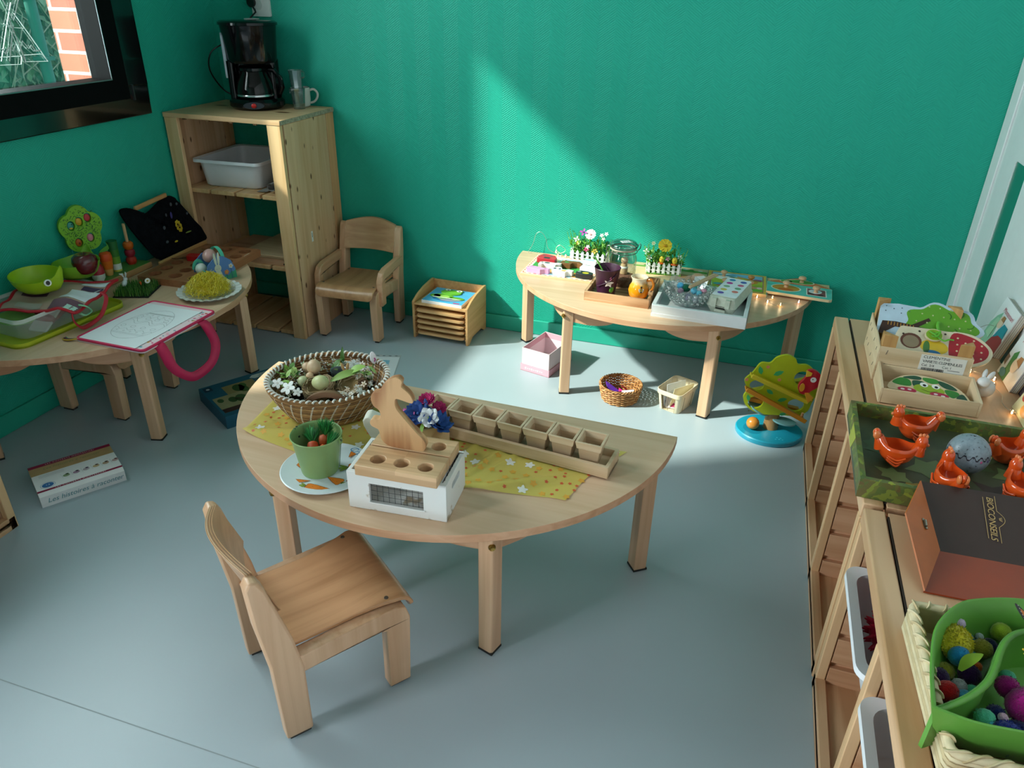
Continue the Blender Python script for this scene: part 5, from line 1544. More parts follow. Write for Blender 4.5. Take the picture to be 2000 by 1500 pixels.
# puzzles at the back edge
pc = thing('strip_puzzle', 'wooden puzzle board with a farm strip, under the yellow chick planter', 'puzzle', (2.045, -0.104, TT), 0.0)
b = M(wood('#dcc196', '#c8a878', 'x')).box((0, 0, 0.0055), (0.3, 0.19, 0.011))
b.flat([(-0.148, 0.05), (0.148, 0.05), (0.148, 0.094), (-0.148, 0.094)], 0.0113, mat('c8b48c', rough=0.6))
b.flat([(-0.148, 0.045), (0.148, 0.04), (0.148, 0.06), (0.05, 0.066), (-0.148, 0.058)], 0.0115, mat('5f9a3a', rough=0.6))
for x, c in ((-0.1, '3f7a3a'), (0.02, '8a5a4a'), (0.06, 'c8ccd0'), (0.085, '3f8a3a'), (0.12, 'dfe2e4'), (-0.06, '9a6a4a')): b.flat(circ(x, 0.067, 0.01, 10, 0.006), 0.0117, mat(c, rough=0.6))
b.flat([(0.03, -0.09), (0.14, -0.09), (0.14, 0.0), (0.03, 0.01)], 0.0113, mat('b98a5c', rough=0.6))
obj('board', b, pc, bevel=0.001)
we = thing('wooden_egg', 'plain wooden egg behind the crystal bowl', 'egg', (2.165, -0.165, TT + 0.0115), 0.2)
b = M(wood('#dcb793', '#c79d78', 'x')).ball((0, 0, 0.0175), (0.026, 0.0175, 0.0175))
obj('egg_body', b, we)
b = M(mat('e4e5e4', rough=0.6)).prism([(-0.025, -0.015), (0.02, -0.02), (0.026, 0.012), (0.01, 0.022), (-0.022, 0.016)], 0, 0.001)
for k in range(3): b.box((-0.004 + 0.008 * k, 0, 0.0012), (0.003, 0.01, 0.0004), mat('8a94a0'))
solo('paper_tag', 'white paper tag leaning in front of the wooden egg', 'tag', b, (2.178, -0.205, TT + 0.03), 0, rot=(0.9, 0.0, 0.1))
def knob(par, x, y, z, r=0.013, dark=False):
    b = M(wood('#c98f52', '#a9703a', 'x') if dark else wood('#d8b08a', '#c09570', 'x')).lathe([(0, 0), (r * 0.62, 0), (r * 0.45, 0.006), (r * 0.55, 0.01), (r, 0.015), (r * 0.92, 0.021), (r * 0.5, 0.024), (0, 0.0245)], seg=24)
    return obj('knob', b, par, (x, y, z), smooth=60)
pa = thing('knob_puzzle', 'square green knob puzzle with a meadow picture on the back table', 'puzzle', (2.311, -0.112, TT), math.radians(1))
b = M(wood('#dcc08e', '#c8a870', 'x')).box((0, 0, 0.006), (0.226, 0.212, 0.012))
b.box((0.1115, 0, 0.006), (0.004, 0.212, 0.0122), mat('3f9a9a', rough=0.5))
Zp = 0.0122
b.flat(rrect(0.22, 0.206, 0.006, 2), Zp, mat('d8b84a', rough=0.5))
b.flat(rrect(0.2, 0.19, 0.006, 2), Zp + 0.0002, mat('b0507a', rough=0.5))
b.flat(rrect(0.194, 0.184, 0.006, 2), Zp + 0.0004, mat('b4c23a', rough=0.5, var=0.1))
b.flat([(-0.095, 0.06), (-0.03, 0.052), (0.04, 0.04), (0.095, 0.03), (0.095, 0.088), (-0.095, 0.088)], Zp + 0.0006, mat('7fb6d8', rough=0.5))
b.flat([(-0.09, 0.07), (-0.05, 0.064), (-0.02, 0.074), (-0.06, 0.084)], Zp + 0.0008, mat('eef0f0', rough=0.5))
b.flat([(0.05, 0.032), (0.094, 0.03), (0.094, 0.048), (0.07, 0.05)], Zp + 0.0008, mat('b84a90', rough=0.5))
b.flat([(0.0, 0.05), (0.09, 0.02), (0.09, 0.03), (0.0, 0.06)], Zp + 0.0009, mat('d08a3a', rough=0.5))
for x, y, rx_, ry_, c in ((-0.05, 0.03, 0.036, 0.022, 'eceef0'), (-0.02, 0.034, 0.014, 0.012, '3a3c40'), (0.005, 0.03, 0.016, 0.011, 'd08a2a'), (0.05, 0.012, 0.03, 0.022, 'cf8a22'), (-0.05, -0.05, 0.03, 0.02, 'd85a4a'), (-0.07, -0.045, 0.018, 0.012, '4fa8b0'), (0.05, -0.05, 0.03, 0.018, 'c8946a'), (0.085, -0.05, 0.01, 0.012, 'e8c0c0'), (0.07, -0.075, 0.03, 0.012, '6fae3a')):
    b.flat(circ(x, y, rx_, 18, ry_), Zp + 0.001 + 0.0001 * (x > 0) + 0.00005 * (rx_ < 0.02), mat(c, rough=0.5))
obj('board', b, pa, bevel=0.001)
for x, y, dk in ((-0.052, 0.048, False), (0.052, 0.022, True), (-0.044, -0.044, False), (0.05, -0.04, False)): knob(pa, x, y, 0.0126, dark=dk)
ph = thing('house_puzzle', 'house-shaped knob puzzle at the right end of the back table', 'puzzle', (2.538, -0.1, TT), math.radians(-1))
b = M(wood('#e0c8a0', '#ccae82', 'x')).box((0.0, 0.03, 0.004), (0.232, 0.12, 0.008))
house = [(-0.115, -0.092), (0.108, -0.108), (0.118, -0.1), (0.122, 0.012), (0.004, 0.098), (-0.115, 0.022)]
b.prism(house, 0.0082, 0.019)
Zh = 0.0192
b.flat([(-0.114, -0.091), (0.108, -0.107), (0.117, -0.1), (0.121, 0.012), (-0.114, 0.02)], Zh, mat('5fc0b4', rough=0.5, var=0.12, vscale=40))
b.flat([(-0.114, 0.021), (0.12, 0.013), (0.004, 0.097)], Zh, mat('d4703a', rough=0.5, var=0.08))
for k in range(6): b.line([(-0.1 + 0.04 * k, 0.022), (-0.1 + 0.04 * k, 0.03 + 0.05 * (1 - abs(k - 2.5) / 3))], Zh + 0.0002, 0.001, mat('b4562a'))
for p, rx_, ry_, c, w_ in (((-0.045, -0.035), 0.05, 0.034, 'd08f2a', 1), ((0.01, 0.052), 0.045, 0.022, '5a9a3a', 1), ((-0.045, 0.045), 0.022, 0.014, '5a9a3a', 1)):
    if w_: b.flat(circ(p[0], p[1], rx_ * 1.1, 24, ry_ * 1.14), Zh + 0.0003, mat('efe9d8', rough=0.5))
    b.flat(circ(p[0], p[1], rx_, 24, ry_), Zh + 0.0005, mat(c, rough=0.5))
b.flat(circ(-0.045, -0.052, 0.028, 14, 0.01), Zh + 0.0007, mat('c8602a', rough=0.5))
b.flat([(0.028, -0.082), (0.1, -0.088), (0.1, -0.012), (0.028, -0.006)], Zh + 0.0003, mat('e8e6e2', rough=0.5))
b.flat([(0.032, -0.078), (0.096, -0.084), (0.096, -0.016), (0.032, -0.01)], Zh + 0.0005, mat('8a4a4e', rough=0.5))
b.flat(circ(0.06, -0.04, 0.024, 16, 0.022), Zh + 0.0007, mat('dfe3ea', rough=0.5))
for x, y in ((0.045, -0.068), (0.078, -0.072)): b.flat(circ(x, y, 0.012, 14, 0.006), Zh + 0.0009, mat('1c1a1c', rough=0.5))
obj('board', b, ph, bevel=0.001)
for x, y in ((-0.045, -0.025), (0.012, 0.05), (0.062, -0.045)): knob(ph, x, y, 0.0196, 0.0145)

# fairy lights
def fairy(label, loc, wire, leds, glow, group):
    t = thing('fairy_lights', label, 'fairy lights', loc, 0, group)
    b = M(mat('b9b3a6', rough=0.35, metal=0.6)).tube(spline(wire, 6), 0.0007, seg=5)
    obj('wire', b, t, smooth=60)
    for k, (x, y, z, c) in enumerate(leds):
        b = M(clear('#fff4e8', gloss=0.2)).ball((0, 0, 0.0075), (0.0065, 0.0065, 0.0065), None, 14, 10)
        o = obj('lamp_bead', b, t, (x, y, z), smooth=60)
        b = M(mat(c, rough=0.4, emit=glow)).ball((0, 0, 0.0045), (0.0022, 0.0022, 0.0032), None, 8, 6)
        obj('light', b, o)
        d = bpy.data.lights.new('bead_glow', 'POINT')
        d.energy, d.color, d.shadow_soft_size = 0.012, (1.0, 0.72, 0.4), 0.004
        l = bpy.data.objects.new('bead_glow', d)
        COL.objects.link(l)
        l.parent = o
        l.location = (0, -0.003, 0.016)
    return t
fairy('fairy lights scattered around the house-shaped puzzle on the back table', (0, 0, TT), [(2.385, -0.26, 0.002), (2.40, -0.235, 0.004), (2.45, -0.225, 0.003), (2.43, -0.262, 0.006), (2.46, -0.29, 0.003), (2.48, -0.268, 0.004), (2.52, -0.25, 0.006), (2.548, -0.228, 0.003)],
      [(2.392, -0.232, 0.0, 'ffd9b0'), (2.447, -0.222, 0.0, 'ffe08a'), (2.43, -0.272, 0.0, 'fff0d8'), (2.476, -0.285, 0.0, 'ffd070'), (2.54, -0.232, 0.0, 'ffc8d0')], 12, 'strings of fairy lights')
fairy('fairy light wire looped above the left back corner of the back table', (0, 0, TT), [(1.452, -0.03, 0.002), (1.437, -0.028, 0.004), (1.455, -0.025, 0.04), (1.468, -0.022, 0.085), (1.49, -0.022, 0.095), (1.512, -0.025, 0.07), (1.525, -0.03, 0.03), (1.56, -0.025, 0.012), (1.59, -0.03, 0.02), (1.60, -0.03, 0.035), (1.575, -0.028, 0.05), (1.56, -0.03, 0.03), (1.60, -0.04, 0.008), (1.62, -0.035, 0.004)],
      [(1.57, -0.035, 0.0, 'ffd89a'), (1.585, -0.048, 0.0, 'ffe0b0'), (1.603, -0.03, 0.0, 'ffc0c8'), (1.56, -0.03, 0.012, 'fff4e0')], 8, 'strings of fairy lights')

# ---------------------------------------------------------------- on the floor
# rack of puzzle trays
rk = thing('puzzle_rack', 'small beech rack of puzzle trays on the floor by the armchair', 'rack', (1.105, -0.122, 0), math.radians(-2))
RKW = wood('#d8a974', '#c08d58', 'y', rough=0.4, contrast=0.6)
prof = [(-0.108, 0.0), (-0.085, 0.0), (-0.05, 0.022), (0.05, 0.022), (0.085, 0.0), (0.108, 0.0), (0.108, 0.21), (0.085, 0.212), (0.0, 0.205), (-0.06, 0.192), (-0.095, 0.178), (-0.108, 0.172)]
for x in (-0.127, 0.127):
    b = M(RKW).prism(prof, x - 0.0055, x + 0.0055, axis='x')
    obj('side_panel', b, rk, bevel=0.0015)
    for k in range(5):
        b = M(RKW).box((x - math.copysign(0.0085, x), 0, 0.022 + 0.0265 * k), (0.006, 0.205, 0.004))
        obj('runner', b, rk)
b = M(RKW).box((0, 0.1025, 0.175), (0.243, 0.009, 0.066))
obj('back_rail', b, rk, bevel=0.001)
b = M(RKW).box((0, 0.0, 0.162), (0.243, 0.212, 0.008))
obj('top_shelf', b, rk, bevel=0.001)
TRW = wood('#dcb07c', '#c89a64', 'x', rough=0.4, contrast=0.6)
names = ['lowest', 'fourth from the top', 'middle', 'second from the top', 'topmost']
for k in range(5):
    t = thing('puzzle_tray', '%s of the five wooden puzzle trays in the beech rack' % names[k], 'puzzle tray', (1.105, -0.122, 0.0245 + 0.0265 * k), math.radians(-2), 'puzzle trays in the beech rack')
    b = M(TRW).prism(rrect(0.226, 0.215, 0.018, 5, 0, -0.008), 0, 0.009)
    b.prism(rrect(0.208, 0.19, 0.006, 3, 0, -0.002), 0.0088, 0.0094, wood('#cf9f68', '#b98850', 'x'))
    b.line([(x, y) for x, y in rrect(0.21, 0.192, 0.006, 3, 0, -0.002)], 0.0096, 0.0015, mat('5a3d22'), True)
    obj('tray', b, t, bevel=0.0012)
    b = M(mat(('2a2a24', '3a2a2a', '22303a', '2a3424', '302a22')[k], rough=0.6)).flat(circ(0.03 - 0.02 * k, 0.03, 0.05, 14, 0.03), 0.0099, None)
    b.prism(circ(0.03 - 0.02 * k, 0.03, 0.048, 14, 0.028), 0.0096, 0.0112)
    obj('picture_piece', b, t)
fg = thing('frog_puzzle', 'blue puzzle with a green frog on a leaf boat, on top of the rack', 'puzzle', (1.107, -0.132, 0.1665), math.radians(-2))
b = M(mat('e6e4e6', rough=0.5)).box((0, 0, 0.007), (0.19, 0.165, 0.014))
Zf = 0.0142
b.flat(rrect(0.188, 0.163, 0.003, 2), Zf, mat('4fa8d4', rough=0.45, var=0.1, vscale=14))
b.flat([(-0.075, -0.028), (-0.03, -0.04), (0.03, -0.042), (0.082, -0.03), (0.05, -0.055), (0.0, -0.066), (-0.05, -0.055)], Zf + 0.0002, mat('2f6ea8', rough=0.45))
b.flat([(-0.04, -0.036), (0.08, -0.034), (0.04, -0.056), (-0.01, -0.06)], Zf + 0.0004, mat('8a8fa0', rough=0.45))
GF = mat('5fa02e', rough=0.45)
b.prism(circ(-0.02, -0.014, 0.046, 22, 0.026), Zf, Zf + 0.003, GF)
b.prism(circ(0.048, -0.022, 0.034, 18, 0.014), Zf, Zf + 0.003, GF)
b.prism(circ(-0.056, -0.018, 0.026, 18, 0.016), Zf, Zf + 0.003, GF)
b.prism(circ(-0.004, 0.034, 0.048, 24, 0.028), Zf, Zf + 0.005, mat('6ab035', rough=0.45))
b.flat(circ(-0.012, -0.018, 0.022, 18, 0.014), Zf + 0.0033, mat('9cc85a', rough=0.45))
b.flat([(-0.07, -0.03), (0.075, -0.03), (0.06, -0.036), (-0.06, -0.037)], Zf + 0.0034, mat('e2e6d8', rough=0.45))
for x in (-0.028, 0.026):
    b.prism(circ(x, 0.056, 0.0165, 18, 0.0135), Zf, Zf + 0.0056, GF)
    b.flat(circ(x, 0.056, 0.0135, 18, 0.0108), Zf + 0.0058, mat('eef2ee', rough=0.4))
    b.flat(circ(x + 0.002, 0.053, 0.005, 12, 0.0045), Zf + 0.006, mat('16181a', rough=0.4))
b.line([(-0.03 + 0.052 * i / 12, 0.022 - 0.007 * math.sin(PI * i / 12)) for i in range(13)], Zf + 0.0052, 0.0012, mat('2f5a1a'))
b.flat([(0.05, -0.074), (0.08, -0.074), (0.08, -0.066), (0.05, -0.066)], Zf + 0.0002, mat('d0306a', rough=0.5))
obj('board', b, fg, smooth=30)

# pink box
pk = thing('pink_box', 'open pink cardboard box set in its lid under the back table', 'box', (1.606, -0.288, 0), math.radians(-14))
PINK = mat('dca5b4', rough=0.6, var=0.03)
b = M(PINK)
tray(b, 0.134, 0.198, 0.03, 0.0025, None)
for k in range(9): b.box((-0.042 + 0.0095 * k, -0.0992, 0.015), (0.006, 0.0006, 0.004 if k % 3 else 0.008), mat('efd4dc', rough=0.6))
obj('lid_underneath', b, pk)
b = M(mat('ead3da', rough=0.6, var=0.02)).at((0, 0, 0.003))
tray(b, 0.126, 0.19, 0.098, 0.0022, None, mat('e6e2e4', rough=0.7))
b.at((0, 0, 0.0))
b.box((0, 0.0925, 0.088), (0.12, 0.0004, 0.024), PINK)
b.box((-0.0603, 0, 0.088), (0.0004, 0.18, 0.024), PINK)
b.box((0.02, 0.0923, 0.045), (0.0012, 0.0006, 0.075), mat('55585c'))
obj('box', b, pk)
for k, (c, x, y, z, r, lb) in enumerate((('b01a3a', 0.01, 0.03, 0.006, 0.4, 'dark red card in the pink box'), ('6a9cd0', 0.01, -0.01, 0.012, -0.2, 'light blue card in the pink box'), ('5a6a9a', -0.03, 0.0, 0.009, 0.8, 'slate blue card in the pink box'), ('d8d0d0', 0.03, 0.0, 0.016, 0.1, 'pale card in the pink box'))):
    b = M(mat(c, rough=0.5)).box((0, 0, 0.0015), (0.06, 0.045, 0.003))
    v = Matrix.Rotation(math.radians(-14), 2) @ Vector((x, y))
    solo('card', lb, 'card', b, (1.606 + v.x, -0.288 + v.y, z + 0.004), r, 'cards in the pink box')

# round wicker basket
WIC = [mat('b07a48', rough=0.6, var=0.2, vscale=60), mat('c8935c', rough=0.6, var=0.2, vscale=60), mat('94602f', rough=0.6, var=0.2, vscale=60)]
wk = thing('wicker_basket', 'small round brown wicker basket on the floor under the back table', 'basket', (1.951, -0.472, 0), 0.2)
b = M()
def wr(z): return 0.066 + 0.012 * min(1, z / 0.05)
NS = 30
for j in range(11):
    z = 0.004 + 0.0052 * j
    ph_ = j % 2
    b.tube([((wr(z) + 0.0022 * math.cos(PI * (NS * i / 120 + ph_) * 1.0)) * math.cos(2 * PI * i / 120), (wr(z) + 0.0022 * math.cos(PI * (NS * i / 120 + ph_))) * math.sin(2 * PI * i / 120), z) for i in range(120)], 0.0025, WIC[j % 3], seg=5, closed=True)
obj('woven_wall', b, wk, smooth=60)
b = M(WIC[2])
for k in range(NS):
    a = 2 * PI * k / NS
    b.tube([(wr(0) * math.cos(a), wr(0) * math.sin(a), 0.002), (wr(0.05) * math.cos(a), wr(0.05) * math.sin(a), 0.062)], 0.0022, seg=5)
obj('stakes', b, wk)
b = M()
for s in range(3):
    b.tube([((0.0785 + 0.0035 * math.cos(2 * PI * i * 14 / 140 + s * 2.1)) * math.cos(2 * PI * i / 140), (0.0785 + 0.0035 * math.cos(2 * PI * i * 14 / 140 + s * 2.1)) * math.sin(2 * PI * i / 140), 0.064 + 0.0035 * math.sin(2 * PI * i * 14 / 140 + s * 2.1)) for i in range(140)], 0.0025, WIC[s], seg=6, closed=True)
obj('plaited_rim', b, wk, smooth=60)
b = M(WIC[0])
for k in range(14): b.tube([(r * math.cos(2 * PI * i / 40), r * math.sin(2 * PI * i / 40), 0.003) for r in [0.004 + 0.0046 * k] for i in range(40)], 0.0024, WIC[k % 3], seg=4, closed=True)
obj('base', b, wk)
tri = [(-0.022, -0.016), (0.022, -0.016), (-0.022, 0.022)]
for k, (c, x, y, z, rz_, s, lb, tilt) in enumerate((('5a2a9a', -0.028, 0.0, 0.03, 0.5, 1.2, 'large purple wooden triangle', 0.6), ('c42a2a', 0.004, 0.012, 0.034, 2.2, 0.9, 'red wooden triangle', 0.7), ('2a3a9a', -0.008, -0.03, 0.016, 1.0, 1.1, 'blue wooden triangle', 0.1), ('d83a8a', 0.006, -0.004, 0.024, 0.2, 0.5, 'small pink wooden piece', 0.2), ('d8b42a', 0.03, 0.002, 0.02, 1.4, 0.5, 'small yellow wooden piece', 0.3), ('7a2a5a', 0.02, 0.01, 0.016, 2.6, 0.6, 'dark plum wooden piece', 0.2), ('4a2a7a', -0.03, -0.02, 0.012, 3.4, 1.1, 'dark violet wooden triangle', 0.1))):
    b = M(mat(c, rough=0.4)).prism([(p * s, q * s) for p, q in tri], 0, 0.006)
    solo('wooden_shape', lb + ' in the round wicker basket', 'wooden shape', b, (1.951 + x, -0.472 + y, z + 0.012), 0, 'coloured wooden shapes in the wicker basket', rot=(tilt, 0.1, rz_), bevel=0.0006)
b = M(mat('eceef0', rough=0.6)).box((0, 0, 0.0005), (0.046, 0.026, 0.001))
solo('paper_slip', 'white paper slip lying on the shapes in the wicker basket', 'slip of paper', b, (1.985, -0.498, 0.047), 0, rot=(0.1, -0.15, 0.25))

# chip-wood punnet with cards
pn = thing('chipwood_basket', 'pale chip-wood punnet holding cards, under the back table', 'basket', (2.164, -0.452, 0), math.radians(-22))
CH = wood('#e6d8bc', '#d6c4a0', 'z', rough=0.6, contrast=0.6)
def pun(k, z): return [(x, y, z) for x, y in rrect(0.098 * k, 0.142 * k, 0.018, 5)]
b = M(CH)
secs = [pun(0.86, 0.001), pun(1.0, 0.07), pun(1.03, 0.084)]
n = len(secs[0])
b.add([p for s in secs for p in s], [tuple(range(n))] + [(j * n + i, j * n + (i + 1) % n, (j + 1) * n + (i + 1) % n, (j + 1) * n + i) for j in range(2) for i in range(n) if not (j == 0 and i in (17,))])
for x0, y0, x1, y1 in ((0.0, -0.0624, 0.0, -0.0705), (0.0428, -0.03, 0.0485, -0.032), (0.0428, 0.03, 0.0485, 0.032), (-0.02, -0.0624, -0.022, -0.0705)):
    b.tube([(x0, y0 * 1.005, 0.005), (x1 * 1.01, y1 * 1.008, 0.07)], 0.0009, mat('6a5236', rough=0.9), seg=4)
w_ = obj('chip_walls', b, pn, smooth=40)
md = w_.modifiers.new('thickness', 'SOLIDIFY')
md.thickness = 0.0018
b = M(wood('#e6d6b8', '#d4c098', 'x', rough=0.6))
o_, i_ = rrect(0.104, 0.15, 0.02, 6), rrect(0.1, 0.146, 0.02, 6)
b.prism(o_, 0.068, 0.086, holes=[i_])
obj('rim_band', b, pn, bevel=0.0006)
def card(label, c, x, y, z, w, h, tilt, rz_, stripe=None, g='cards in the chip-wood punnet'):
    b = M(mat(c, rough=0.5)).box((0, 0, h / 2), (w, 0.0014, h))
    if stripe:
        for k, (cc, a, l) in enumerate(stripe): b.box((a * w, -0.0008, h * (0.25 + 0.1 * k)), (l * w, 0.0006, h * 0.3), mat(cc, rough=0.5))
    v = Matrix.Rotation(math.radians(-22), 2) @ Vector((x, y))
    solo('picture_card', label, 'card', b, (2.164 + v.x, -0.452 + v.y, z), 0, g, rot=(tilt, 0, math.radians(-22) + rz_))
card('large card with a pale yellow picture sticking out of the punnet', 'd8cfae', 0.012, 0.004, 0.012, 0.1, 0.082, 0.18, 1.25, [('b8924a', 0.1, 0.3), ('a83a4a', 0.28, 0.16), ('3a2a20', 0.38, 0.1)])
card('white card standing behind the large picture card in the punnet', 'e2e4ea', -0.008, 0.014, 0.01, 0.09, 0.078, -0.12, 1.2, [('9aa0b8', -0.1, 0.3)])
card('white and blue card leaning in the near corner of the punnet', 'd8dce8', -0.012, -0.026, 0.006, 0.05, 0.056, -0.35, 1.0, [('3a3f8a', -0.2, 0.3)])
card('small card with pink print at the bottom of the punnet', 'e2d4d2', 0.004, -0.04, 0.005, 0.05, 0.05, -0.5, 0.4, [('b83a6a', 0.1, 0.4)])

# ball track tree
bt = thing('ball_track_tree', 'wooden toy tree with ball ramps and a red bird, on the floor', 'toy', (2.505, -0.542, 0), math.radians(8))
TQ = mat('1c93b0', rough=0.3, var=0.05, coat=0.3)
b = M(TQ).lathe([(0, 0.0), (0.114, 0.0), (0.1165, 0.004), (0.1165, 0.016), (0.113, 0.0195), (0.0, 0.0195)], seg=64, sy=0.86)
b.prism(circ(-0.058, -0.012, 0.034, 28, 0.038), 0.0194, 0.0198, mat('167c98', rough=0.35))
for x, y in ((0.02, -0.06), (0.032, -0.062), (0.026, -0.07), (0.014, -0.072), (0.038, -0.073)): b.ball((x, y, 0.0195), (0.004, 0.002, 0.0008), mat('3fb0c8', rough=0.3), 8, 6)
obj('turquoise_base', b, bt, smooth=40)
b = M(wood('#b98a58', '#a0723f', 'z', rough=0.4)).lathe([(0, 0.0195), (0.026, 0.0195), (0.02, 0.15), (0, 0.15)], seg=28)
b.ball((0.02, -0.02, 0.045), (0.005, 0.004, 0.004), mat('1a120c'), 8, 6)
obj('trunk', b, bt, (0.005, 0.01, 0), smooth=60)
LG = mat('b4bf22', rough=0.35, var=0.04)
crown = spline([(-0.118, 0.235), (-0.096, 0.262), (-0.075, 0.295), (-0.045, 0.298), (-0.026, 0.318), (0.006, 0.328), (0.034, 0.318), (0.045, 0.302), (0.075, 0.302), (0.1, 0.286), (0.122, 0.25), (0.128, 0.215), (0.118, 0.185), (0.108, 0.15), (0.075, 0.132), (0.035, 0.13), (0.0, 0.128), (-0.05, 0.128), (-0.095, 0.148), (-0.112, 0.178), (-0.104, 0.205)], 5, closed=True)
STR = lambda z: 0.322 - (0.328 - z) * 1.17
crown = [(x, STR(z)) for x, z in crown]
hl = [circ(0.068, STR(0.258), 0.0265, 26), circ(-0.075, STR(0.222), 0.024, 26, 0.02), circ(-0.068, STR(0.165), 0.026, 26, 0.024), circ(0.066, STR(0.168), 0.028, 26, 0.024)]
for y0, nm in ((-0.018, 'crown'),):
    b = M(LG).prism(crown, y0 - 0.005, y0 + 0.005, axis='y', holes=hl)
    if y0 < 0:
        MG, PKD = mat('3fae6a', rough=0.4), mat('e0906a', rough=0.4)
        for x, z, a, s in ((-0.072, 0.272, 1.9, 1.0), (-0.012, 0.268, 0.5, 1.1), (-0.028, 0.205, -0.6, 0.9), (0.018, 0.182, 0.35, 1.0), (-0.095, 0.178, 1.9, 0.8), (0.03, 0.134, 0.3, 0.8)):
            lf = [(t_, w__) for t_, w__ in ((-0.016, 0), (-0.006, 0.0075), (0.006, 0.007), (0.017, 0.0), (0.006, -0.007), (-0.006, -0.0075))]
            b.prism([(x + s * (p * math.cos(a) - q * math.sin(a)), STR(z) + s * (p * math.sin(a) + q * math.cos(a))) for p, q in lf], -0.0236, -0.0232, MG, axis='y')
        for x, z in ((-0.05, 0.285), (-0.005, 0.247), (-0.112, 0.238)): b.prism(circ(x, STR(z), 0.006, 14), -0.0236, -0.0232, PKD, axis='y')
        for x, z in ((-0.085, 0.135), (0.092, 0.145)): b.prism(circ(x, STR(z), 0.0028, 10), -0.0236, -0.0232, mat('4a4a1a'), axis='y')
    obj(nm, b, bt, bevel=0.0012)
def ramp_bar(c0, c1, y0, col, nm):
    b = M(mat(col, rough=0.35, var=0.03))
    p, q = Vector((c0[0], 0, c0[1])), Vector((c1[0], 0, c1[1]))
    L = (q - p).length
    b.at(((p.x + q.x) / 2, y0, (p.z + q.z) / 2), (0, -math.atan2(q.z - p.z, q.x - p.x), 0))
    b.box((0, 0, 0), (L, 0.034, 0.005))
    b.box((0, -0.0185, 0.004), (L, 0.006, 0.015))
    return obj(nm, b, bt, bevel=0.0015)
ramp_bar((-0.105, 0.246), (0.095, 0.165), -0.04, 'd2bc2a', 'yellow_ramp')
o = ramp_bar((-0.115, 0.195), (0.1, 0.092), -0.045, 'd98a1e', 'orange_ramp')
ramp_bar((-0.1, 0.15), (0.1, 0.225), 0.012, 'a8a428', 'rear_ramp')
ramp_bar((-0.1, 0.13), (0.09, 0.10), 0.014, 'd98a1e', 'rear_ramp')
b = M(wood('#d0a070', '#b58858', 'z')).tube([(0.088, -0.05, 0.10), (0.088, -0.05, 0.122)], 0.0045, seg=10)
obj('peg', b, bt)
PB = mat('7fb4bc', rough=0.35, var=0.04)
b = M(PB).prism([(x, y) for x, y in circ(0, 0, 0.045, 24, 0.028)], -0.003, 0.003)
obj('pale_blue_leaf', b, bt, (-0.05, 0.0, 0.098), rot=(0.25, 0.5, 0.1), bevel=0.001)
b = M(PB).prism([(x, y) for x, y in circ(0, 0, 0.04, 24, 0.028)], -0.003, 0.003)
obj('pale_blue_leaf', b, bt, (0.042, -0.015, 0.062), rot=(0.0, 0.05, -0.2), bevel=0.001)
b = M(mat('c8bd3a', rough=0.4)).prism(spline([(0.0, 0.13), (0.014, 0.13), (0.02, 0.115), (0.016, 0.105), (0.022, 0.095), (0.012, 0.08), (0.002, 0.072), (0.004, 0.1)], 4, closed=True), -0.004, 0.004, axis='y')
obj('yellow_tail', b, bt, (0.03, 0.02, 0.0), bevel=0.001)
RB = mat('b8142c', rough=0.3, var=0.04, coat=0.3)
b = M(RB).prism(spline([(0.07, 0.288), (0.09, 0.293), (0.112, 0.28), (0.122, 0.255), (0.114, 0.232), (0.096, 0.215), (0.088, 0.205), (0.072, 0.2), (0.06, 0.205), (0.052, 0.222), (0.054, 0.24), (0.064, 0.255), (0.07, 0.27)], 5, closed=True), -0.062, -0.05, axis='y')
bd = obj('red_bird', b, bt, bevel=0.0025)
b = M(mat('e2b83a', rough=0.35)).prism([(0.066, 0.292), (0.086, 0.283), (0.084, 0.272), (0.068, 0.266)], -0.0645, -0.062, axis='y')
obj('yellow_beak', b, bd, bevel=0.001)
b = M(mat('e0982a', rough=0.35)).prism(circ(0.064, 0.226, 0.0085, 18, 0.016), -0.0635, -0.062, axis='y')
b.prism([(0.076, 0.206), (0.088, 0.208), (0.108, 0.19), (0.104, 0.184), (0.108, 0.178), (0.1, 0.178), (0.094, 0.17), (0.088, 0.178)], -0.064, -0.058, axis='y')
obj('orange_wing_and_tail', b, bd, bevel=0.001)
b = M(mat('e6e6e8', rough=0.4)).prism(circ(0.094, 0.258, 0.0095, 20), -0.0638, -0.062, axis='y')
b.prism(circ(0.092, 0.26, 0.0022, 10), -0.0642, -0.0636, mat('3a3a3a'), axis='y')
obj('eye', b, bd)
b = M(mat('d98a34', rough=0.3, coat=0.3)).ball((0, 0, 0.0225), 0.0225, None, 28, 18)
solo('wooden_ball', 'orange wooden ball lying on the turquoise base of the toy tree', 'ball', b, (2.446, -0.565, 0.0199), smooth=60)

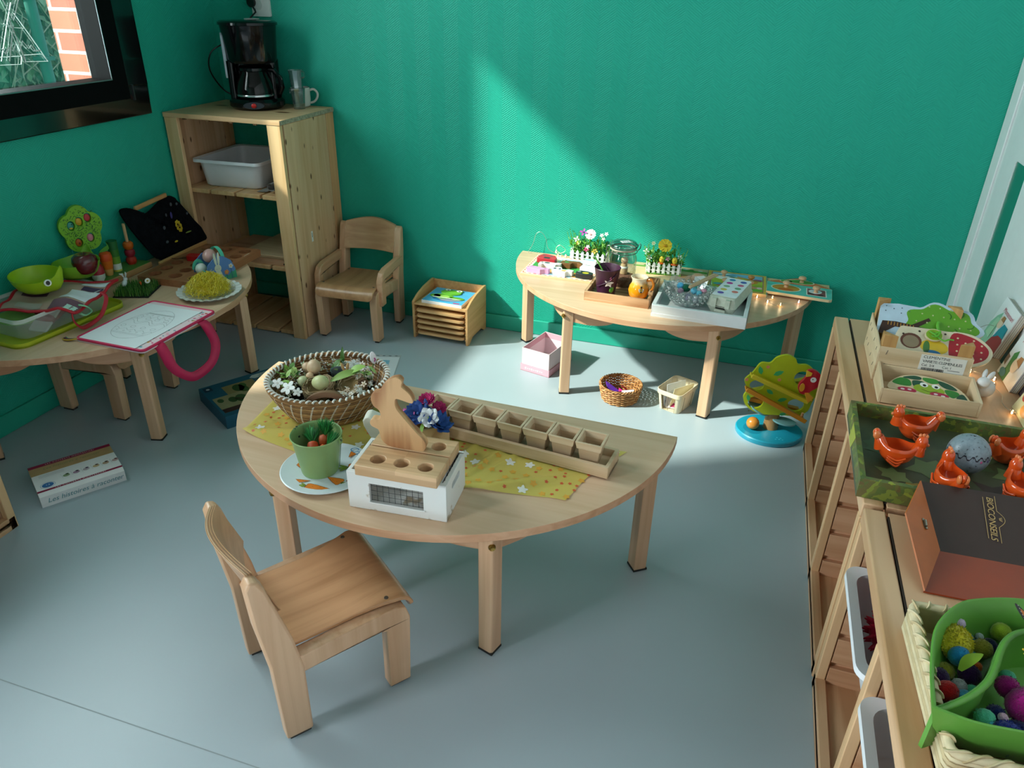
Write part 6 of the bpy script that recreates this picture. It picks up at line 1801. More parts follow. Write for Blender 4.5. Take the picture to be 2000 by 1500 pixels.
# boxes and the sheet on the floor at the left
hb = thing('story_box', 'flat white and maroon boxed set lying on the open floor', 'box', (0.434, -1.578, 0), math.radians(-33.2))
b = M(mat('dfdfe0', rough=0.5, var=0.02))
L, Wd = 0.236, 0.178
b.prism([(-Wd / 2, 0.0), (Wd / 2, 0.0), (Wd / 2 + 0.001, 0.036), (Wd / 2 - 0.012, 0.045), (-Wd / 2, 0.045)], -L / 2, L / 2, axis='y')
zt = 0.0452
MAR = mat('8e1440', rough=0.5)
def top_patch(x0, x1, y0, y1, m, z=zt): b.flat([(x0, y0), (x1, y0), (x1, y1), (x0, y1)], z, m)
top_patch(-Wd / 2, -Wd / 2 + 0.016, -L / 2, L / 2, MAR)
top_patch(-Wd / 2 + 0.016, -Wd / 2 + 0.062, -L / 2, L / 2, mat('b8976a', rough=0.5))
top_patch(Wd / 2 - 0.022, Wd / 2 - 0.012, -L / 2, L / 2, MAR)
e_ = (0, 0, PI / 2)
b.text('LES COFFRETS MONTESSORI', 0.0085, mat('e8dfe2'), (Wd / 2 - 0.017, 0.0, zt + 0.0003), e_, space=1.35)
b.text('LES COFFRETS MONTESSORI', 0.0085, mat('e8dfe2'), (-Wd / 2 + 0.008, 0.0, zt + 0.0003), e_, space=1.35)
b.text('Les histoires a raconter', 0.017, mat('7a8a5a'), (-Wd / 2 + 0.034, 0.0, zt + 0.0003), e_, shear=0.25)
b.prism(circ(0.045, -0.085, 0.013, 24, 0.016), zt, zt + 0.0004, mat('2f6fae', rough=0.5))
b.line(circ(0.045, -0.085, 0.0165, 24, 0.02), zt + 0.0002, 0.001, mat('5a8fc0'), True)
b.text('1.2', 0.01, mat('eef2f6'), (0.045, -0.085, zt + 0.0008), e_)
rnd = random.Random(3)
for k in range(6):
    y = -0.03 + 0.028 * k
    b.flat(circ(0.022, y, 0.008, 10, 0.01), zt + 0.0002, mat(('8aa078', 'a888a0', 'b8a8b0', 'd0b48a', 'b89a80', 'c8a8a8')[k], rough=0.6))
    b.flat(circ(0.016, y + 0.003, 0.004, 8, 0.005), zt + 0.0004, mat(('3a4a2a', '3a2a3a', '5a3a5a', '6a4a4a', '3a2a24', '6a3a3a')[k], rough=0.6))
    b.line([(0.008, y - 0.014), (0.034, y - 0.011)], zt + 0.0003, 0.0005, mat('9a9a9e'))
for k in range(3): b.line([(-0.018 + 0.006 * k, -0.1), (-0.018 + 0.006 * k, -0.03)], zt + 0.0003, 0.0012, mat('b4b4b8'))
obj('box_body', b, hb, bevel=0.001)
b = M(mat('4f8a94', rough=0.5)).text('Les histoires à raconter', 0.022, None, (Wd / 2 + 0.0016, 0.005, 0.019), (PI / 2, 0, PI / 2), shear=0.3)
obj('spine_title', b, hb)
b = M(mat('1c5a74', rough=0.45, var=0.06))
A_, B_, H_ = 0.26, 0.34, 0.05
b.box((0, 0, H_ / 2), (A_, B_, H_))
zt = H_ + 0.0002
def pt(x0, x1, y0, y1, c, z=zt): b.flat([(x0, y0), (x1, y0), (x1, y1), (x0, y1)], z, mat(c, rough=0.5))
pt(-0.12, -0.085, -0.16, -0.13, '16324a')
b.flat(circ(-0.102, -0.145, 0.007, 12), zt + 0.0003, mat('c8d0d4'))
pt(-0.09, 0.02, -0.1, 0.02, '8f7d52')
pt(-0.02, 0.105, -0.16, 0.02, '9a8f6c', zt + 0.0001)
pt(0.075, 0.105, -0.16, 0.06, '3a2220', zt + 0.0003)
pt(-0.06, 0.06, 0.02, 0.14, '7a2a2e', zt + 0.0002)
for x, y, r, c in ((-0.05, -0.05, 0.03, '2f4a22'), (-0.03, -0.035, 0.024, '3a5a2a'), (-0.06, -0.03, 0.02, '3a5a2a'), (0.03, -0.07, 0.03, '33502a'), (0.025, -0.1, 0.022, '2f4a24'), (0.03, -0.03, 0.022, '3a5a2c'), (0.01, -0.14, 0.016, '33502a')): b.flat(circ(x, y, r, 12, r * 0.7), zt + 0.0005, mat(c, rough=0.6))
b.line([(0.08, -0.07), (0.045, -0.065), (0.02, -0.09)], zt + 0.0007, 0.008, mat('2a1a14'))
b.line([(0.05, -0.065), (0.02, -0.04)], zt + 0.0007, 0.005, mat('2a1a14'))
b.flat([(-0.115, 0.03), (-0.1, 0.015), (-0.085, 0.03), (-0.085, 0.15), (-0.115, 0.15)], zt + 0.0002, mat('c9cfce', rough=0.5))
b.text('2 PUZZLES', 0.014, mat('1c2a30'), (-0.105, 0.088, zt + 0.0005), (0, 0, PI / 2))
b.text('BOTANIQUES', 0.013, mat('1c2a30'), (-0.092, 0.088, zt + 0.0005), (0, 0, PI / 2))
b.box((A_ / 2 + 0.0035, 0.02, H_ / 2 - 0.006), (0.006, 0.27, H_ - 0.014), mat('ccd0d0', rough=0.5))
b.prism([(-0.11, 0.008), (-0.06, 0.008), (-0.058, 0.034), (-0.112, 0.034)], A_ / 2 + 0.0065, A_ / 2 + 0.007, mat('1a3c54'), axis='x')
b.prism(circ(-0.085, 0.022, 0.008, 12), A_ / 2 + 0.007, A_ / 2 + 0.0074, mat('d8dcdc'), axis='x')
solo('puzzle_box', 'blue botanical puzzle box on the floor, partly under the middle table', 'box', b, (0.660, -0.952, 0), math.radians(-32), bevel=0.001)
b = M(milky('#d6dde2', 0.6, 0.2)).box((0, 0, 0.0005), (0.3, 0.225, 0.001))
PW = mat('dcdde4', rough=0.5, var=0.01)
b.flat([(-0.146, -0.108), (0.146, -0.108), (0.146, 0.092), (-0.146, 0.092)], 0.0012, PW)
b.flat([(-0.1, 0.02), (0.11, 0.02), (0.11, 0.06), (-0.1, 0.06)], 0.0015, mat('7fb4cc', rough=0.5))
b.flat([(-0.1, 0.0), (0.11, 0.0), (0.11, 0.02), (-0.1, 0.02)], 0.0015, mat('b08a80', rough=0.5))
b.flat([(-0.1, -0.03), (0.11, -0.03), (0.11, 0.0), (-0.1, 0.0)], 0.0015, mat('c8c0c0', rough=0.5))
b.flat([(-0.1, -0.085), (0.11, -0.085), (0.11, -0.03), (-0.1, -0.03)], 0.0015, mat('9a917c', rough=0.5))
for k in range(11): b.box((-0.13 + 0.026 * k, 0.103, 0.0014), (0.011, 0.004, 0.0006), mat('5a646a'))
solo('printed_sheet', 'printed sheet in a clear punched sleeve on the floor behind the seagrass basket', 'sheet of paper', b, (0.888, -0.566, 0), math.radians(17), smooth=0)

# ---------------------------------------------------------------- on the middle table
def flower5(x, y, r, a=0.0, n=5):
    return [(x + r * (0.78 + 0.22 * math.cos(n * (t - a))) * math.cos(t), y + r * (0.78 + 0.22 * math.cos(n * (t - a))) * math.sin(t)) for t in [2 * PI * i / (n * 5) for i in range(n * 5)]]
FABX0, FABX1 = 1.145, 2.118
def fab_edges(x):
    t = (x - FABX0) / (FABX1 - FABX0)
    lo = -1.668 - 0.052 * math.sin(PI * min(1, t * 1.15)) - 0.012 * t + (0.10 * max(0, (t - 0.91) / 0.09) ** 1.2)
    hi = -1.445 - 0.004 * t + 0.028 * max(0, t - 0.5)
    return lo, hi
def fab_z(x, y):
    t = (x - FABX0) / (FABX1 - FABX0)
    z = 0.0012 + 0.0012 * (1 + math.sin(40 * x + 25 * y)) * 0.5
    for cx, cy, dx, dy, L, h, s in ((1.90, -1.655, 0.85, 0.52, 0.12, 0.011, 0.016), (1.735, -1.60, 0.3, 0.95, 0.1, 0.009, 0.009), (1.80, -1.60, 0.35, 0.93, 0.08, 0.008, 0.008), (1.85, -1.57, 0.4, 0.9, 0.07, 0.006, 0.008), (1.26, -1.64, 0.9, 0.3, 0.14, 0.008, 0.014), (2.09, -1.58, 0.3, 0.95, 0.1, 0.012, 0.012), (1.22, -1.60, 0.6, 0.8, 0.08, 0.006, 0.01), (1.79, -1.69, 0.95, 0.2, 0.06, 0.005, 0.008)):
        u, v = (x - cx) * dx + (y - cy) * dy, -(x - cx) * dy + (y - cy) * dx
        z += h * math.exp(-(u / L) ** 2 - (v / s) ** 2)
    return TT + z * (1.0 if (y < -1.50 or x > 2.1) and not (1.2 < x < 1.45 and y > -1.6) else 0.3)
fa = thing('table_runner', 'sheer yellow cloth printed with small flowers on the middle table', 'cloth', (0, 0, 0))
b = M(milky('#e2cf62', 0.66, 0.3))
def fab(u, v):
    x = FABX0 + (FABX1 - FABX0) * u
    lo, hi = fab_edges(x)
    y = lo + (hi - lo) * v
    x += 0.025 * (1 - v) * max(0, 1 - u * 8) - 0.075 * (1 - v) * max(0, (u - 0.9) * 10)
    return (x, y, fab_z(x, y))
b.grid(fab, 150, 30)
rnd = random.Random(17)
FW, FO, FR = mat('e6e3dc', rough=0.5), mat('d9a23e', rough=0.5), mat('cc5a34', rough=0.5)
pts_ = []
for i in range(420):
    u, v = rnd.uniform(0.02, 0.98), rnd.uniform(0.04, 0.96)
    x, y, z = fab(u, v)
    k = rnd.choice((0, 1, 1, 2, 2))
    r = (0.0135, 0.0092, 0.005)[k]
    if any((x - a) ** 2 + (y - c) ** 2 < (r + q + 0.001) ** 2 for a, c, q in pts_): continue
    pts_.append((x, y, r))
    o = flower5(0, 0, r, rnd.random() * 6)
    b.add([(x, y, z + 0.0004)] + [(x + p, y + q, fab_z(x + p, y + q) + 0.0005) for p, q in o], [(0, j + 1, (j + 1) % len(o) + 1) for j in range(len(o))], (FW, FO, FR)[k])
obj('cloth', b, fa, smooth=60, fix=False)

# seagrass basket and its contents
SG = [mat('9a7044', rough=0.8, var=0.25, vscale=50), mat('b08656', rough=0.8, var=0.25, vscale=50), mat('86603a', rough=0.8, var=0.25, vscale=50)]
SW = mat('e2ded6', rough=0.7, var=0.04)
BX, BY = 1.325, -1.492
sb = thing('seagrass_basket', 'oval seagrass basket stitched in white, filled with spring decorations', 'basket', (BX, BY, TT + 0.004), 0.55)
def sgr(z): return 0.098 + 0.052 * min(1.0, (z / 0.085)) ** 0.75
b = M()
NR = 13
for j in range(NR):
    z = 0.005 + 0.0068 * j
    b.tube([(sgr(z) * 1.04 * math.cos(a), sgr(z) * 0.95 * math.sin(a), z + 0.0006 * math.sin(37 * a + j)) for a in [2 * PI * i / 90 for i in range(90)]], 0.0042, SG[j % 3], seg=6, closed=True)
obj('coiled_wall', b, sb, smooth=60)
b = M(SW)
for j in range(1, NR):
    for k in range(34):
        a = 2 * PI * (k + 0.10 * j) / 34
        z = 0.005 + 0.0068 * j
        p = Vector((sgr(z) * 1.04 * math.cos(a), sgr(z) * 0.95 * math.sin(a), z))
        q = Vector((sgr(z - 0.004) * 1.04 * math.cos(a - 0.03), sgr(z - 0.004) * 0.95 * math.sin(a - 0.03), z - 0.0045))
        o = Vector((math.cos(a), math.sin(a), 0))
        t = Vector((-o.y, o.x, 0)) * 0.0019
        b.add([q + o * 0.0049 - t, q + o * 0.0049 + t, p + o * 0.0049 + t, p + o * 0.0049 - t], [(0, 1, 2, 3)])
        b.add([q - o * 0.0049 - t, q - o * 0.0049 + t, p - o * 0.0049 + t, p - o * 0.0049 - t], [(0, 1, 2, 3)])
st_ = obj('white_stitching', b, sb, smooth=0)
b = M(SW)
zr, rr = 0.094, sgr(0.094)
ring_ = [Vector((rr * 1.04 * math.cos(a), rr * 0.95 * math.sin(a), zr)) for a in [2 * PI * i / 140 for i in range(140)]]
b.tube(ring_, 0.0052, SG[2], seg=8, closed=True)
for k in range(62):
    path = []
    for i in range(9):
        a = 2 * PI * (k + 0.75 * i / 8) / 62
        t = PI * (0.15 + 1.2 * i / 8)
        o = Vector((math.cos(a), math.sin(a), 0))
        path.append(Vector((rr * 1.04 * math.cos(a), rr * 0.95 * math.sin(a), zr)) + o * 0.0062 * math.cos(t) + Vector((0, 0, 0.0062 * math.sin(t))))
    b.tube(path, 0.0028, SW, seg=5)
obj('whipped_rim', b, sb, smooth=60)
b = M(SG[0]).lathe([(0, 0.003), (0.1, 0.003)], seg=40)
obj('base', b, sb)
rnd = random.Random(12)
b = M()
DKC = [mat('2a2522', rough=0.9, var=0.3), mat('3a322c', rough=0.9, var=0.3), mat('1c1a1a', rough=0.9), mat('4a3c30', rough=0.9)]
for i in range(190):
    a, r = rnd.uniform(0, 2 * PI), 0.12 * math.sqrt(rnd.random())
    b.ball((r * math.cos(a), r * math.sin(a), 0.03 + rnd.uniform(0, 0.02)), (rnd.uniform(0.006, 0.013), rnd.uniform(0.004, 0.009), rnd.uniform(0.004, 0.007)), rnd.choice(DKC), 6, 4, bumpy=0.2, rz=rnd.random() * 6)
b.lathe([(0, 0.03), (0.125, 0.03)], DKC[0], seg=30)
tag(obj('bark_chips', b, loc=(BX, BY, TT + 0.004), smooth=0, fix=False), 'dark bark chips filling the bottom of the seagrass basket', 'bark chips', kind='stuff')
def at_b(x, y, z): return (BX + x, BY + y, TT + 0.004 + z)
# two twine nests
TW = [mat('b09674', rough=0.9), mat('93794f', rough=0.9), mat('c8b08c', rough=0.9), mat('7f6848', rough=0.9)]
def nest(label, loc, seed, r0):
    rnd = random.Random(seed)
    b = M()
    for i in range(120):
        a0, r, z, h = rnd.uniform(0, 2 * PI), r0 * rnd.uniform(0.72, 1.05), rnd.uniform(-0.012, 0.016), rnd.uniform(-0.006, 0.006)
        b.tube([((r + 0.003 * math.sin(5 * t)) * math.cos(a0 + t), (r + 0.003 * math.sin(5 * t)) * math.sin(a0 + t), z + h * t) for t in [1.9 * k / 9 for k in range(10)]], 0.0011, rnd.choice(TW), seg=4, caps=False)
    b.lathe([(r0 * 0.1, -0.012), (r0 * 0.8, -0.012), (r0 * 0.9, 0.01), (r0 * 0.7, 0.006), (0, -0.004)], TW[1], seg=24)
    solo('twine_nest', label, 'nest', b, loc, 0, 'twine nests in the seagrass basket', rot=(0.25, 0, 0), smooth=0, fix=False)
nest('twine nest holding the green egg in the seagrass basket', at_b(-0.012, -0.025, 0.068), 1, 0.04)
nest('empty twine nest at the right side of the seagrass basket', at_b(0.062, 0.012, 0.068), 2, 0.038)
def egg(label, c, loc, r, rot, k=1.28, cat='egg', w=None):
    b = M(w or mat(c, rough=0.45, var=0.06, vscale=90))
    b.lathe([(r * math.sin(t) * (1 - 0.12 * math.cos(t)), -r * k * math.cos(t)) for t in [PI * i / 14 for i in range(15)]], seg=24)
    return solo('egg', label, cat, b, loc, 0, rot=rot, smooth=70)
egg('speckled pale green egg lying in the twine nest', 'c4c48e', at_b(-0.005, -0.033, 0.093), 0.0195, (1.3, 0.0, 1.35))
egg('large bare wooden egg standing at the back of the seagrass basket', 'd4b292', at_b(-0.055, 0.022, 0.102), 0.0185, (0.2, 0.35, 0), w=wood('#d9b898', '#c8a484', 'z'))
egg('smaller wooden egg beside the large wooden egg in the basket', 'caa484', at_b(-0.078, 0.03, 0.092), 0.0145, (0.4, -0.3, 0), w=wood('#d4b292', '#c09c7c', 'z'))
egg('smallest beige egg in front of the large wooden egg', 'd0ac88', at_b(-0.055, -0.002, 0.088), 0.010, (0.4, 0.9, 0))
egg('whitish green egg half hidden left of the twine nest', 'c0c496', at_b(-0.066, -0.018, 0.078), 0.015, (1.2, 0, 0.6))
# curved wooden arch and brown cubes
b = M(wood('#8a6448', '#6a4a34', 'x', rough=0.5))
n = 24
o_ = [(0.066 * math.cos(PI * i / n), 0.05 * math.sin(PI * i / n)) for i in range(n + 1)]
i_ = [(0.05 * math.cos(PI * (n - i) / n), 0.036 * math.sin(PI * (n - i) / n)) for i in range(n + 1)]
b.prism(o_ + i_, -0.011, 0.011, axis='y')
solo('wooden_arch', 'brown wooden arch standing at the front of the seagrass basket', 'arch', b, at_b(0.045, -0.088, 0.05), 0, rot=(-0.25, -0.05, 0.32), bevel=0.0015)
for k, (x, y, r, lb) in enumerate(((0.035, -0.078, 0.3, 'left of two small brown wooden blocks under the arch'), (0.058, -0.066, 0.9, 'right of two small brown wooden blocks under the arch'))):
    b = M(wood('#7a5238', '#5c3c28', 'x')).box((0, 0, 0.009), (0.02, 0.016, 0.018))
    solo('wooden_block', lb, 'block', b, at_b(x, y, 0.047), r, 'brown blocks in the seagrass basket', bevel=0.001)
# little pail, rabbit ears, leaves, blossoms
b = M(mat('8a949a', rough=0.3, metal=0.7)).lathe([(0, 0), (0.016, 0), (0.021, 0.034), (0.022, 0.035), (0.02, 0.034), (0.015, 0.002), (0, 0.002)], seg=26)
b.tube([(0.0215 * math.cos(PI * i / 14), 0.004, 0.034 + 0.03 * math.sin(PI * i / 14)) for i in range(15)], 0.0008, seg=5)
solo('tiny_pail', 'tiny grey metal pail at the back of the seagrass basket', 'pail', b, at_b(0.005, 0.045, 0.06), 0.3, smooth=50)
b = M(mat('caa06c', rough=0.6))
for s in (-1, 1): b.ball((0.006 * s, 0, 0.014), (0.0042, 0.0025, 0.014), None, 10, 8, ry=0.25 * s)
b.ball((0, 0, -0.002), (0.009, 0.006, 0.008))
solo('rabbit_ears', 'tan rabbit figure with upright ears beside the tiny pail', 'figurine', b, at_b(0.022, 0.052, 0.088), 0.4, smooth=60)
LGR = [mat('7a9f3a', rough=0.5), mat('8fb354', rough=0.5), mat('4f7a30', rough=0.5), mat('a8c470', rough=0.5)]
def big_leaf(label, loc, rot, L, w, m):
    def f(u, v):
        s = math.sin(PI * min(1, v * 0.96 + 0.04)) ** 0.8
        return ((2 * u - 1) * w * s, v * L, 0.15 * w * (2 * u - 1) ** 2 + 0.10 * L * math.sin(PI * v))
    b = M(m).grid(f, 6, 12)
    solo('leaf', label, 'leaf', b, loc, 0, rot=rot, smooth=60)
big_leaf('long pale green leaf lying across the right twine nest', at_b(0.02, -0.022, 0.094), (0.15, 0.25, -0.75), 0.085, 0.014, mat('86a052', rough=0.5))
big_leaf('rounded light green leaf tip above the right twine nest', at_b(0.05, 0.02, 0.102), (0.35, 0.1, -1.0), 0.05, 0.016, LGR[1])
big_leaf('upright narrow green leaf at the back rim of the basket', at_b(-0.01, 0.095, 0.075), (1.35, 0, 0.3), 0.06, 0.006, LGR[2])
for k, (x, y, z, a, c, lb) in enumerate(((-0.092, -0.012, 0.09, 0.6, 2, 'bright green leaf sprig at the left of the seagrass basket'), (-0.098, -0.052, 0.08, 2.2, 0, 'low green leaf sprig above the white wooden flowers'), (-0.015, 0.075, 0.08, 3.8, 2, 'dark green leaf sprig behind the wooden eggs'), (0.098, 0.055, 0.082, 5.0, 2, 'green leaf sprig at the right rim of the basket'), (-0.122, 0.0, 0.085, 1.2, 3, 'pale green leaf sprig against the left wall of the basket'))):
    rnd = random.Random(60 + k)
    b = M()
    for i in range(9):
        add_leaf(b, (rnd.uniform(-0.014, 0.014), rnd.uniform(-0.014, 0.014), rnd.uniform(-0.012, 0.012)), rnd.uniform(0, 6.28), rnd.uniform(-0.1, 0.8), rnd.uniform(0.02, 0.034), rnd.uniform(0.012, 0.02), LGR[(c + i % 2) % 4])
    b.tube([(0, 0, -0.035), (0, 0, 0.01)], 0.0012, LGR[2], seg=5)
    solo('leaf_sprig', lb, 'leaves', b, at_b(x, y, z), a, 'leaf sprigs in the seagrass basket', smooth=0, fix=False)
WHF = mat('e4e3df', rough=0.6)
for k, (x, y, z, r, lb) in enumerate(((-0.064, -0.088, 0.094, 0.021, 'largest white wooden flower at the front left of the basket'), (-0.103, -0.076, 0.094, 0.016, 'white wooden flower at the left rim of the basket'), (-0.034, -0.094, 0.09, 0.013, 'small white wooden flower beside the arch'), (0.03, 0.083, 0.096, 0.017, 'white wooden flower at the back rim of the basket'), (0.112, -0.03, 0.084, 0.014, 'small white blossom on the dark chips at the right'), (-0.13, -0.072, 0.09, 0.014, 'white wooden flower leaning out at the far left of the basket'))):
    b = M()
    for i in range(5):
        a = 2 * PI * i / 5
        b.prism(circ(r * 0.58 * math.cos(a), r * 0.58 * math.sin(a), r * 0.42, 14, r * 0.3, rot=a), 0, 0.0025, WHF)
    b.prism(circ(0, 0, r * 0.2, 10), 0, 0.003, mat('c8c4ba'))
    solo('wooden_flower', lb, 'flower', b, at_b(x, y, z), 0, 'white flowers in the seagrass basket', rot=(0.6, -0.15 + 0.1 * k, 0.3 * k), smooth=30)
rnd = random.Random(77)
b = M()
for i in range(110):
    a, r = rnd.uniform(-1.1, 1.3), rnd.uniform(0.075, 0.118)
    p = (r * math.cos(a + 0.35), r * math.sin(a + 0.35), rnd.uniform(0.068, 0.098))
    petals(b, p, 5, rnd.uniform(0.005, 0.009), rnd.choice((WHF, mat('d8c4b0', rough=0.7), mat('e8e0d6', rough=0.7))), TW[2], (rnd.uniform(-0.5, 0.8), rnd.uniform(-0.5, 0.5), 0))
for i in range(40):
    a, r = rnd.uniform(1.9, 4.2), rnd.uniform(0.085, 0.12)
    p = (r * math.cos(a), r * math.sin(a), rnd.uniform(0.065, 0.095))
    b.tube([p, (p[0] + rnd.uniform(-0.02, 0.02), p[1] + rnd.uniform(-0.02, 0.02), p[2] + 0.012)], 0.0009, TW[rnd.randrange(4)], seg=4)
    petals(b, p, 4, rnd.uniform(0.004, 0.007), rnd.choice((mat('c8d0b4', rough=0.7), mat('aebf98', rough=0.7), WHF)), TW[0], (rnd.uniform(-0.5, 0.8), 0, 0))
tag(obj('dried_blossoms', b, loc=at_b(0, 0, 0), smooth=0, fix=False), 'small dried white blossoms along the sides of the seagrass basket', 'dried flowers', kind='stuff')
pc_ = solo('pine_cone', 'small brown pine cone among the blossoms at the right of the basket', 'pine cone', (lambda b: [b.ball((0.011 * math.cos(2.4 * i) * math.sin(0.25 + 0.055 * i), 0.011 * math.sin(2.4 * i) * math.sin(0.25 + 0.055 * i), 0.03 - 0.0007 * i), (0.005, 0.005, 0.0022), mat('6a4a30', rough=0.8, var=0.3), 6, 4) for i in range(42)] and b)(M()), at_b(0.092, 0.018, 0.068), smooth=0)
oc = thing('orchid_petal', 'white orchid petal with a purple mark above the back rim of the basket', 'flower', at_b(0.072, 0.118, 0.09), 0.2)
b = M(mat('e4dfe2', rough=0.5)).ball((0, 0, 0.018), (0.0095, 0.003, 0.019), None, 14, 10, ry=-0.1)
obj('petal', b, oc, smooth=60)
b = M(mat('a8307a', rough=0.6)).tube([(0.004, -0.004, 0.02), (0.007, -0.004, 0.015), (0.004, -0.004, 0.009)], 0.0016, seg=6)
obj('purple_mark', b, oc)
b = M(LGR[2]).tube([(0, 0, 0), (-0.01, -0.012, -0.03)], 0.0015, seg=5)
obj('stem', b, oc)

# carrot plate and green bucket
pl2 = M(mat('d5dde2', rough=0.3, var=0.02)).lathe([(0, 0.0), (0.07, 0.0), (0.104, 0.007), (0.1065, 0.010), (0.104, 0.0115), (0.068, 0.005), (0, 0.0045)], seg=64)
OR_, GR_, OL = mat('d9771e', rough=0.4), mat('8fae3a', rough=0.4), mat('4a2f1a', rough=0.6)
def pz(x, y):
    r = math.hypot(x, y)
    return 0.0051 if r < 0.068 else 0.005 + (r - 0.068) / 0.036 * 0.0066
def pcarrot(b, x, y, a, s, w):
    tf = lambda p, q: (x + p * math.cos(a) - q * math.sin(a), y + p * math.sin(a) + q * math.cos(a))
    body = [tf(s * p, w * q) for p, q in ((-0.5, -0.3), (-0.45, 0.4), (-0.36, 0.5), (-0.1, 0.4), (0.2, 0.22), (0.5, 0.02), (0.5, -0.02), (0.2, -0.22), (-0.1, -0.4), (-0.36, -0.5), (-0.46, -0.42))]
    for k, aa in enumerate((0.5, 0.0, -0.5)):
        L = w * 0.6
        lf = [tf(s * -0.46 - L * (0.5 + 0.5 * math.cos(t)) * math.cos(aa) * 1.3 - w * 0.13 * math.sin(t) * math.sin(aa), L * (0.5 + 0.5 * math.cos(t)) * math.sin(aa) * 1.3 + w * 0.15 * math.sin(t)) for t in [2 * PI * i / 12 for i in range(12)]]
        zz = pz(x, y) + 0.0008 + 0.0001 * k
        b.flat(lf, zz + 0.0004, GR_)
        b.line(lf, zz + 0.0006, 0.0007, OL, True)
    zz = pz(x, y) + 0.0012
    b.flat(body, zz, OR_)
    b.line(body, zz + 0.0002, 0.0008, OL, True)
    for p in (-0.25, 0.05, 0.2): b.line([tf(s * p, w * 0.1), tf(s * p + 0.003, w * 0.08)], zz + 0.0003, 0.0007, OL)
for cx, cy, a, s, w in ((-0.058, -0.008, -0.75, 0.045, 0.026), (-0.03, -0.062, 0.35, 0.04, 0.015), (0.02, -0.075, 0.10, 0.062, 0.022), (0.04, -0.035, 2.9, 0.042, 0.026), (0.065, 0.03, 0.5, 0.045, 0.03), (0.078, -0.022, -2.2, 0.03, 0.022), (0.03, 0.072, -1.7, 0.03, 0.02), (-0.045, 0.06, 1.2, 0.045, 0.024)):
    pcarrot(pl2, cx, cy, a, s, w)
pl2.text('Crunch', 0.026, mat('3f7fae', rough=0.5), (0.052, 0.072, 0.0125), (0.06, 0, -0.5), shear=0.3)
solo('carrot_plate', 'round pale plate printed with carrots under the green bucket', 'plate', pl2, (1.462, -1.752, TT + 0.001), 0.02, smooth=40)
gb = thing('green_bucket', 'light green metal bucket on the carrot plate', 'bucket', (1.448, -1.757, TT + 0.0062), 0.5)
GBM = mat('86a468', rough=0.42, var=0.05)
CHIP = mat('1f241c', rough=0.7)
b = M(GBM).lathe([(0, 0.0), (0.0415, 0.0), (0.0425, 0.003), (0.0565, 0.094), (0.058, 0.0955), (0.0595, 0.0975), (0.058, 0.0995), (0.056, 0.098), (0.0555, 0.094), (0.041, 0.004), (0, 0.003)], seg=56)
b.tube([(0.044 + 0.013 * i / 8 + 0.0005, 0, 0.004 + 0.09 * i / 8) for i in range(9)], 0.0008, mat('4f6a3c', rough=0.5), seg=5)
for a, z in ((2.3, 0.097), (2.45, 0.098), (2.6, 0.0975), (-0.4, 0.09), (-0.2, 0.084), (2.5, 0.075), (1.9, 0.06)):
    r = 0.0425 + 0.014 * z / 0.094 - (0.0012 if z < 0.09 and a > 0 else -0.0014)
    b.ball((r * math.cos(a), r * math.sin(a), z), (0.003, 0.003, 0.002), CHIP, 8, 6, bumpy=0.3)
obj('bucket_body', b, gb, smooth=50)
for a in (-0.35, PI - 0.35):
    b = M(GBM).at((0.0565 * math.cos(a), 0.0565 * math.sin(a), 0.086), (0, PI / 2 - 0.15, a)).lathe([(0, 0.003), (0.008, 0.003), (0.009, 0.0)], seg=18).lathe([(0, 0.0055), (0.0025, 0.005), (0.003, 0.003)], mat('5a6a50', rough=0.4), seg=12)
    obj('handle_lug', b, gb)
def felt_carrot(label, x, y, z, rot, c):
    t = thing('toy_carrot', label, 'toy vegetable', (1.448 + x, -1.757 + y, TT + 0.006 + z), 0, 'toy carrots in the green bucket', rot=rot)
    b = M(mat(c, rough=0.6)).lathe([(0, -0.05), (0.004, -0.045), (0.0105, -0.015), (0.013, 0.0), (0.0115, 0.007), (0.005, 0.0105), (0, 0.011)], seg=20)
    obj('root', b, t, smooth=70)
    rnd = random.Random(int(abs(x) * 9999) + 3)
    b = M()
    for i in range(170):
        a, l = rnd.uniform(0, 2 * PI), rnd.uniform(0.026, 0.044)
        d = Vector((math.cos(a) * rnd.uniform(0.1, 0.8), math.sin(a) * rnd.uniform(0.1, 0.8), -1 if z < 0 else 1)).normalized()
        b.tube([(0, 0, 0.009), Vector((0, 0, 0.009)) + d * l * 0.6, Vector((0, 0, 0.009)) + d * l + Vector((0, 0, rnd.uniform(-0.004, 0.004)))], [0.0007, 0.0008, 0.0004], mat(('1f7a35', '2f9a48', '16602a')[i % 3], rough=0.6), seg=3, caps=False)
    obj('green_top', b, t, smooth=0, fix=False)
felt_carrot('brownish orange toy carrot upright at the back of the green bucket', 0.01, 0.016, 0.076, (-0.25, 0.1, 0), 'a84a1e')
felt_carrot('red-orange toy carrot lying to the left in the green bucket', -0.008, -0.006, 0.066, (-1.05, -0.5, 0.3), 'cc4a1c')
felt_carrot('bright orange toy carrot lying to the right in the green bucket', 0.022, -0.008, 0.064, (-0.95, 0.4, -0.2), 'd4641e')

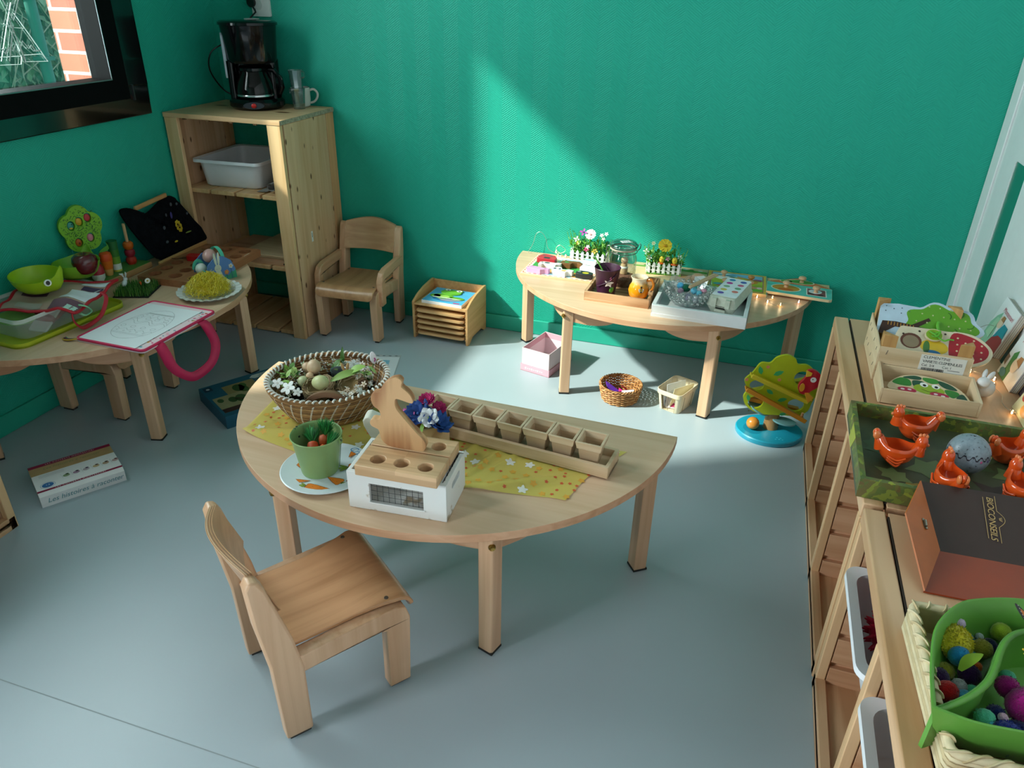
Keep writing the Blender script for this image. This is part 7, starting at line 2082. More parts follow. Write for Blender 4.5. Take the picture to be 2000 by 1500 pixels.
# white crate with wire window, egg rack and rabbit shape
ct = thing('wire_crate', 'shabby white wooden crate with a wire-mesh window', 'crate', (1.6845, -1.777, TT + 0.0005), math.radians(4.5))
m_, nt, bs = new_mat('chipped_white_paint')
v = coords(nt)
nz = node(nt, 'ShaderNodeTexNoise')
nz.inputs['Scale'].default_value = 22
nz.inputs['Detail'].default_value = 6
link(nt, v, nz.inputs['Vector'])
sp_ = node(nt, 'ShaderNodeSeparateXYZ')
link(nt, v, sp_.inputs[0])
mr = node(nt, 'ShaderNodeMapRange')
link(nt, sp_.outputs[2], mr.inputs[0])
mr.inputs[1].default_value, mr.inputs[2].default_value, mr.inputs[3].default_value, mr.inputs[4].default_value = 0.0, 0.02, 0.16, 0.0
ad = node(nt, 'ShaderNodeMath', operation='ADD')
link(nt, nz.outputs[0], ad.inputs[0])
link(nt, mr.outputs[0], ad.inputs[1])
link(nt, ramp(nt, ad.outputs[0], [(0.66, C('#e2e3e3')), (0.72, C('#a8977f'))]), bs.inputs['Base Color'])
bs.inputs['Roughness'].default_value = 0.6
CW = m_
w, d, h, t_ = 0.224, 0.137, 0.095, 0.009
b = M(CW)
b.prism([(-w / 2, 0), (w / 2, 0), (w / 2, h), (-w / 2, h)], -d / 2, -d / 2 + t_, axis='y', holes=[[(-0.062, 0.02), (0.06, 0.02), (0.06, 0.07), (-0.062, 0.07)]])
b.box((0, d / 2 - t_ / 2, h / 2), (w, t_, h))
slot_ = rrect(0.056, 0.016, 0.0075, 5, 0, 0.066)
for x in (-w / 2, w / 2 - t_):
    b.prism([(-d / 2 + t_, 0), (d / 2 - t_, 0), (d / 2 - t_, h), (-d / 2 + t_, h)], x, x + t_, axis='x', holes=[slot_])
b.box((0, 0, 0.004), (w - 2 * t_, d - 2 * t_, 0.008))
b.box((0, -d / 2 - 0.0015, 0.021), (0.128, 0.004, 0.004))
obj('crate_body', b, ct, bevel=0.001)
b = M(mat('4a4d50', rough=0.4, metal=0.6))
for i in range(10): b.tube([(-0.062 + 0.0135 * i, -d / 2 + t_ + 0.001, 0.018), (-0.062 + 0.0135 * i, -d / 2 + t_ + 0.001, 0.072)], 0.0006, seg=4)
for i in range(5): b.tube([(-0.064, -d / 2 + t_ + 0.0018, 0.02 + 0.0125 * i), (0.062, -d / 2 + t_ + 0.0018, 0.02 + 0.0125 * i)], 0.0006, seg=4)
obj('window_mesh', b, ct)
b = M(mat('2d2f31', rough=0.4, metal=0.6))
for i in range(7): b.tube([(w / 2 - t_ - 0.004, -0.055 + 0.018 * i, 0.01), (w / 2 - t_ - 0.004, -0.055 + 0.018 * i, 0.092)], 0.0008, seg=4)
for i in range(5): b.tube([(w / 2 - t_ - 0.005, -0.06, 0.02 + 0.017 * i), (w / 2 - t_ - 0.005, 0.06, 0.02 + 0.017 * i)], 0.0008, seg=4)
obj('side_mesh', b, ct)
er = thing('egg_rack', 'two-part light wooden block with round holes on the white crate', 'rack', (1.692, -1.782, TT + 0.0962), math.radians(3.2))
RW = wood('#d9b48e', '#c0946a', 'x', rough=0.45, bands=60)
for y0, y1, xs, nm in ((-0.076, 0.004, (-0.052, 0.002, 0.056), 'front_block'), (0.009, 0.072, (-0.052, 0.002, 0.056), 'rear_block')):
    hl = [circ(x, (y0 + y1) / 2 - (0.006 if y0 < 0 else -0.0), 0.0165, 26) for x in xs]
    b = M(RW).prism([(-0.092, y0), (0.092, y0), (0.092, y1), (-0.092, y1)], 0.0, 0.026, holes=hl)
    obj(nm, b, er, bevel=0.0015)
b = M(RW).box((0, 0.006, 0.004), (0.18, 0.01, 0.006))
obj('joining_strip', b, er)
raw = [(285, 445), (258, 415), (245, 360), (225, 348), (200, 335), (194, 312), (212, 293), (250, 292), (263, 272), (256, 235), (225, 212), (211, 172), (224, 134), (270, 120), (290, 80), (338, 42), (385, 30), (407, 50), (402, 80), (440, 110), (466, 148), (462, 172), (420, 165), (372, 154), (358, 168), (362, 212), (400, 262), (478, 350), (520, 392), (536, 428), (520, 462), (482, 476), (400, 466), (320, 456)]
ol = spline([((x - 390) * 0.00036, (466 - y) * 0.00040) for x, y in raw], 3, closed=True)
b = M(wood('#d9ab7c', '#a9714a', 'z', rough=0.45, rings=6))
b.prism(ol, -0.009, 0.009, axis='y')
solo('rabbit_cutout', 'flat wooden rabbit shape standing in the light wooden block', 'rabbit cutout', b, (1.674, -1.765, TT + 0.1215), math.radians(8), bevel=0.002)
b = M(mat('e6e0d2', rough=0.5, var=0.03))
moon = [(-0.052, 0.088), (-0.036, 0.1), (-0.002, 0.082), (0.03, 0.066)] + [(0.03 - 0.012 * k / 6, 0.06 - 0.058 * k / 6) for k in range(7)] + [(-0.004, 0.012), (-0.028, 0.034), (-0.044, 0.06)]
b.prism(spline(moon, 2, closed=True), -0.02, 0.02, axis='y')
solo('white_wooden_boat', 'white-painted curved wooden shape between the basket and the rabbit', 'wooden shape', b, (1.558, -1.625, TT + 0.0055), math.radians(15), bevel=0.003)
fx = thing('wooden_box', 'small square wooden box of cloth flowers behind the rabbit shape', 'box', (1.634, -1.556, TT + 0.005), math.radians(-38))
b = M(wood('#cfae86', '#b08a62', 'x', rings=5)).at((0, 0, 0))
tray(b, 0.082, 0.082, 0.06, 0.007, None)
obj('box_body', b, fx, bevel=0.001)
def cloth_flower(name, label, loc, r, c, mid, layers, n, tilt):
    b = M()
    for l in range(layers):
        for k in range(n):
            a = 2 * PI * (k + 0.5 * l) / n
            rr_ = r * (1 - 0.22 * l)
            e = Euler((0, 0, a)).to_matrix()
            def f(u, v): return e @ Vector((rr_ * (0.1 + 0.95 * v), rr_ * 0.52 * (2 * u - 1) * math.sin(PI * (0.12 + 0.8 * v)), rr_ * ((0.16 + 0.28 * l) * v + 0.14 * math.sin(5 * u) * v + 0.22 * v * v)))
            b.grid(f, 4, 5, mat(c, rough=0.8, var=0.25, vscale=90))
    b.ball((0, 0, r * 0.15), r * 0.12, mat(mid, rough=0.7), 8, 6)
    solo(name, label, 'flower', b, loc, 0, 'cloth flowers in the small wooden box', rot=tilt, smooth=60, fix=False)
FX, FY, FZ = 1.634, -1.556, TT + 0.062
cloth_flower('cloth_flower', 'large dark blue cloth flower at the left of the flower box', (FX - 0.012, FY - 0.018, FZ + 0.026), 0.036, '1c3f80', '2a5a9a', 3, 6, (0.5, -0.25, 0.2))
cloth_flower('cloth_flower', 'dark blue cloth flower at the right of the flower box', (FX + 0.040, FY - 0.022, FZ + 0.012), 0.034, '1f4a90', '2a5a9a', 3, 6, (0.45, 0.45, 0.8))
cloth_flower('cloth_flower', 'white cloth flower between the two blue ones', (FX + 0.021, FY - 0.032, FZ + 0.030), 0.025, 'dfe2e6', '8fa860', 2, 5, (0.7, 0.2, 0))
cloth_flower('cloth_flower', 'fuchsia cloth flower topmost in the flower box', (FX - 0.004, FY + 0.016, FZ + 0.048), 0.020, 'b0185e', 'd04a7a', 3, 12, (0.3, 0, 0))
cloth_flower('cloth_flower', 'smaller fuchsia cloth flower at the back right of the box', (FX + 0.026, FY + 0.018, FZ + 0.030), 0.018, 'a81a5a', 'd04a7a', 3, 10, (0.3, 0.4, 0))
cloth_flower('cloth_flower', 'pink cloth flower tucked behind the rabbit shape', (FX - 0.042, FY - 0.022, FZ + 0.012), 0.026, 'd06aa8', 'e0a0c0', 2, 6, (0.4, -0.5, 0.3))
big_leaf('yellow-green cloth leaf hanging below the white cloth flower', (FX + 0.012, FY - 0.04, FZ + 0.022), (-0.9, 0.2, 2.9), 0.03, 0.006, LGR[0])

# tray of seven square pots
tp = thing('pot_tray', 'long narrow wooden tray with seven small square pots', 'tray', (1.846, -1.4985, TT + 0.005), math.radians(-6.2))
b = M(wood('#d6bb9a', '#bc9c78', 'x', rough=0.5, contrast=0.6))
tray(b, 0.512, 0.09, 0.03, 0.009, None)
obj('tray_body', b, tp, bevel=0.001)
POTW = wood('#dcc4a6', '#c2a482', 'x', rough=0.5, contrast=0.6)
POTD = wood('#cdb090', '#b0906c', 'x', rough=0.55, contrast=0.6)
def frustum(b, w0, w1, z0, z1, t, m):
    for s in range(4):
        e = Matrix.Rotation(PI / 2 * s, 3, 'Z')
        q = [(-w0 / 2, -w0 / 2, z0), (w0 / 2, -w0 / 2, z0), (w1 / 2, -w1 / 2, z1), (-w1 / 2, -w1 / 2, z1), (-w0 / 2 + t, -w0 / 2 + t, z0), (w0 / 2 - t, -w0 / 2 + t, z0), (w1 / 2 - t, -w1 / 2 + t, z1), (-w1 / 2 + t, -w1 / 2 + t, z1)]
        b.add([e @ Vector(p) for p in q], [(0, 1, 2, 3), (5, 4, 7, 6), (3, 2, 6, 7), (1, 0, 4, 5)], m)
pot0 = thing('square_pot', '', 'pot', (0, 0, 0), 0, 'small square wooden pots in the long tray')
b = M(POTD)
frustum(b, 0.04, 0.054, 0.0, 0.05, 0.004, POTD)
b.box((0, 0, 0.003), (0.04, 0.04, 0.006))
obj('pot_body', b, pot0, bevel=0.0006)
b = M(POTW)
frustum(b, 0.058, 0.066, 0.044, 0.064, 0.0062, POTW)
obj('rim', b, pot0, bevel=0.0008)
order = ['leftmost of seven square wooden pots, behind the cloth flowers', 'second from the left of seven square wooden pots', 'third from the left of seven square wooden pots', 'middle one of seven square wooden pots in the tray', 'third from the right of seven square wooden pots', 'second from the right of seven square wooden pots', 'rightmost of seven square wooden pots, at the empty tray end']
rz = math.radians(-6.2)
for k in range(7):
    x = -0.205 + 0.0675 * k
    p = Matrix.Rotation(rz, 2) @ Vector((x, -0.001))
    loc = (1.846 + p.x, -1.4985 + p.y, TT + 0.0145)
    if k == 0:
        pot0.location, pot0.rotation_euler, pot0['label'] = loc, (0.0, 0, rz), order[0]
    else: dup(pot0, loc, rz + (0.03 if k == 6 else 0), order[k])

# ---------------------------------------------------------------- on the low pine units
BT = 0.5015
t1 = tub('far white tub in the near pine unit, pink spiky ball inside', (2.812, -1.828, 0.272), PI / 2, 0.296, 0.40, 0.105)
t2 = tub('near white tub in the near pine unit, at the bottom edge of the photo', (2.812, -2.16, 0.272), PI / 2, 0.296, 0.40, 0.105)
rnd = random.Random(41)
sk = thing('spiky_ball', 'bright pink spiky rubber ball in the far white tub', 'ball', (2.70, -1.80, 0.272 + 0.057))
PKB = mat('c81a48', rough=0.45)
b = M(PKB).ball((0, 0, 0), 0.042, None, 24, 16)
obj('ball_body', b, sk, smooth=60)
b = M(PKB)
for i in range(90):
    z = 1 - 2 * (i + 0.5) / 90
    a = i * 2.39996
    d = Vector((math.sqrt(1 - z * z) * math.cos(a), math.sqrt(1 - z * z) * math.sin(a), z))
    b.tube([d * 0.04, d * 0.047, d * 0.055], [0.0045, 0.0034, 0.001], seg=6)
obj('spikes', b, sk, smooth=60)

# clementine crates
PLY = wood('#dcc3a0', '#c9ab84', 'x', rough=0.55, contrast=0.5)
PLYY = wood('#e0c8a6', '#ceb28c', 'y', rough=0.55, contrast=0.5)
POST = wood('#c8995e', '#ab7c46', 'z', rough=0.6)
STPL = mat('8a8680', rough=0.4, metal=0.6)
c1 = thing('fruit_crate', 'taller clementine crate with a paper label and corner posts', 'crate', (2.80, -0.93, BT), math.radians(-0.5))
cw, cdp, ch = 0.212, 0.232, 0.1
b = M(PLY)
b.box((0, -cdp / 2 + 0.002, 0.062), (cw, 0.004, 0.068))
b.box((0, -cdp / 2 + 0.002, 0.014), (cw, 0.004, 0.024))
b.box((0, cdp / 2 - 0.002, 0.055), (cw, 0.004, 0.09))
b.box((0, 0, 0.002), (cw, cdp, 0.004))
obj('end_boards', b, c1, bevel=0.0005)
b = M(PLYY)
b.prism([(-cdp / 2, 0.0), (cdp / 2, 0.0), (cdp / 2, 0.1), (0.04, 0.094), (-0.02, 0.1), (-cdp / 2, 0.094)], -cw / 2 - 0.004, -cw / 2, axis='x')
obj('side_board', b, c1, bevel=0.0005)
b = M(PLYY).prism([(-cdp / 2, 0.0), (cdp / 2, 0.0), (cdp / 2, 0.1), (-cdp / 2, 0.094)], cw / 2, cw / 2 + 0.004, axis='x')
obj('side_board', b, c1, bevel=0.0005)
for sx in (-1, 1):
    for sy in (-1, 1):
        x, y = sx * (cw / 2 - 0.001), sy * (cdp / 2 - 0.005)
        b = M(POST).prism([(x, y), (x - sx * 0.034, y), (x, y - sy * 0.03)], 0.004, 0.15 if sy > 0 else 0.128)
        obj('corner_post', b, c1, bevel=0.001)
b = M(STPL)
for x in (-0.09, 0.09):
    for z in (0.045, 0.082): b.box((x, -cdp / 2 - 0.0005, z), (0.0012, 0.001, 0.012), ry=0.2)
for y in (-0.08, -0.02, 0.05, 0.09):
    for z in (0.03, 0.075): b.box((-cw / 2 - 0.0045, y, z), (0.001, 0.0012, 0.012), rx=0.4)
obj('staples', b, c1)
INK = mat('2c2c30', rough=0.6)
b = M(mat('e2e0da', rough=0.6, var=0.02)).box((0.043, -cdp / 2 - 0.0006, 0.063), (0.105, 0.001, 0.056))
yy = -cdp / 2 - 0.0014
R_ = (PI / 2, 0, 0)
b.text('CLEMENTINE', 0.0105, INK, (-0.004, yy, 0.085), R_, align='LEFT')
b.text('VARIETE: CLEMENULES', 0.0105, INK, (-0.004, yy, 0.0735), R_, align='LEFT', space=0.85)
b.text('Cal. 3/4', 0.0095, INK, (-0.004, yy, 0.0625), R_, align='LEFT')
b.text('Cat. I', 0.0095, INK, (0.044, yy, 0.0625), R_, align='LEFT')
rnd = random.Random(8)
x = -0.002
while x < 0.05:
    w = rnd.choice((0.0006, 0.001, 0.0016))
    b.box((x, yy, 0.0465), (w, 0.0004, 0.019), INK)
    x += w + rnd.choice((0.0008, 0.0012))
for z, x0, x1 in ((0.056, 0.058, 0.086), (0.04, 0.056, 0.085)): b.box(((x0 + x1) / 2, yy, z), (x1 - x0, 0.0004, 0.0016), mat('77777a'))
obj('paper_label', b, c1, smooth=0)
c2 = thing('fruit_crate', 'low pale plywood crate holding the turtle puzzle', 'crate', (2.806, -1.113, BT), math.radians(-0.8))
b = M(PLY)
w2, d2, h2 = 0.214, 0.125, 0.04
b.box((0, -d2 / 2 + 0.002, h2 / 2), (w2, 0.004, h2))
b.box((0, d2 / 2 - 0.002, h2 / 2 + 0.005), (w2, 0.004, h2 + 0.01))
b.box((0, 0, 0.002), (w2, d2, 0.004))
obj('end_boards', b, c2, bevel=0.0006)
b = M(PLYY)
b.prism([(-d2 / 2, 0), (d2 / 2, 0), (d2 / 2, 0.056), (0, 0.05), (-d2 / 2, 0.042)], -w2 / 2 - 0.006, -w2 / 2, axis='x')
obj('side_board', b, c2, bevel=0.0008)
b = M(PLYY).prism([(-d2 / 2, 0), (d2 / 2, 0), (d2 / 2, 0.05), (-d2 / 2, 0.04)], w2 / 2, w2 / 2 + 0.006, axis='x')
obj('side_board', b, c2, bevel=0.0008)

# lacing boards in the tall crate
RIMW = wood('#e0c9a4', '#c9ad84', 'x', rough=0.5)
tb = thing('lacing_board', 'lacing board with a green tree lying on its side, in the tall crate', 'lacing board', (2.805, -0.868, 0.606), 0, rot=(0.72, 0.05, -0.04))
body = [(-0.105, -0.045), (-0.105, 0.04), (-0.06, 0.048)] + [(0.055 + (0.085 + 0.006 * math.cos(7 * t)) * math.cos(t) * 1.15, 0.004 + (0.064 + 0.006 * math.cos(7 * t)) * math.sin(t)) for t in [2.3 - 4.6 * i / 40 for i in range(41)]] + [(-0.04, -0.05)]
b = M(mat('b9cfe0', rough=0.45)).prism(body, -0.004, 0.0035, side=RIMW)
GT = mat('5f9f1e', rough=0.45, var=0.03)
crownp = [(0.052 + (0.078 + 0.006 * math.cos(7 * t)) * math.cos(t) * 1.14, 0.004 + (0.057 + 0.006 * math.cos(7 * t)) * math.sin(t)) for t in [2 * PI * i / 63 for i in range(63)]]
b.flat(crownp, 0.0038, GT)
TR = mat('3a1f12', rough=0.5)
b.flat([(-0.098, -0.034), (-0.094, -0.012), (-0.06, -0.008), (-0.02, -0.010), (0.02, 0.02), (0.026, 0.012), (-0.002, -0.012), (0.045, -0.014), (0.045, -0.021), (0.0, -0.022), (0.032, -0.046), (0.024, -0.05), (-0.02, -0.024), (-0.06, -0.024), (-0.092, -0.052), (-0.1, -0.05)], 0.0042, TR)
for k in range(9): b.flat([(-0.08 + 0.008 * k, -0.011), (-0.078 + 0.008 * k, -0.011), (-0.078 + 0.008 * k, -0.022), (-0.08 + 0.008 * k, -0.022)], 0.0045, mat('c08a3a', rough=0.5))
rnd = random.Random(14)
for i in range(6):
    for j in range(5):
        x, y = -0.01 + 0.027 * i + 0.012 * (j % 2), -0.045 + 0.025 * j
        if math.hypot((x - 0.052) / 1.14, y) < 0.068: b.prism(circ(x, y, 0.0022, 10), 0.0038, 0.0046, mat('b9c48a', rough=0.5))
for x, y in ((-0.09, 0.02), (-0.07, 0.03), (-0.05, 0.02), (-0.09, 0.035), (-0.05, 0.036), (-0.05, -0.036), (-0.03, -0.044), (-0.03, 0.03)): b.flat(circ(x, y, 0.0018, 8), 0.004, mat('4a5a6a'))
for x, y, a in ((0.06, 0.035, 0.3), (0.09, 0.048, 0.0), (0.118, 0.02, -0.8), (0.08, -0.01, 0.2), (0.06, -0.035, 0.0)): b.line([(x + 0.014 * math.cos(a + t), y + 0.012 * math.sin(a + t)) for t in [-0.9 + 1.8 * i / 8 for i in range(9)]], 0.0043, 0.0022, mat('2f6a1a', rough=0.5))
obj('board', b, tb, smooth=20)
b = M(mat('6ab83a', rough=0.5)).tube(spline([(0.045, 0.012, 0.006), (0.042, -0.005, 0.014), (0.05, -0.03, 0.012), (0.055, -0.05, 0.008), (0.05, -0.065, 0.006)], 6), 0.0042, seg=8, flat=0.6)
obj('green_lace', b, tb, smooth=60)
hb2 = thing('lacing_board', 'lacing board shaped like a strawberry house, in front of the tree board', 'lacing board', (2.842, -0.962, 0.593), 0, rot=(0.6, 0.03, -0.05))
body = [(-0.1, -0.05), (-0.1, 0.026), (-0.07, 0.036), (0.02, 0.04), (0.036, 0.044), (0.075, 0.042), (0.105, 0.026), (0.125, 0.0), (0.118, -0.03), (0.09, -0.052), (0.06, -0.06), (0.03, -0.056)]
body = spline(body, 4, closed=True)
b = M(mat('dccdb0', rough=0.45)).prism(body, -0.004, 0.0035, side=RIMW)
b.flat(spline([(0.03, -0.05), (0.022, 0.0), (0.032, 0.038), (0.072, 0.035), (0.1, 0.02), (0.116, 0.0), (0.11, -0.026), (0.085, -0.045), (0.06, -0.053)], 4, closed=True), 0.0038, mat('a81424', rough=0.4, var=0.1))
for i in range(4):
    for j in range(4):
        x, y = 0.042 + 0.019 * i, -0.036 + 0.02 * j + 0.008 * (i % 2)
        if x < 0.1 and -0.045 < y < 0.032: b.prism(circ(x, y, 0.0026, 10), 0.0038, 0.0046, mat('dfc4a0', rough=0.5))
for p, rx_, ry_, c in (((-0.068, -0.008), 0.026, 0.024, '6a3a2a'), ((-0.068, -0.01), 0.02, 0.019, '9a8468'), ((-0.012, -0.016), 0.034, 0.022, 'd8b42a'), ((-0.014, -0.036), 0.02, 0.01, '1f6a9a'), ((-0.03, -0.02), 0.008, 0.02, '4a7a3a')):
    b.flat(circ(p[0], p[1], rx_, 20, ry_), 0.0039 + 0.00012 * (rx_ < 0.03) + 0.00012 * (rx_ < 0.022), mat(c, rough=0.45))
for x, y in ((-0.05, 0.026), (-0.03, 0.028), (-0.008, 0.03), (-0.088, 0.01), (0.012, 0.03)): b.flat(circ(x, y, 0.003, 10), 0.004, mat('3a2418'))
obj('board', b, hb2, smooth=20)
gl_ = thing('lacing_leaf', 'round green lacing piece with a bow, on the strawberry house board', 'lacing piece', (2.826, -0.962, 0.602), 0, rot=(0.6, 0.03, -0.05))
b = M(mat('dccaa4', rough=0.5)).prism(circ(0, 0.012, 0.022, 26, 0.019), 0, 0.005)
b.flat(circ(0, 0.012, 0.0195, 26, 0.0165), 0.0053, mat('86ac1e', rough=0.45))
obj('disc', b, gl_, bevel=0.0006)
b = M(mat('5fae2a', rough=0.5))
b.tube(spline([(-0.012, 0.02, 0.007), (0.0, 0.01, 0.011), (0.01, 0.004, 0.008), (0.024, -0.004, 0.009), (0.034, 0.001, 0.011), (0.046, 0.003, 0.009)], 5), 0.0026, seg=6, flat=0.6)
b.tube(spline([(0.0, 0.012, 0.01), (0.012, 0.02, 0.013), (0.004, 0.004, 0.01), (-0.008, 0.004, 0.012)], 5), 0.0024, seg=6, flat=0.6)
obj('bow', b, gl_, smooth=60)
# turtle puzzle
tu = thing('turtle_puzzle', 'wooden turtle puzzle with green shell patches in the low crate', 'puzzle', (2.806, -1.108, BT + 0.0285), 0, rot=(0.28, 0.02, -0.03))
out_ = spline([(-0.088, -0.03), (-0.086, -0.008), (-0.06, 0.022), (-0.025, 0.036), (0.015, 0.036), (0.06, 0.02), (0.088, -0.008), (0.098, -0.044), (0.06, -0.04), (0.0, -0.036), (-0.05, -0.03)], 5, closed=True)
b = M(RIMW).prism(out_, -0.012, 0.004)
G1, G2 = mat('2f7d2c', rough=0.45), mat('1f4f38', rough=0.45)
for poly, m in (([(-0.08, -0.005), (-0.062, 0.016), (-0.04, 0.014), (-0.036, -0.008), (-0.06, -0.012)], G1), ([(-0.055, 0.02), (-0.03, 0.032), (-0.012, 0.03), (-0.014, 0.02), (-0.036, 0.017)], G2), ([(-0.032, 0.013), (-0.012, 0.016), (-0.004, 0.01), (-0.012, -0.004), (-0.03, -0.008)], G2), ([(-0.006, 0.031), (0.022, 0.032), (0.03, 0.02), (0.012, 0.012), (-0.006, 0.02)], mat('3a8a30', rough=0.45)), ([(0.03, 0.028), (0.056, 0.019), (0.07, 0.002), (0.045, 0.002), (0.03, 0.014)], G2), ([(0.042, -0.002), (0.066, -0.002), (0.074, -0.012), (0.06, -0.028), (0.046, -0.02)], G1), ([(0.076, -0.01), (0.085, -0.012), (0.092, -0.034), (0.074, -0.03), (0.066, -0.026)], G2)):
    b.flat(spline(poly, 4, closed=True), 0.0043, m)
b.flat(circ(0.005, -0.012, 0.036, 26, 0.018), 0.0045, mat('93ac28', rough=0.45))
for x in (-0.046, 0.028): b.flat(circ(x, -0.026, 0.022, 20, 0.009), 0.0047, mat('b81c44', rough=0.45))
for x, y in ((-0.056, -0.026), (-0.04, -0.024), (0.02, -0.025), (0.036, -0.028)): b.flat(circ(x, y, 0.005, 12, 0.003), 0.0049, mat('eed8dc', rough=0.45))
for x in (-0.006, 0.021):
    b.flat(circ(x, 0.003, 0.0095, 18, 0.0085), 0.0048, mat('f0f0ea', rough=0.4))
    b.flat(circ(x + 0.001, 0.001, 0.0042, 14, 0.0042), 0.005, mat('141414', rough=0.4))
b.line([(-0.012 + 0.036 * i / 10, -0.014 - 0.006 * math.sin(PI * i / 10)) for i in range(11)], 0.005, 0.0012, mat('3a4a14'))
obj('board', b, tu, smooth=20)

# white rabbit and fairy lights
wr_ = thing('white_rabbit', 'white china rabbit beside the fruit crates', 'figurine', (2.948, -1.052, BT), 2.6)
CHN = mat('d8d6d6', rough=0.4, var=0.01)
b = M(CHN).ball((0, -0.006, 0.023), (0.024, 0.028, 0.023), None, 24, 14).ball((0, 0.018, 0.046), (0.0145, 0.016, 0.0145), None, 20, 12).ball((0, -0.033, 0.022), 0.007, None, 12, 8)
obj('rabbit_body', b, wr_, smooth=60)
for s in (-1, 1):
    b = M(CHN).ball((0.007 * s, 0.002, 0.062), (0.0055, 0.016, 0.0075), None, 14, 8, rx=-0.55, rz=0.2 * s)
    obj('ear', b, wr_, smooth=60)
fairy('fairy lights on the pine unit around the white china rabbit', (0, 0, BT), [(2.95, -0.80, 0.003), (2.965, -0.82, 0.004), (2.955, -0.86, 0.003), (2.95, -0.90, 0.004), (2.975, -0.92, 0.006), (3.0, -0.935, 0.004), (2.985, -0.965, 0.003), (3.0, -1.03, 0.003), (2.99, -1.08, 0.004), (3.0, -1.12, 0.004), (3.03, -1.13, 0.004)],
      [(2.962, -0.832, 0, 'ffe0a8'), (2.948, -0.916, 0, 'ffd890'), (3.0, -0.945, 0, 'ffe8c8'), (2.99, -0.982, 0, 'ffb860'), (3.0, -1.13, 0, 'ffd890')], 14, 'strings of fairy lights')
b = M(mat('a8a49c', rough=0.4, metal=0.5)).tube(spline([(2.93, -0.70, BT + 0.02), (2.97, -0.66, BT + 0.012), (3.0, -0.655, BT + 0.025), (3.03, -0.66, BT + 0.05), (3.045, -0.70, BT + 0.06)], 6), 0.0008, seg=5)
solo('thin_wire', 'thin bare wire curling behind the upright book by the white door', 'wire', b, smooth=60)

# board books leaning on the right wall
def book(label, y0, y1, xb, xt, H, th, cover, loc_z=BT):
    t = thing('board_book', label, 'book', (xb, (y0 + y1) / 2, loc_z), 0, 'board books leaning on the right wall', rot=(0, math.atan2(xt - xb, H), 0))
    L = math.hypot(H, xt - xb) 
    w = abs(y1 - y0)
    b = M(mat('d8d2c8', rough=0.7)).box((th / 2 + 0.001, 0, L / 2), (th, w - 0.004, L - 0.004))
    for k in range(4): b.box((0.002 + th * (k + 0.5) / 4, 0, L / 2), (0.0008, w - 0.003, L - 0.003), mat(('9a8a9a', '6a7a6a', 'b0a890', '5a5a66')[k], rough=0.7))
    obj('page_block', b, t)
    b = M(mat('e4e6ea', rough=0.35, var=0.01)).box((0.0, 0, L / 2), (0.002, w, L))
    b.box((th + 0.002, 0, L / 2), (0.002, w, L), mat('b59a78', rough=0.6))
    for poly, c, k in cover:
        b.flat([(w * (0.5 - p), L * q) for p, q in poly], -0.0012 - 0.0003 * k, mat(c, rough=0.4), axis='x')
    b.text('Montessori', 0.02, mat('b8405a', rough=0.5), (-0.0024, -0.01, L * 0.8), (PI / 2, 0, -PI / 2), shear=0.15)
    b.text('Pas à pas vers', 0.008, mat('8a8a90', rough=0.5), (-0.0024, 0.0, L * 0.9), (PI / 2, 0, -PI / 2)) if False else None
    obj('cover', b, t, smooth=0)
el = lambda cx, cy, rx, ry, n=18: [(cx + rx * math.cos(2 * PI * i / n), cy + ry * math.sin(2 * PI * i / n)) for i in range(n)]
book('white-covered book with a teal and red picture, next to the white door', -0.785, -0.64, 3.028, 3.062, 0.135, 0.02,
     [([(0.0, 0.0), (0.5, 0.0), (0.45, 0.3), (0.3, 0.75), (0.12, 0.6), (0.0, 0.4)], '8fbfa4', 0), ([(0.35, 0.0), (1.0, 0.0), (1.0, 0.35), (0.8, 0.5), (0.5, 0.3)], '9a2a34', 1), ([(0.5, 0.25), (0.7, 0.38), (0.95, 0.4), (0.9, 0.62), (0.65, 0.62), (0.55, 0.45)], '2f8fa4', 2), (el(0.45, 0.58, 0.13, 0.13), 'e6cdb4', 3), ([(0.4, 0.62), (0.58, 0.62), (0.56, 0.72), (0.44, 0.72)], 'a8784a', 4), ([(0.08, 0.2), (0.34, 0.16), (0.36, 0.62), (0.2, 0.6)], 'a8d0b0', 4)])
book('second white-covered book along the wall, green leaf picture', -1.003, -0.872, 3.024, 3.058, 0.135, 0.016,
     [([(0.1, 0.0), (0.5, 0.0), (0.5, 0.3), (0.36, 0.62), (0.2, 0.5), (0.25, 0.2)], '4f8a4a', 0), ([(0.0, 0.25), (0.14, 0.2), (0.14, 0.4), (0.0, 0.42)], '8a6a5a', 1), (el(0.55, 0.38, 0.16, 0.15), 'ecd8be', 2), ([(0.5, 0.46), (0.75, 0.4), (0.72, 0.6), (0.56, 0.58)], 'b07a4a', 3), (el(0.25, 0.1, 0.16, 0.08), '4a8a94', 3)])
book('thick dark-edged book standing close behind the second white book', -1.02, -0.89, 3.047, 3.074, 0.13, 0.008,
     [([(0.0, 0.0), (1.0, 0.0), (1.0, 1.0), (0.0, 1.0)], '4a4450', 0)])
book('book with a fruit picture at the right edge of the photo', -1.23, -1.085, 3.012, 3.058, 0.135, 0.016,
     [([(0.0, 0.0), (1.0, 0.0), (1.0, 0.5), (0.0, 0.6)], 'c8c49a', 0), (el(0.2, 0.5, 0.14, 0.12), 'd8a878', 1), (el(0.16, 0.3, 0.1, 0.08), 'b0342a', 2), (el(0.5, 0.42, 0.16, 0.16), '8fae6a', 2), (el(0.45, 0.16, 0.18, 0.1), 'c88a4a', 3), (el(0.75, 0.3, 0.14, 0.18), 'd8c070', 3)])

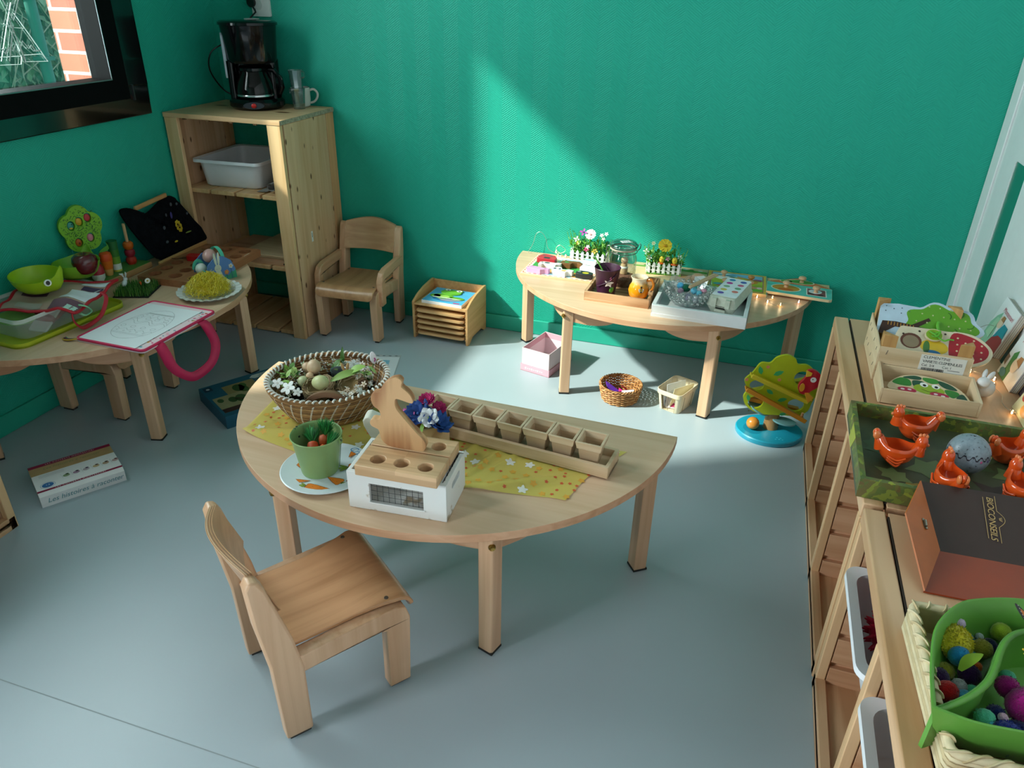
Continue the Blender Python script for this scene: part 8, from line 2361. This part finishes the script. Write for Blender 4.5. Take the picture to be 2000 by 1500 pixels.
# green papered tray, hens and egg
m_, nt, bs = new_mat('leaf_paper')
v = coords(nt)
vo = node(nt, 'ShaderNodeTexVoronoi')
vo.inputs['Scale'].default_value = 16
nd = node(nt, 'ShaderNodeTexNoise')
nd.inputs['Scale'].default_value = 9
nd.inputs['Detail'].default_value = 5
link(nt, v, nd.inputs['Vector'])
link(nt, nd.outputs['Color'], vo.inputs['Vector'])
link(nt, ramp(nt, vo.outputs['Color'], [(0.0, C('#4a5a2c')), (0.35, C('#5d6e34')), (0.55, C('#6a5a34')), (0.75, C('#6f7f34')), (1.0, C('#a9ae3c'))]), bs.inputs['Base Color'])
bs.inputs['Roughness'].default_value = 0.55
LP = m_
gt = thing('papered_tray', 'green leaf-papered tray holding orange hens and a grey egg', 'tray', (2.80, -1.448, BT), math.radians(-1.0))
b = M(LP)
tray(b, 0.376, 0.342, 0.044, 0.011, None, mat('454a30', rough=0.5, var=0.35, vscale=14))
LF = [mat('8a7430', rough=0.5), mat('3a2a24', rough=0.5), mat('6a7a4a', rough=0.5), mat('4a5a3a', rough=0.5)]
for x, y, s, a, k in ((-0.075, -0.115, 0.03, 0.2, 0), (-0.045, -0.105, 0.03, 0.9, 0), (0.0, -0.11, 0.05, 0.5, 1), (0.09, -0.09, 0.06, 2.4, 1), (-0.03, -0.03, 0.06, 0.3, 2), (0.06, 0.04, 0.07, 1.2, 3), (-0.13, 0.03, 0.05, 1.8, 3), (0.13, 0.0, 0.05, 0.4, 2), (-0.11, -0.08, 0.04, 2.6, 2)):
    lf = [(x + s * (p * math.cos(a) - q * math.sin(a)), y + s * (p * math.sin(a) + q * math.cos(a))) for p, q in ((-1, 0), (-0.5, 0.3), (-0.3, 0.7), (0.0, 0.45), (0.4, 0.6), (0.5, 0.25), (1.1, 0.0), (0.5, -0.25), (0.4, -0.6), (0.0, -0.4), (-0.3, -0.65), (-0.5, -0.25))]
    b.flat(lf, 0.0114 + 0.0001 * k, LF[k])
b.prism([(0.02, 0), (0.07, 0), (0.06, 0.044), (-0.01, 0.044)], -0.1885, -0.188, mat('a9ae3c', rough=0.5), axis='x')
obj('tray_body', b, gt, bevel=0.002)
HEN = mat('d9501a', rough=0.16, var=0.08, vscale=18, coat=0.5)
HEN2 = mat('e07a44', rough=0.2, coat=0.4)
def make_hen(label, loc, rz):
    t = thing('hen_egg_cup', label, 'egg cup', loc, rz, 'orange hen egg cups in the green tray')
    t.scale = (0.88, 0.98, 1.16)
    b = M(HEN)
    NU, NV = 40, 16
    def shell(inner):
        secs = []
        for j in range(NV + 1):
            v = j / NV
            ang = PI / 2 * (v * 1.12)
            row = []
            for i in range(NU):
                a = 2 * PI * i / NU
                ca, sa = math.cos(a), math.sin(a)
                r = math.sin(min(ang, PI / 2 + 0.25))
                zb = 0.031 * (1 - math.cos(ang)) * 1.05
                head = math.exp(-((a if a < PI else a - 2 * PI) / 0.42) ** 2)
                tail = math.exp(-((a - PI) / 0.46) ** 2)
                lift = max(0, (v - 0.45) / 0.55) ** 1.5
                x = 0.036 * r * ca * 1.12 + lift * (0.012 * head - 0.014 * tail)
                y = 0.032 * r * sa
                z = zb + lift * (0.012 * head + 0.018 * tail)
                k = 0.84 if inner else 1.0 + 0.012 * math.sin(14 * z / 0.03) * (abs(sa) > 0.45)
                row.append((x * k, y * k, z * (1 if not inner else 0.9) + (0.006 if inner else 0)))
            secs.append(row)
        return secs
    o, i_ = shell(False), shell(True)
    secs = o + list(reversed(i_))
    n = NU
    b.add([p for s in secs for p in s], [(j * n + i, j * n + (i + 1) % n, (j + 1) * n + (i + 1) % n, (j + 1) * n + i) for j in range(len(secs) - 1) for i in range(n)])
    obj('cup_body', b, t, smooth=70)
    b = M(HEN).ball((0.047, 0, 0.052), (0.0135, 0.0125, 0.016), None, 18, 12, ry=0.3).tube([(0.044, 0, 0.03), (0.046, 0, 0.048)], [0.017, 0.012], seg=16)
    hd = obj('head', b, t, smooth=70)
    b = M(HEN2)
    for k in range(3): b.ball((0.040 + 0.007 * k, 0, 0.0665 + 0.0012 * (k == 1)), (0.0042, 0.0036, 0.0045), None, 10, 8)
    b.ball((0.0605, 0, 0.05), (0.005, 0.0035, 0.0035), None, 10, 6)
    b.ball((0.057, 0, 0.042), (0.003, 0.003, 0.005), None, 8, 6)
    obj('comb_and_beak', b, hd, smooth=70)
    b = M(HEN)
    for k in (-1, 0, 1): b.ball((-0.052, 0.007 * k, 0.056 - 0.002 * abs(k)), (0.009, 0.0045, 0.0085), HEN2 if k else HEN, 12, 8, ry=0.5)
    b.tube([(-0.036, 0, 0.03), (-0.046, 0, 0.05)], [0.016, 0.010], seg=14)
    obj('tail', b, t, smooth=70)
    b = M(HEN)
    for s in (-1, 1):
        for k in range(3): b.tube(spline([(0.018 - 0.004 * k, s * (0.0315 - 0.0006 * k), 0.028 - 0.006 * k), (0.0, s * 0.0338, 0.022 - 0.006 * k), (-0.022, s * 0.0285, 0.026 - 0.004 * k)], 5), [0.0022] * 10 + [0.0012], seg=8)
    obj('wings', b, t, smooth=70)
    return t
HZ = BT + 0.0108
h0 = make_hen('orange hen egg cup at the far left of the green tray, facing left', (2.745, -1.352, HZ), math.radians(187))
for lb, x, y, a in (('orange hen egg cup at the near left of the green tray, facing right', 2.692, -1.476, -4), ('orange hen egg cup facing away, directly in front of the grey egg', 2.783, -1.558, 97), ('orange hen egg cup in the right corner behind the grey egg', 2.92, -1.392, 35), ('orange hen egg cup at the near right, half cut off by the photo', 2.915, -1.546, 108)):
    dup(h0, (x, y, HZ), math.radians(a), lb)
ge = thing('grey_egg', 'large speckled grey egg with a zigzag crack in the green tray', 'egg', (2.83, -1.458, HZ), 0.9)
m_, nt, bs = new_mat('speckled_grey')
v = coords(nt)
nz = node(nt, 'ShaderNodeTexNoise')
nz.inputs['Scale'].default_value = 170
nz.inputs['Detail'].default_value = 2
link(nt, v, nz.inputs['Vector'])
link(nt, ramp(nt, nz.outputs[0], [(0.31, C('#26282a')), (0.35, C('#7c8a94')), (0.7, C('#8a98a2'))]), bs.inputs['Base Color'])
bs.inputs['Roughness'].default_value = 0.35
N = 64
def zig(i): return 0.0465 + (0.0042 if (i // 2) % 2 else -0.003) + 0.006 * math.cos(2 * PI * i / N + 2.2)
def er_(z): 
    q = (z - 0.043) / 0.043
    return 0.0415 * math.sqrt(max(0.0, 1 - q * q))
def half_egg(b, up):
    rows = []
    for j in range(13):
        row = []
        for i in range(N):
            zc = zig(i) + (0.0016 if up else -0.0016)
            z = (0.086 - 0.00005) * (j / 12) + zc * (1 - j / 12) if up else zc * (1 - j / 12) + 0.00005 * (j / 12)
            if up: z = zc + (0.08595 - zc) * math.sin(PI / 2 * j / 12)
            else: z = zc - (zc - 0.00005) * math.sin(PI / 2 * j / 12)
            a = 2 * PI * i / N
            row.append((er_(z) * math.cos(a), er_(z) * math.sin(a), z))
        rows.append(row)
    b.add([p for r in rows for p in r], [(j * N + i, j * N + (i + 1) % N, (j + 1) * N + (i + 1) % N, (j + 1) * N + i) for j in range(12) for i in range(N)])
b = M(m_)
half_egg(b, True)
obj('upper_shell', b, ge, smooth=60)
b = M(m_)
half_egg(b, False)
obj('lower_shell', b, ge, smooth=60)
b = M(mat('2a2434', rough=0.5)).lathe([(er_(z) * 0.965, z) for z in [0.03 + 0.004 * i for i in range(10)]], seg=40)
for a, c in ((4.2, 'b04a7a'), (4.6, '4a3a6a'), (5.1, 'c8b03a'), (5.6, '8a4a8a')): b.ball((0.0385 * math.cos(a), 0.0385 * math.sin(a), 0.047), (0.004, 0.004, 0.004), mat(c, rough=0.6), 8, 6)
obj('coloured_filling', b, ge, smooth=60)

# open brown presentation box
pb_ = thing('presentation_box', 'open brown cardboard box with gold lettering, lid resting on the green tray', 'box', (0, 0, 0))
A0, A1 = Vector((2.698, -1.874, BT)), Vector((2.741, -1.750, BT))
TB = Vector((2.716, -1.606, BT + 0.056))
ax = Vector((0.997, 0.03, 0.0))
def slab(b, p, q, r, s, th, m, side=None):
    nrm = (q - p).cross(s - p).normalized() * th
    b.add([p, q, r, s], [(0, 1, 2, 3)], m)
    b.add([p - nrm, q - nrm, r - nrm, s - nrm, p, q, r, s], [(3, 2, 1, 0), (0, 1, 5, 4), (1, 2, 6, 5), (2, 3, 7, 6), (3, 0, 4, 7)], side or m)
REDB = mat('923614', rough=0.34, var=0.15, vscale=8)
ORB = mat('b8622a', rough=0.4, var=0.08)
DKB = mat('3a2722', rough=0.5, var=0.05)
up_ = Vector((0, 0, 0.003))
b = M()
slab(b, A0 + up_, A0 + ax * 0.33 + up_, A1 + ax * 0.33 + up_, A1 + up_, 0.003, REDB)
obj('box_floor', b, pb_, smooth=0)
b = M()
slab(b, A1 + up_, A1 + ax * 0.33 + up_, TB + ax * 0.33, TB, 0.003, DKB)
lid_ = obj('lid', b, pb_, smooth=0)
b = M()
out = A0 + (TB - A1)
slab(b, A0 + up_, A1 + up_, TB, out, -0.003, ORB)
fl_ = obj('side_flap', b, pb_, smooth=0)
gold = mat('c9a56a', rough=0.4, metal=0.3)
e1 = ax.normalized()
e2 = (TB - A1).normalized()
e2 = (e2 - e1 * e2.dot(e1)).normalized()
e3 = e1.cross(e2)
FR_ = Matrix((e1, e2, e3)).transposed().to_4x4()
LC = A1 + e1 * 0.098 + e2 * 0.093 + e3 * 0.0036
b = M(gold)
b.X = Matrix.Translation(LC) @ FR_
b.text('BIOCONSEILS', 0.0165, gold, (0, 0, 0.0), (0, 0, -PI / 2 - 0.02), shear=0.2, space=0.95)
b.line([(-0.0105, 0.046), (-0.0105, -0.046)], 0.0001, 0.0009, gold)
b.line([(0.0105, 0.052), (0.0105, 0.02)] + [(0.0105 + 0.012 * math.sin(PI * i / 10), 0.018 - 0.036 * i / 10) for i in range(11)] + [(0.0105, -0.052)], 0.0001, 0.0009, gold)
for dy in (-0.004, 0.0, 0.004): b.line([(0.0125, dy * 0.4), (0.018, dy)], 0.0001, 0.0012, gold)
obj('gold_logo', b, lid_, smooth=0)
cl = (A0 * 0.35 + A1 * 0.65) * 0.45 + (TB * 0.62 + out * 0.38) * 0.55
b = M(mat('9a9486', rough=0.25, metal=0.9))
nf = (A1 - A0).cross(out - A0).normalized()
if nf.x < 0: nf = -nf
fx1 = (TB - A1).normalized()
fy1 = nf.cross(fx1)
b.X = Matrix.Translation(cl + nf * 0.002) @ Matrix((fx1, fy1, nf)).transposed().to_4x4()
b.prism(rrect(0.022, 0.009, 0.004), 0, 0.003).tube([(-0.006, 0, 0.004), (0.006, 0, 0.005)], 0.003, seg=10).ball((-0.011, 0.001, 0.004), 0.003, None, 8, 6)
obj('metal_clasp', b, fl_, smooth=40)

# raffia basket, green divided bowl and pompoms
RAF = [mat('d8c8a4', rough=0.7, var=0.1, vscale=60), mat('c8b48c', rough=0.7, var=0.1, vscale=60)]
rf = thing('raffia_basket', 'flat woven raffia basket under the green bowl', 'basket', (2.822, -2.103, BT), math.radians(2.5))
RW_, RD = 0.325, 0.272
b = M(RAF[1])
b.box((0, 0, 0.003), (RW_ - 0.01, RD - 0.01, 0.005))
b.box((0, RD / 2 - 0.003, 0.026), (RW_, 0.005, 0.05))
b.box((0, -RD / 2 + 0.003, 0.026), (RW_, 0.005, 0.05))
b.box((-RW_ / 2 + 0.003, 0, 0.026), (0.005, RD, 0.05))
b.box((RW_ / 2 - 0.003, 0, 0.026), (0.005, RD, 0.05))
for k in range(5):
    z = 0.008 + 0.009 * k
    P = rrect(RW_ + 0.002, RD + 0.002, 0.008, 2)
    b.tube([(x, y, z) for x, y in P], 0.0042, RAF[k % 2], seg=6, closed=True, flat=1.0)
obj('woven_body', b, rf, smooth=50)
b = M(RAF[0])
P = [Vector((x, y, 0.053)) for x, y in rrect(RW_, RD, 0.012, 4)]
b.tube(P, 0.0062, seg=8, closed=True)
per = []
for i in range(len(P)):
    a, c = P[i], P[(i + 1) % len(P)]
    n_ = max(1, int((c - a).length / 0.002))
    per += [a.lerp(c, k / n_) for k in range(n_)]
step = 12
for i in range(0, len(per) - step, step):
    path = []
    for k in range(step + 1):
        p = per[(i + k) % len(per)]
        t = 2 * PI * k / step * 0.62 - 0.9
        o = Vector((p.x, p.y, 0)).normalized()
        path.append(p + o * 0.0075 * math.cos(t) + Vector((0, 0, 0.0075 * math.sin(t))))
    b.tube(path, 0.0034, RAF[(i // step) % 2], seg=5, flat=0.6)
obj('wrapped_rim', b, rf, smooth=60)
GBW = mat('5f9a3c', rough=0.42, var=0.04)
gw = thing('divided_bowl', 'leaf-shaped green bowl with a wavy divider, full of pompoms', 'bowl', (0, 0, 0))
CB = Vector((2.815, -2.095))
OUT = [(2.634, -2.222), (2.642, -2.15), (2.661, -2.069), (2.70, -2.008), (2.738, -1.982), (2.80, -1.962), (2.88, -1.957), (2.96, -1.985), (3.0, -2.045), (2.99, -2.12), (2.93, -2.185), (2.84, -2.218), (2.739, -2.226), (2.68, -2.230), (2.634, -2.222)]
OUT = spline(OUT, 6)[:-1]
N = len(OUT)
def leafpt(i, k=1.0):
    """outline of the bowl: round with one pinched tip"""
    return CB + (Vector(OUT[i]) - CB) * k
secs = []
BZ = BT + 0.007
for k, z in ((0.001, 0.0), (0.66, 0.0), (0.80, 0.012), (0.93, 0.05), (1.0, 0.092), (0.985, 0.0935), (0.968, 0.092), (0.90, 0.05), (0.77, 0.014), (0.64, 0.004), (0.001, 0.004)):
    row = []
    for i in range(N):
        p = leafpt(i, k)
        row.append((p.x, p.y, BZ + z))
    secs.append(row)
b = M(GBW)
b.add([p for r in secs for p in r], [(j * N + i, j * N + (i + 1) % N, (j + 1) * N + (i + 1) % N, (j + 1) * N + i) for j in range(len(secs) - 1) for i in range(N)])
obj('bowl_body', b, gw, smooth=60)
dv = spline([(2.645, -2.213), (2.665, -2.198), (2.692, -2.174), (2.718, -2.142), (2.735, -2.108), (2.747, -2.078), (2.762, -2.05), (2.785, -2.026), (2.83, -2.005), (2.88, -1.985)], 6)
b = M(GBW)
def wallf(u, v):
    i = u * (len(dv) - 1)
    k = min(int(i), len(dv) - 2)
    f = i - k
    x, y = (dv[k][q] * (1 - f) + dv[k + 1][q] * f for q in (0, 1))
    return (x, y, BZ + 0.004 + 0.076 * v)
b.grid(wallf, 50, 5, thick=0.006)
b.tube([(x, y, BZ + 0.08) for x, y in dv], 0.0042, seg=8)
obj('divider', b, gw, smooth=60)
pz_ = 0.058
PL = [('c9bb2c', 0.026, 2.700, -2.044, 0.014, 'large shaggy yellow pompom at the top of the green bowl', 900), ('cbb8d8', 0.0075, 2.712, -2.014, 0.032, 'tiny lilac pompom on top of the shaggy yellow one', 0), ('1a7fb0', 0.0155, 2.703, -2.072, 0.018, 'bright blue pompom in front of the shaggy yellow one', 0), ('2a7a8c', 0.0105, 2.730, -2.010, 0.0, 'teal pompom behind the shaggy yellow one', 0), ('a8b8b8', 0.006, 2.746, -2.006, 0.008, 'tiny grey pompom at the back of the green bowl', 0), ('8f8a2c', 0.015, 2.745, -2.030, 0.004, 'olive pompom behind the divider of the green bowl', 0), ('0f1a40', 0.013, 2.760, -2.012, -0.004, 'navy pompom at the back wall of the green bowl', 0), ('93b02c', 0.0145, 2.776, -1.992, 0.012, 'lime pompom at the back wall of the green bowl', 0), ('3a96a4', 0.0115, 2.727, -2.050, 0.0, 'turquoise pompom right of the shaggy yellow one', 0), ('8a8a2a', 0.013, 2.688, -2.086, -0.002, 'olive pompom partly under the bright blue one', 0), ('2c1440', 0.0145, 2.676, -2.104, 0.0, 'dark purple pompom at the left wall of the green bowl', 0), ('b01418', 0.0155, 2.682, -2.130, 0.002, 'red pompom in the left half of the green bowl', 0), ('a8aab0', 0.0115, 2.701, -2.112, 0.0, 'light grey pompom beside the red one', 0), ('4a9fc0', 0.014, 2.704, -2.131, -0.004, 'sky blue pompom between the red and mint ones', 0), ('4fbf94', 0.0095, 2.718, -2.114, 0.0, 'small mint pompom against the divider, left half', 0), ('a89c84', 0.0095, 2.689, -2.148, -0.002, 'beige pompom nearest the tip of the green bowl', 0), ('3a1650', 0.0155, 2.719, -2.084, 0.0, 'violet pompom by the divider, left half', 0), ('c85a1c', 0.0075, 2.729, -2.074, 0.010, 'small orange pompom on the violet one', 0),
      ('52bf98', 0.0115, 2.770, -2.074, 0.002, 'mint pompom at the top of the right half of the bowl', 0), ('a81f80', 0.016, 2.764, -2.096, 0.004, 'magenta pompom above the largest magenta one', 0), ('b01f86', 0.026, 2.776, -2.134, 0.010, 'largest magenta pompom in the right half of the bowl', 700), ('101f58', 0.0145, 2.741, -2.146, -0.004, 'navy pompom left of the largest magenta one', 0), ('54bf98', 0.0135, 2.722, -2.164, 0.004, 'mint pompom at the near left of the right half', 0), ('9aa0a4', 0.010, 2.713, -2.180, -0.002, 'grey pompom at the near wall of the bowl', 0), ('a8acb0', 0.009, 2.724, -2.188, -0.004, 'pale grey pompom next to the large navy one', 0), ('122c88', 0.022, 2.744, -2.186, 0.0, 'large royal blue pompom at the near wall of the bowl', 500), ('dcb8cc', 0.0065, 2.743, -2.160, 0.012, 'tiny pale pink pompom above the royal blue one', 0), ('4abcd0', 0.0068, 2.728, -2.176, 0.008, 'tiny turquoise pompom left of the royal blue one', 0), ('141c58', 0.018, 2.765, -2.165, -0.008, 'dark blue pompom behind the royal blue one', 0), ('5a1038', 0.018, 2.795, -2.168, -0.010, 'dark plum pompom at the right edge of the photo', 0)]
for k, (c, r, x, y, dz, lb, tf) in enumerate(PL):
    pom(lb, c, r, (x, y, BZ + max(r + 0.005, 0.028 + dz + r * 0.3)), 'pompoms in the green bowl', 100 + k, tf)
lf_ = M(mat('8fae2c', rough=0.6)).grid(lambda u, v: ((2 * u - 1) * 0.010 * math.sin(PI * (0.1 + 0.85 * v)), 0.045 * v, 0.006 * math.sin(PI * v)), 4, 8)
solo('felt_leaf', 'small yellow-green leaf lying on the pompoms in the green bowl', 'leaf', lf_, (2.697, -2.105, BZ + 0.055), 0, rot=(0.3, -0.3, -0.9), smooth=60)
def butterfly(label, loc, rot, c1, c2, dots):
    t = thing('toy_butterfly', label, 'butterfly', loc, 0, 'feather butterflies on the green bowl', rot=rot)
    for s in (-1, 1):
        b = M(mat(c2, rough=0.7))
        w1 = spline([(0.0, 0.0), (0.012 * s, 0.022), (0.034 * s, 0.036), (0.04 * s, 0.026), (0.032 * s, 0.006), (0.012 * s, -0.002)], 4, closed=True)
        w2 = spline([(0.0, 0.0), (0.02 * s, -0.002), (0.028 * s, -0.014), (0.018 * s, -0.026), (0.006 * s, -0.018)], 4, closed=True)
        b.prism(w1, 0, 0.0008)
        b.prism(w2, -0.0004, 0.0004)
        b.flat([(x * 0.72 + 0.002 * s, y * 0.72 + 0.002) for x, y in w1], 0.001, mat(c1, rough=0.7, var=0.2, vscale=120))
        b.flat([(x * 0.75, y * 0.75 - 0.001) for x, y in w2], 0.0006, mat(c1, rough=0.7, var=0.2, vscale=120))
        for k in range(6): b.flat(circ((0.030 + 0.001 * k) * s, 0.033 - 0.0045 * k, 0.0012, 6), 0.0011, mat(dots))
        obj('wing', b, t, rot=(0, -0.45 * s, 0), smooth=0)
    b = M(mat('241c18', rough=0.8)).tube([(0, -0.014, 0.002), (0, 0, 0.003), (0, 0.014, 0.002)], [0.001, 0.0024, 0.0016], seg=8)
    obj('body', b, t, smooth=60)
butterfly('orange and black butterfly on the rim of the green bowl', (2.792, -2.045, BZ + 0.108), (0.5, 0.1, 0.6), 'd0702a', '1c1a1c', 'e8e4da')
butterfly('white and grey butterfly among the pompoms in the right half', (2.795, -2.098, BZ + 0.088), (0.35, 0.1, 1.2), 'd8d8d8', '4a4a4c', 'f0f0f0')
b = M()
for k in range(12):
    a = k * 0.524
    b.ball((0.009 * math.cos(a), 0.009 * math.sin(a), 0.001 * (k % 2)), (0.0045, 0.002, 0.0016), mat('d0a82a', rough=0.6), 8, 5, rz=a)
b.ball((0, 0, 0.001), 0.004, mat('b8841e', rough=0.7), 8, 6)
solo('yellow_flower', 'small yellow cloth flower under the orange butterfly', 'flower', b, (2.787, -2.068, BZ + 0.084), 0, rot=(0.6, 0.2, 0), smooth=60)

# wooden ring pot and white bowl at the bottom edge
rp = M()
NW = 8
for k in range(NW):
    a0, a1 = 2 * PI * k / NW, 2 * PI * (k + 1) / NW - 0.02
    seg_ = [(0.036 * math.cos(a0), 0.036 * math.sin(a0)), (0.036 * math.cos(a1), 0.036 * math.sin(a1)), (0.027 * math.cos(a1), 0.027 * math.sin(a1)), (0.027 * math.cos(a0), 0.027 * math.sin(a0))]
    rp.prism(seg_, 0.0, 0.045, wood(('#b08a62', '#9a7450', '#bd966c')[k % 3], '#7c5a3c', 'z'))
rp.lathe([(0, 0.012), (0.027, 0.012)], wood('#a07850', '#7c5a3c', 'x'), seg=20)
solo('wooden_ring_pot', 'small faceted wooden pot cut off by the bottom edge of the photo', 'pot', rp, (2.700, -2.287, BT), 0.3, bevel=0.001)
b = M(mat('e2e4e2', rough=0.3)).lathe([(0, 0), (0.028, 0), (0.046, 0.03), (0.05, 0.05), (0.0515, 0.0515), (0.048, 0.05), (0.043, 0.03), (0.026, 0.004), (0, 0.004)], seg=40)
b.lathe([(0, 0.028), (0.04, 0.028)], mat('a8b070', rough=0.7), seg=30)
solo('white_bowl', 'white china bowl cut off by the bottom right corner', 'bowl', b, (2.790, -2.302, BT), smooth=50)
